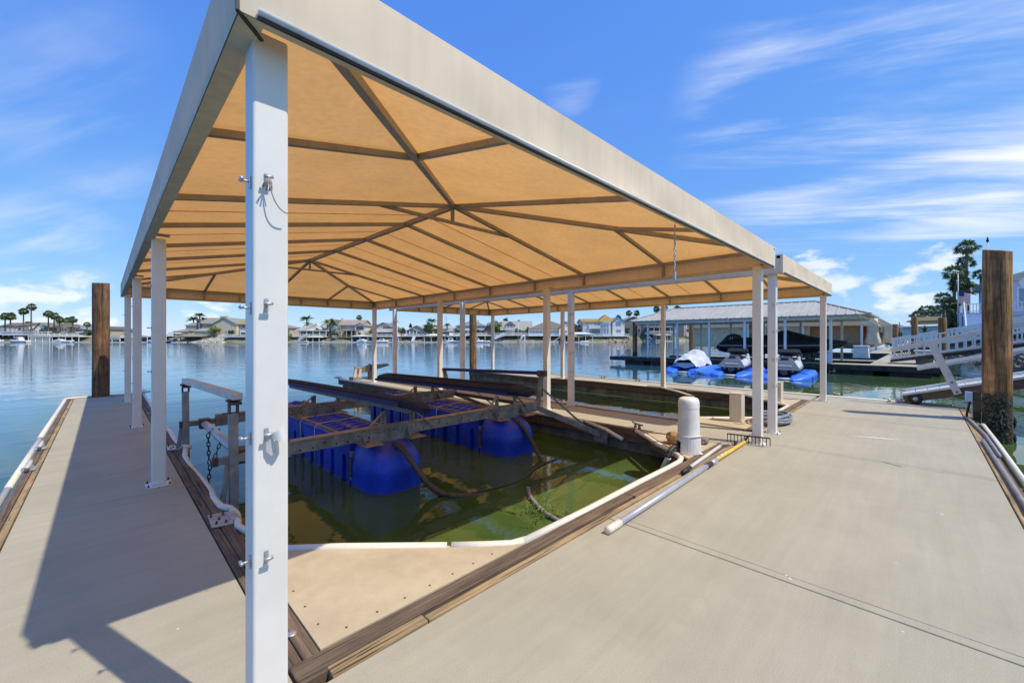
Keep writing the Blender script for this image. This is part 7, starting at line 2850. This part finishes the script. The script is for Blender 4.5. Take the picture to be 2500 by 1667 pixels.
for a, zt, r, nm, t in ((75.00, 17.76, 2.6, 'tall palm over the brown house, left of a pair', 262), (79.99, 17.76, 2.6, 'tall palm over the brown house, right of a pair', 262),
                        (105.38, 8.26, 2.0, 'leaning palm seen under the metal roof, left', 236), (108.00, 11.59, 1.9, 'leaning palm seen under the metal roof, middle', 238),
                        (117.25, 9.69, 3.0, 'pair of feathery palms under the metal roof, left one', 250), (120.57, 10.40, 3.0, 'pair of feathery palms under the metal roof, right one', 250),
                        (90.19, 19.89, 3.0, 'dark palm crown above the metal roof ridge, left', 255), (96.13, 20.13, 3.2, 'dark palm crown above the metal roof ridge, middle', 257), (104.91, 19.89, 3.4, 'dark palm crown above the metal roof ridge, right', 259)):
    palm(bank(a, t), zt, r, FANS[1] if 'feathery' not in nm else FEATH[0], nm, skirt='feathery' not in nm, group='palms on the setback shore')
ms = LB().tube((-29.24, 181, 2), (-29.15, 181, 11.34), .09, 6).build('mast', 'dark_brown')
tag(ms, 'thin dark mast rising above the long grey roof', 'mast')
ms = LB().tube((-50.57, 180, 0), (-50.57, 180, 8.40), .12, 6).build('flag_pole', 'white')
tag(ms, 'white flagpole left of the blue-grey bungalow', 'flagpole')
ms = LB().tube((2.76, 180, 0), (2.76, 180, 8.40), .08, 6).build('flag_pole', 'white')
tag(ms, 'white flagpole in front of the grey chalet', 'flagpole')


def leafy(name, c, rx, ry, rz, n, m, label, size=.35, seed=1, trunk=True, cat='tree', drop=0.0, clump=14, zb=None, group=None):
    """uneven crown of leaf faces gathered in clumps, with gaps"""
    rnd = random.Random(seed)
    x, y, z = c
    zb = z - rz if zb is None else zb
    root = empty(name, (x, y, zb), label, cat, group)
    cl = []
    for k in range(clump):
        while True:
            v = Vector((rnd.uniform(-1, 1), rnd.uniform(-1, 1), rnd.uniform(-1, 1)))
            if v.length < 1:
                break
        v = v.normalized() * rnd.uniform(.35, .85)
        cl.append((Vector((v.x * rx, v.y * ry, v.z * rz)), rnd.uniform(.28, .5)))
    mb = MB()
    for k in range(n):
        o, cr = rnd.choice(cl)
        v = Vector((rnd.gauss(0, 1), rnd.gauss(0, 1), rnd.gauss(0, 1))).normalized() * rnd.uniform(.55, 1.0)
        p = Vector((x, y, z)) + o + Vector((v.x * rx * cr, v.y * ry * cr, v.z * rz * cr))
        if drop:
            p.z -= drop * rnd.random() ** 2 * rz
        nrm = (v + Vector((rnd.uniform(-.8, .8), rnd.uniform(-.8, .8), rnd.uniform(-.8, .8)))).normalized()
        a = nrm.cross(Vector((.3, .2, 1))).normalized()
        b = nrm.cross(a)
        s = size * rnd.uniform(.6, 1.3)
        mb.add([p - a * s, p - b * s * .5, p + a * s, p + b * s * .5], [(0, 1, 2, 3)])
    mb.build('crown', m, root)
    if trunk:
        mb = MB()
        top = Vector((x, y, z))
        mb.path([(x, y, zb), (x + .05 * rx, y, lerp(zb, z, .5)), top], rx * .11, 8, r2=rx * .05)
        for o, cr in cl[:7]:
            mb.path([(x, y, lerp(zb, z, .55)), top + o * .7], rx * .05, 5, r2=rx * .015)
        mb.build('trunk', 'trunk', root)
    return root


def lp(px, d, z):
    return bank(px, d, z)


leafy('shrub', lp(-191.62, 185, 4.35), 1.9, 1.6, 1.7, 900, 'leaf', 'bright green shrub left of the tall split pile', .28, 1, False, 'shrub')
leafy('shrub', lp(-132.95, 182.5, 5.09), 2.6, 2, 1.9, 1300, 'leaf_yellow', 'yellow-green shrub in front of the tan house gable', .28, 2, True, 'shrub', zb=2.0)
leafy('flowering_shrub', lp(-78.71, 183, 5.09), 2.3, 2, 2.0, 1500, 'leaf_flower', 'white-flowering shrub beside the dark green house side, upper one', .26, 3, False, 'shrub')
leafy('flowering_shrub', lp(-78.34, 181, 1.78), 1.7, 1.5, 1.4, 1000, 'leaf_flower', 'white-flowering shrub beside the dark green house side, lower one', .26, 4, False, 'shrub')
leafy('flowering_shrub', lp(-64.91, 183, 3.61), 1.6, 1.3, 1.2, 700, 'leaf_flower', 'white-flowering shrub right of the patio house', .24, 5, False, 'shrub')
leafy('shrub', lp(-98.93, 180, 2.14), 2.0, 1.6, 2.0, 800, 'leaf_yellow', 'olive shrub at the water left of the white veranda', .28, 6, False, 'shrub')
leafy('round_tree', lp(-48.92, 183, 4.35), 1.7, 1.6, 2.0, 1000, 'leaf', 'small round tree left of the bungalow', .26, 7, True, zb=1.5)
leafy('round_tree', lp(-37.70, 184, 5.64), 2.4, 2.2, 2.5, 1500, 'leaf_dark', 'dark round tree right of the bungalow', .3, 8, True, zb=1.5)
leafy('willow_tree', lp(-8.28, 188, 7.11), 4.2, 4, 3.9, 3000, 'leaf_yellow', 'big yellow-green willow spreading between two houses', .38, 9, True, zb=2.0, drop=.9, clump=22)
leafy('conifer', lp(-63.44, 192, 6.56), 1.4, 1.4, 1.9, 500, 'leaf_yellow', 'small golden conifer beside the patio house', .24, 10, True, zb=2.2)
leafy('conifer', lp(-51.12, 206, 7.84), .9, .9, 1.4, 400, 'leaf_dark', 'dark pointed conifer behind the chalet', .24, 11, True, zb=2.4)
leafy('shrub', lp(-50.39, 184, 5.09), 1.5, 1.3, 1.4, 600, 'leaf_flower', 'pale flowering shrub behind the white flagpole', .24, 12, False, 'shrub')
leafy('shrub', lp(103.25, 231, 2.09), 1.4, 1.2, 1.8, 500, 'leaf_yellow', 'yellow-green shrub on the rocks of the setback shore', .3, 13, False, 'shrub')
leafy('round_tree', lp(65.27, 250, 13.49), 2.0, 2, 2.6, 700, 'leaf_dark', 'dark tree behind the brown house roof', .35, 14, True, zb=2.3)
leafy('round_tree', lp(-3.13, 200, 10.23), 1.5, 1.4, 1.6, 500, 'leaf_dark', 'dark bushy treetop left of the grey chalet ridge', .28, 15, True, zb=2.3)
leafy('round_tree', lp(3.31, 210, 10.05), 1.5, 1.4, 1.2, 500, 'leaf_dark', 'dark treetop behind the grey chalet ridge', .28, 16, True, zb=2.3)
leafy('round_tree', lp(29.79, 188, 5.64), 2.2, 2, 2.0, 900, 'leaf', 'leafy tree left of the house with the golden roof', .28, 17, True, zb=1.8)
rnd = random.Random(91)
for k, (px, d, z, r, m_, nm) in enumerate(((-211.48, 184, 4.4, 1.3, 'leaf', 'green hedge clump right of the white gabled house'), (-202.28, 182.5, 3.6, 1.1, 'leaf', 'small bush under the tan two-storey end'),
        (-146.01, 184, 4.2, 1.3, 'leaf', 'green bush below the feathery palm clump'), (-125.78, 183, 4.2, 1.2, 'leaf_dark', 'dark bush between the tan and the slate-blue house'),
        (-94.70, 192, 6.8, 1.8, 'leaf_dark', 'dark treetop behind the low white veranda house'), (-81.28, 185, 5.0, 1.7, 'leaf_dark', 'dark bush beside the dark green house side'),
        (-63.26, 184, 4.4, 1.5, 'leaf', 'green bush left of the cream chalet'), (-52.96, 183, 3.8, 1.3, 'leaf', 'green bush right of the cream chalet'),
        (-34.57, 186, 5.0, 1.8, 'leaf', 'green bush left of the long low house'), (-24.27, 184, 4.6, 1.4, 'leaf_dark', 'dark bush left of the pale blue house'),
        (-15.63, 184, 4.4, 1.4, 'leaf', 'green bush in front of the pale blue house'), (-6.25, 184, 4.2, 1.6, 'leaf_dark', 'dark bush at the foot of the willow'),
        (7.36, 187, 5.2, 1.5, 'leaf', 'green bush between the grey chalet and the white house'), (27.95, 184, 4.4, 1.7, 'leaf', 'green bush right of the white house'),
        (52.41, 186, 4.8, 1.6, 'leaf_dark', 'dark bush right of the tall grey and white house'), (-41.56, 205, 8.2, 2.0, 'leaf_dark', 'dark treetop behind the bungalow'))):
    leafy('shrub', lp(px, d, z), r, r * .9, r * .85, 520, m_, nm, .26, 120 + k, False, 'shrub')
rnd = random.Random(44)
for k in range(9):
    px = -187.57 + k * 19 + rnd.uniform(-4, 4)
    leafy('garden_tree', lp(px, 222 + rnd.uniform(0, 20), 4.0 + rnd.uniform(0, 1.0)), 2.6, 2.4, 2.0, 420, 'leaf_dark' if k % 2 else 'leaf', ['first', 'second', 'third', 'fourth', 'fifth', 'sixth', 'seventh', 'eighth', 'last'][k] + ' distant garden tree behind the far houses, counting from the left', .45, 60 + k, False, group='garden trees behind the far houses')

# ---------------------------------------------------------------- right-hand bank: stairs house, palms, flag
rh = empty('deck_house', (82, -7, 2), 'pale blue-grey house with a raised deck, white railings and stairs on the right bank', 'house')
MB().box(76, -16, 2, 90, -6.0, 8.2).build('wall', 'blue_side', rh)
MB().extrude([(75.2, -16.6, 8.2), (75.2, -5.2, 8.2), (75.2, -11, 10.0)], (16, 0, 0)).build('roof', 'metal_roof', rh)
MB().box(70, -9, 4.0, 76, -3.55, 4.4).build('deck', 'blue_side', rh)
for k in range(9):
    MB().box(72.0, -3.5 - .02, 2.2 + .27 * k, 76.0, -3.42 + .02, 2.2 + .27 * k + .24).build('siding_board', 'blue_side', rh)
MB().box(70.2, -9, 1.2, 75.9, -3.6, 3.99).build('base_wall', 'blue_side', rh)
for side in (0, 1):
    p, q = ((69.95, -3.5), (69.95, -9)) if side == 0 else ((69.95, -3.5), (76, -3.5))
    L_ = math.hypot(q[0] - p[0], q[1] - p[1])
    for z in (4.55, 5.4):
        MB().bar((*p, z), (*q, z), .1, .1).build('rail', 'white', rh)
    n = int(L_ / .24)
    for k in range(n + 1):
        x, y = lerp(p[0], q[0], k / n), lerp(p[1], q[1], k / n)
        MB().box(x - .04, y - .04, 4.4, x + .04, y + .04, 5.4).build('baluster', 'white', rh)
for k in range(12):
    MB().box(66.6 + k * .28, -4.9, 1.3 + k * .24, 66.9 + k * .28, -3.6, 1.3 + (k + 1) * .24).build('step', 'blue_side', rh)
MB().bar((66.4, -3.55, 2.3), (69.9, -3.55, 5.4), .12, .6).build('stair_stringer', 'white', rh)
for y in (-7.2, -8.6):
    f = MB().box(75.9, y - .55, 5.1, 75.99, y + .55, 7.5).build('window', 'white', rh)
    MB().box(75.86, y - .42, 5.25, 75.899, y + .42, 7.35).build('pane', 'glass_blue', f)
MB().bar((70.3, -7.8, 7.9), (68.4, -9.3, 4.6), .12, .9).build('upper_stair', 'white', rh)
for k in range(3):
    MB().box(70 + k * 2.6, -3.6, .6, 70.2 + k * 2.6, -3.8, 4.0).build('deck_post', 'white', rh)

fl = empty('flag_and_pole', (77, -3.4, 2.2), 'striped red and white flag with a blue corner hanging on a pole by the palms', 'flag')
MB().tube((76, -3.35, 2.2), (76, -3.35, 9.6), .05, 6).build('pole', 'paint_dull', fl)
for k in range(13):
    mb = MB()
    z1, z0 = 7.4 - k * .12, 7.4 - (k + 1) * .12
    vs = []
    for i in range(7):
        t = i / 6
        vs += [(76.05 + .1 * math.sin(t * 7 + k * .1), -3.4 - t * 1.0, z0 - .35 * t), (76.05 + .1 * math.sin(t * 7 + k * .1), -3.4 - t * 1.0, z1 - .35 * t)]
    mb.add(vs, [(i * 2, i * 2 + 2, i * 2 + 3, i * 2 + 1) for i in range(6)], True)
    mb.build('stripe', 'red_canvas' if k % 2 == 0 else 'white', fl)
MB().box(75.99, -3.86, 6.78, 76.16, -3.40, 7.42).build('canton', 'navy', fl)

t0 = 62.0


def rp(px, t):
    u = px
    return ((t * (1 + u)) * .70710678, (t * (1 - u)) * .70710678, 0)


for u, t, zt, r, nm, cr in ((1.1133, 64, 15.72, 2.1, 'tallest fan palm standing above all others on the right bank', FANS_D[0]),
                            (1.1093, 68, 14.08, 1.9, 'second tallest fan palm, just under the tallest crown', FANS_D[1]),
                            (1.0832, 62, 11.42, 2.1, 'broad fan palm left of the tall trunk', FANS_D[0]),
                            (1.0953, 56, 9.11, 1.9, 'lighter green fan palm in front of the tall trunk', FANS[1]),
                            (1.1163, 60, 8.69, 1.8, 'fan palm low on the right beside the flag', FANS_D[1]),
                            (1.0572, 66, 7.95, 1.8, 'slender fan palm on the left edge of the palm group', FANS_D[0]),
                            (1.0662, 70, 7.22, 1.5, 'short fan palm below the slender one', FANS_D[1]),
                            (1.0752, 58, 6.36, 1.3, 'small young fan palm inside the palm group', FANS[0]),
                            (1.1484, 66, 11.79, 1.6, 'fan palm half hidden behind the near pile', FANS_D[1])):
    palm(rp(u, t), zt, r * .92, cr, nm, zb=1.6, tr=.2, group='fan palms on the right bank', flat=.9)
for u, t, zt, r, nm in ((0.9940, 112, 7.73, 2.3, 'distant palm at the left end of the far cluster'), (1.0130, 115, 9.17, 2.6, 'distant palm, second in the far cluster'),
                        (1.0321, 118, 9.13, 2.6, 'distant palm, third in the far cluster'), (1.0491, 108, 8.92, 2.3, 'distant palm at the right end of the far cluster')):
    palm(rp(u, t), zt, r, FANS_D[0], nm, zb=1.6, tr=.25, group='distant palm cluster on the right bank')
p = rp(1.0873, 54)
leafy('palm_shrub', (p[0], p[1], 3.9), 1.3, 1.3, 1.9, 1000, 'leaf_dark', 'dark shaggy palm shrub below the tall palms', .22, 31, False, 'shrub')
p = rp(1.0832, 52)
leafy('shrub', (p[0], p[1], 2.9), 1.0, 1.0, 1.2, 600, 'leaf_dark', 'dark bush at the foot of the palm shrub', .18, 32, False, 'shrub')
p = rp(0.9258, 60)
leafy('shrub', (p[0], p[1], .8), .9, .9, .7, 400, 'leaf', 'green potted bush by the tarped boathouse', .14, 33, False, 'shrub')
ag = rp(1.0110, 70)
o = MB()
rnd = random.Random(8)
for k in range(40):
    a, e = rnd.uniform(0, 6.28), rnd.uniform(.2, 1.4)
    d = Vector((math.cos(a) * math.cos(e), math.sin(a) * math.cos(e), math.sin(e))) * rnd.uniform(1.0, 1.6)
    t = Vector((-math.sin(a), math.cos(a), 0)) * .08
    b = Vector((ag[0], ag[1], 2.4))
    o.add([b - t * .5, b + t * .5, b + d * .6 + t, b + d, b + d * .6 - t], [(0, 1, 2, 3, 4)])
tag(o.build('yucca_plant', 'palm'), 'spiky yucca between the orange-brown and bare grey piles', 'plant')
# dark green roofed boathouse and others down the right bank
for (a, b, t, z0, ze, zr, col, rc, nm) in ((0.9027, 0.9669, 92, 0.2, 2.84, 4.68, (.16, .14, .12), (.07, .085, .06), 'low dark boathouse with a mossy green hipped roof'),
                                           (0.9529, 0.9910, 100, 1.0, 3.76, 4.76, (.3, .29, .26), (.2, .2, .17), 'grey-roofed house behind the green boathouse'),
                                           (1.0562, 1.0732, 96, 1.2, 5.78, 6.75, (.5, .42, .25), (.4, .3, .14), 'tan gable between the palm trunks'),
                                           (1.0592, 1.0832, 74, 1.2, 3.76, 4.13, (.62, .62, .62), (.6, .6, .6), 'low white building behind the bare grey pile')):
    h = house(nm, a * t, b * t, 8, z0, ze, zr, 'hip', col, rc, row(a * t, b * t, 3, 1.2, z0 + .8, z0 + 1.6, t), d0=t, group='buildings down the right bank')
lpz = rp(0.9488, 88)
pl_ = MB().tube((lpz[0], lpz[1], 0), (lpz[0], lpz[1], 4.99), .08, 6).build('lamp_post', 'dark_brown')
tag(pl_, 'thin dark post over the green-roofed boathouse', 'post')
# thin pole with a bird-like vane, behind the near pile
vp = rp(1.1645, 48)
vn = empty('weather_vane', (vp[0], vp[1], 2), 'thin pole topped by a small bird-shaped vane behind the near pile', 'weather vane')
MB().tube((vp[0], vp[1], 1.5), (vp[0], vp[1], 12.74), .05, 6).build('pole', 'paint_dull', vn)
mb = MB()
mb.lathe((vp[0], vp[1], 12.74), [(.02, 0), (.13, .12), (.12, .3), (.05, .42), (.09, .5), (.05, .6), (.01, .62)], 8)
mb.build('bird', 'black', vn)
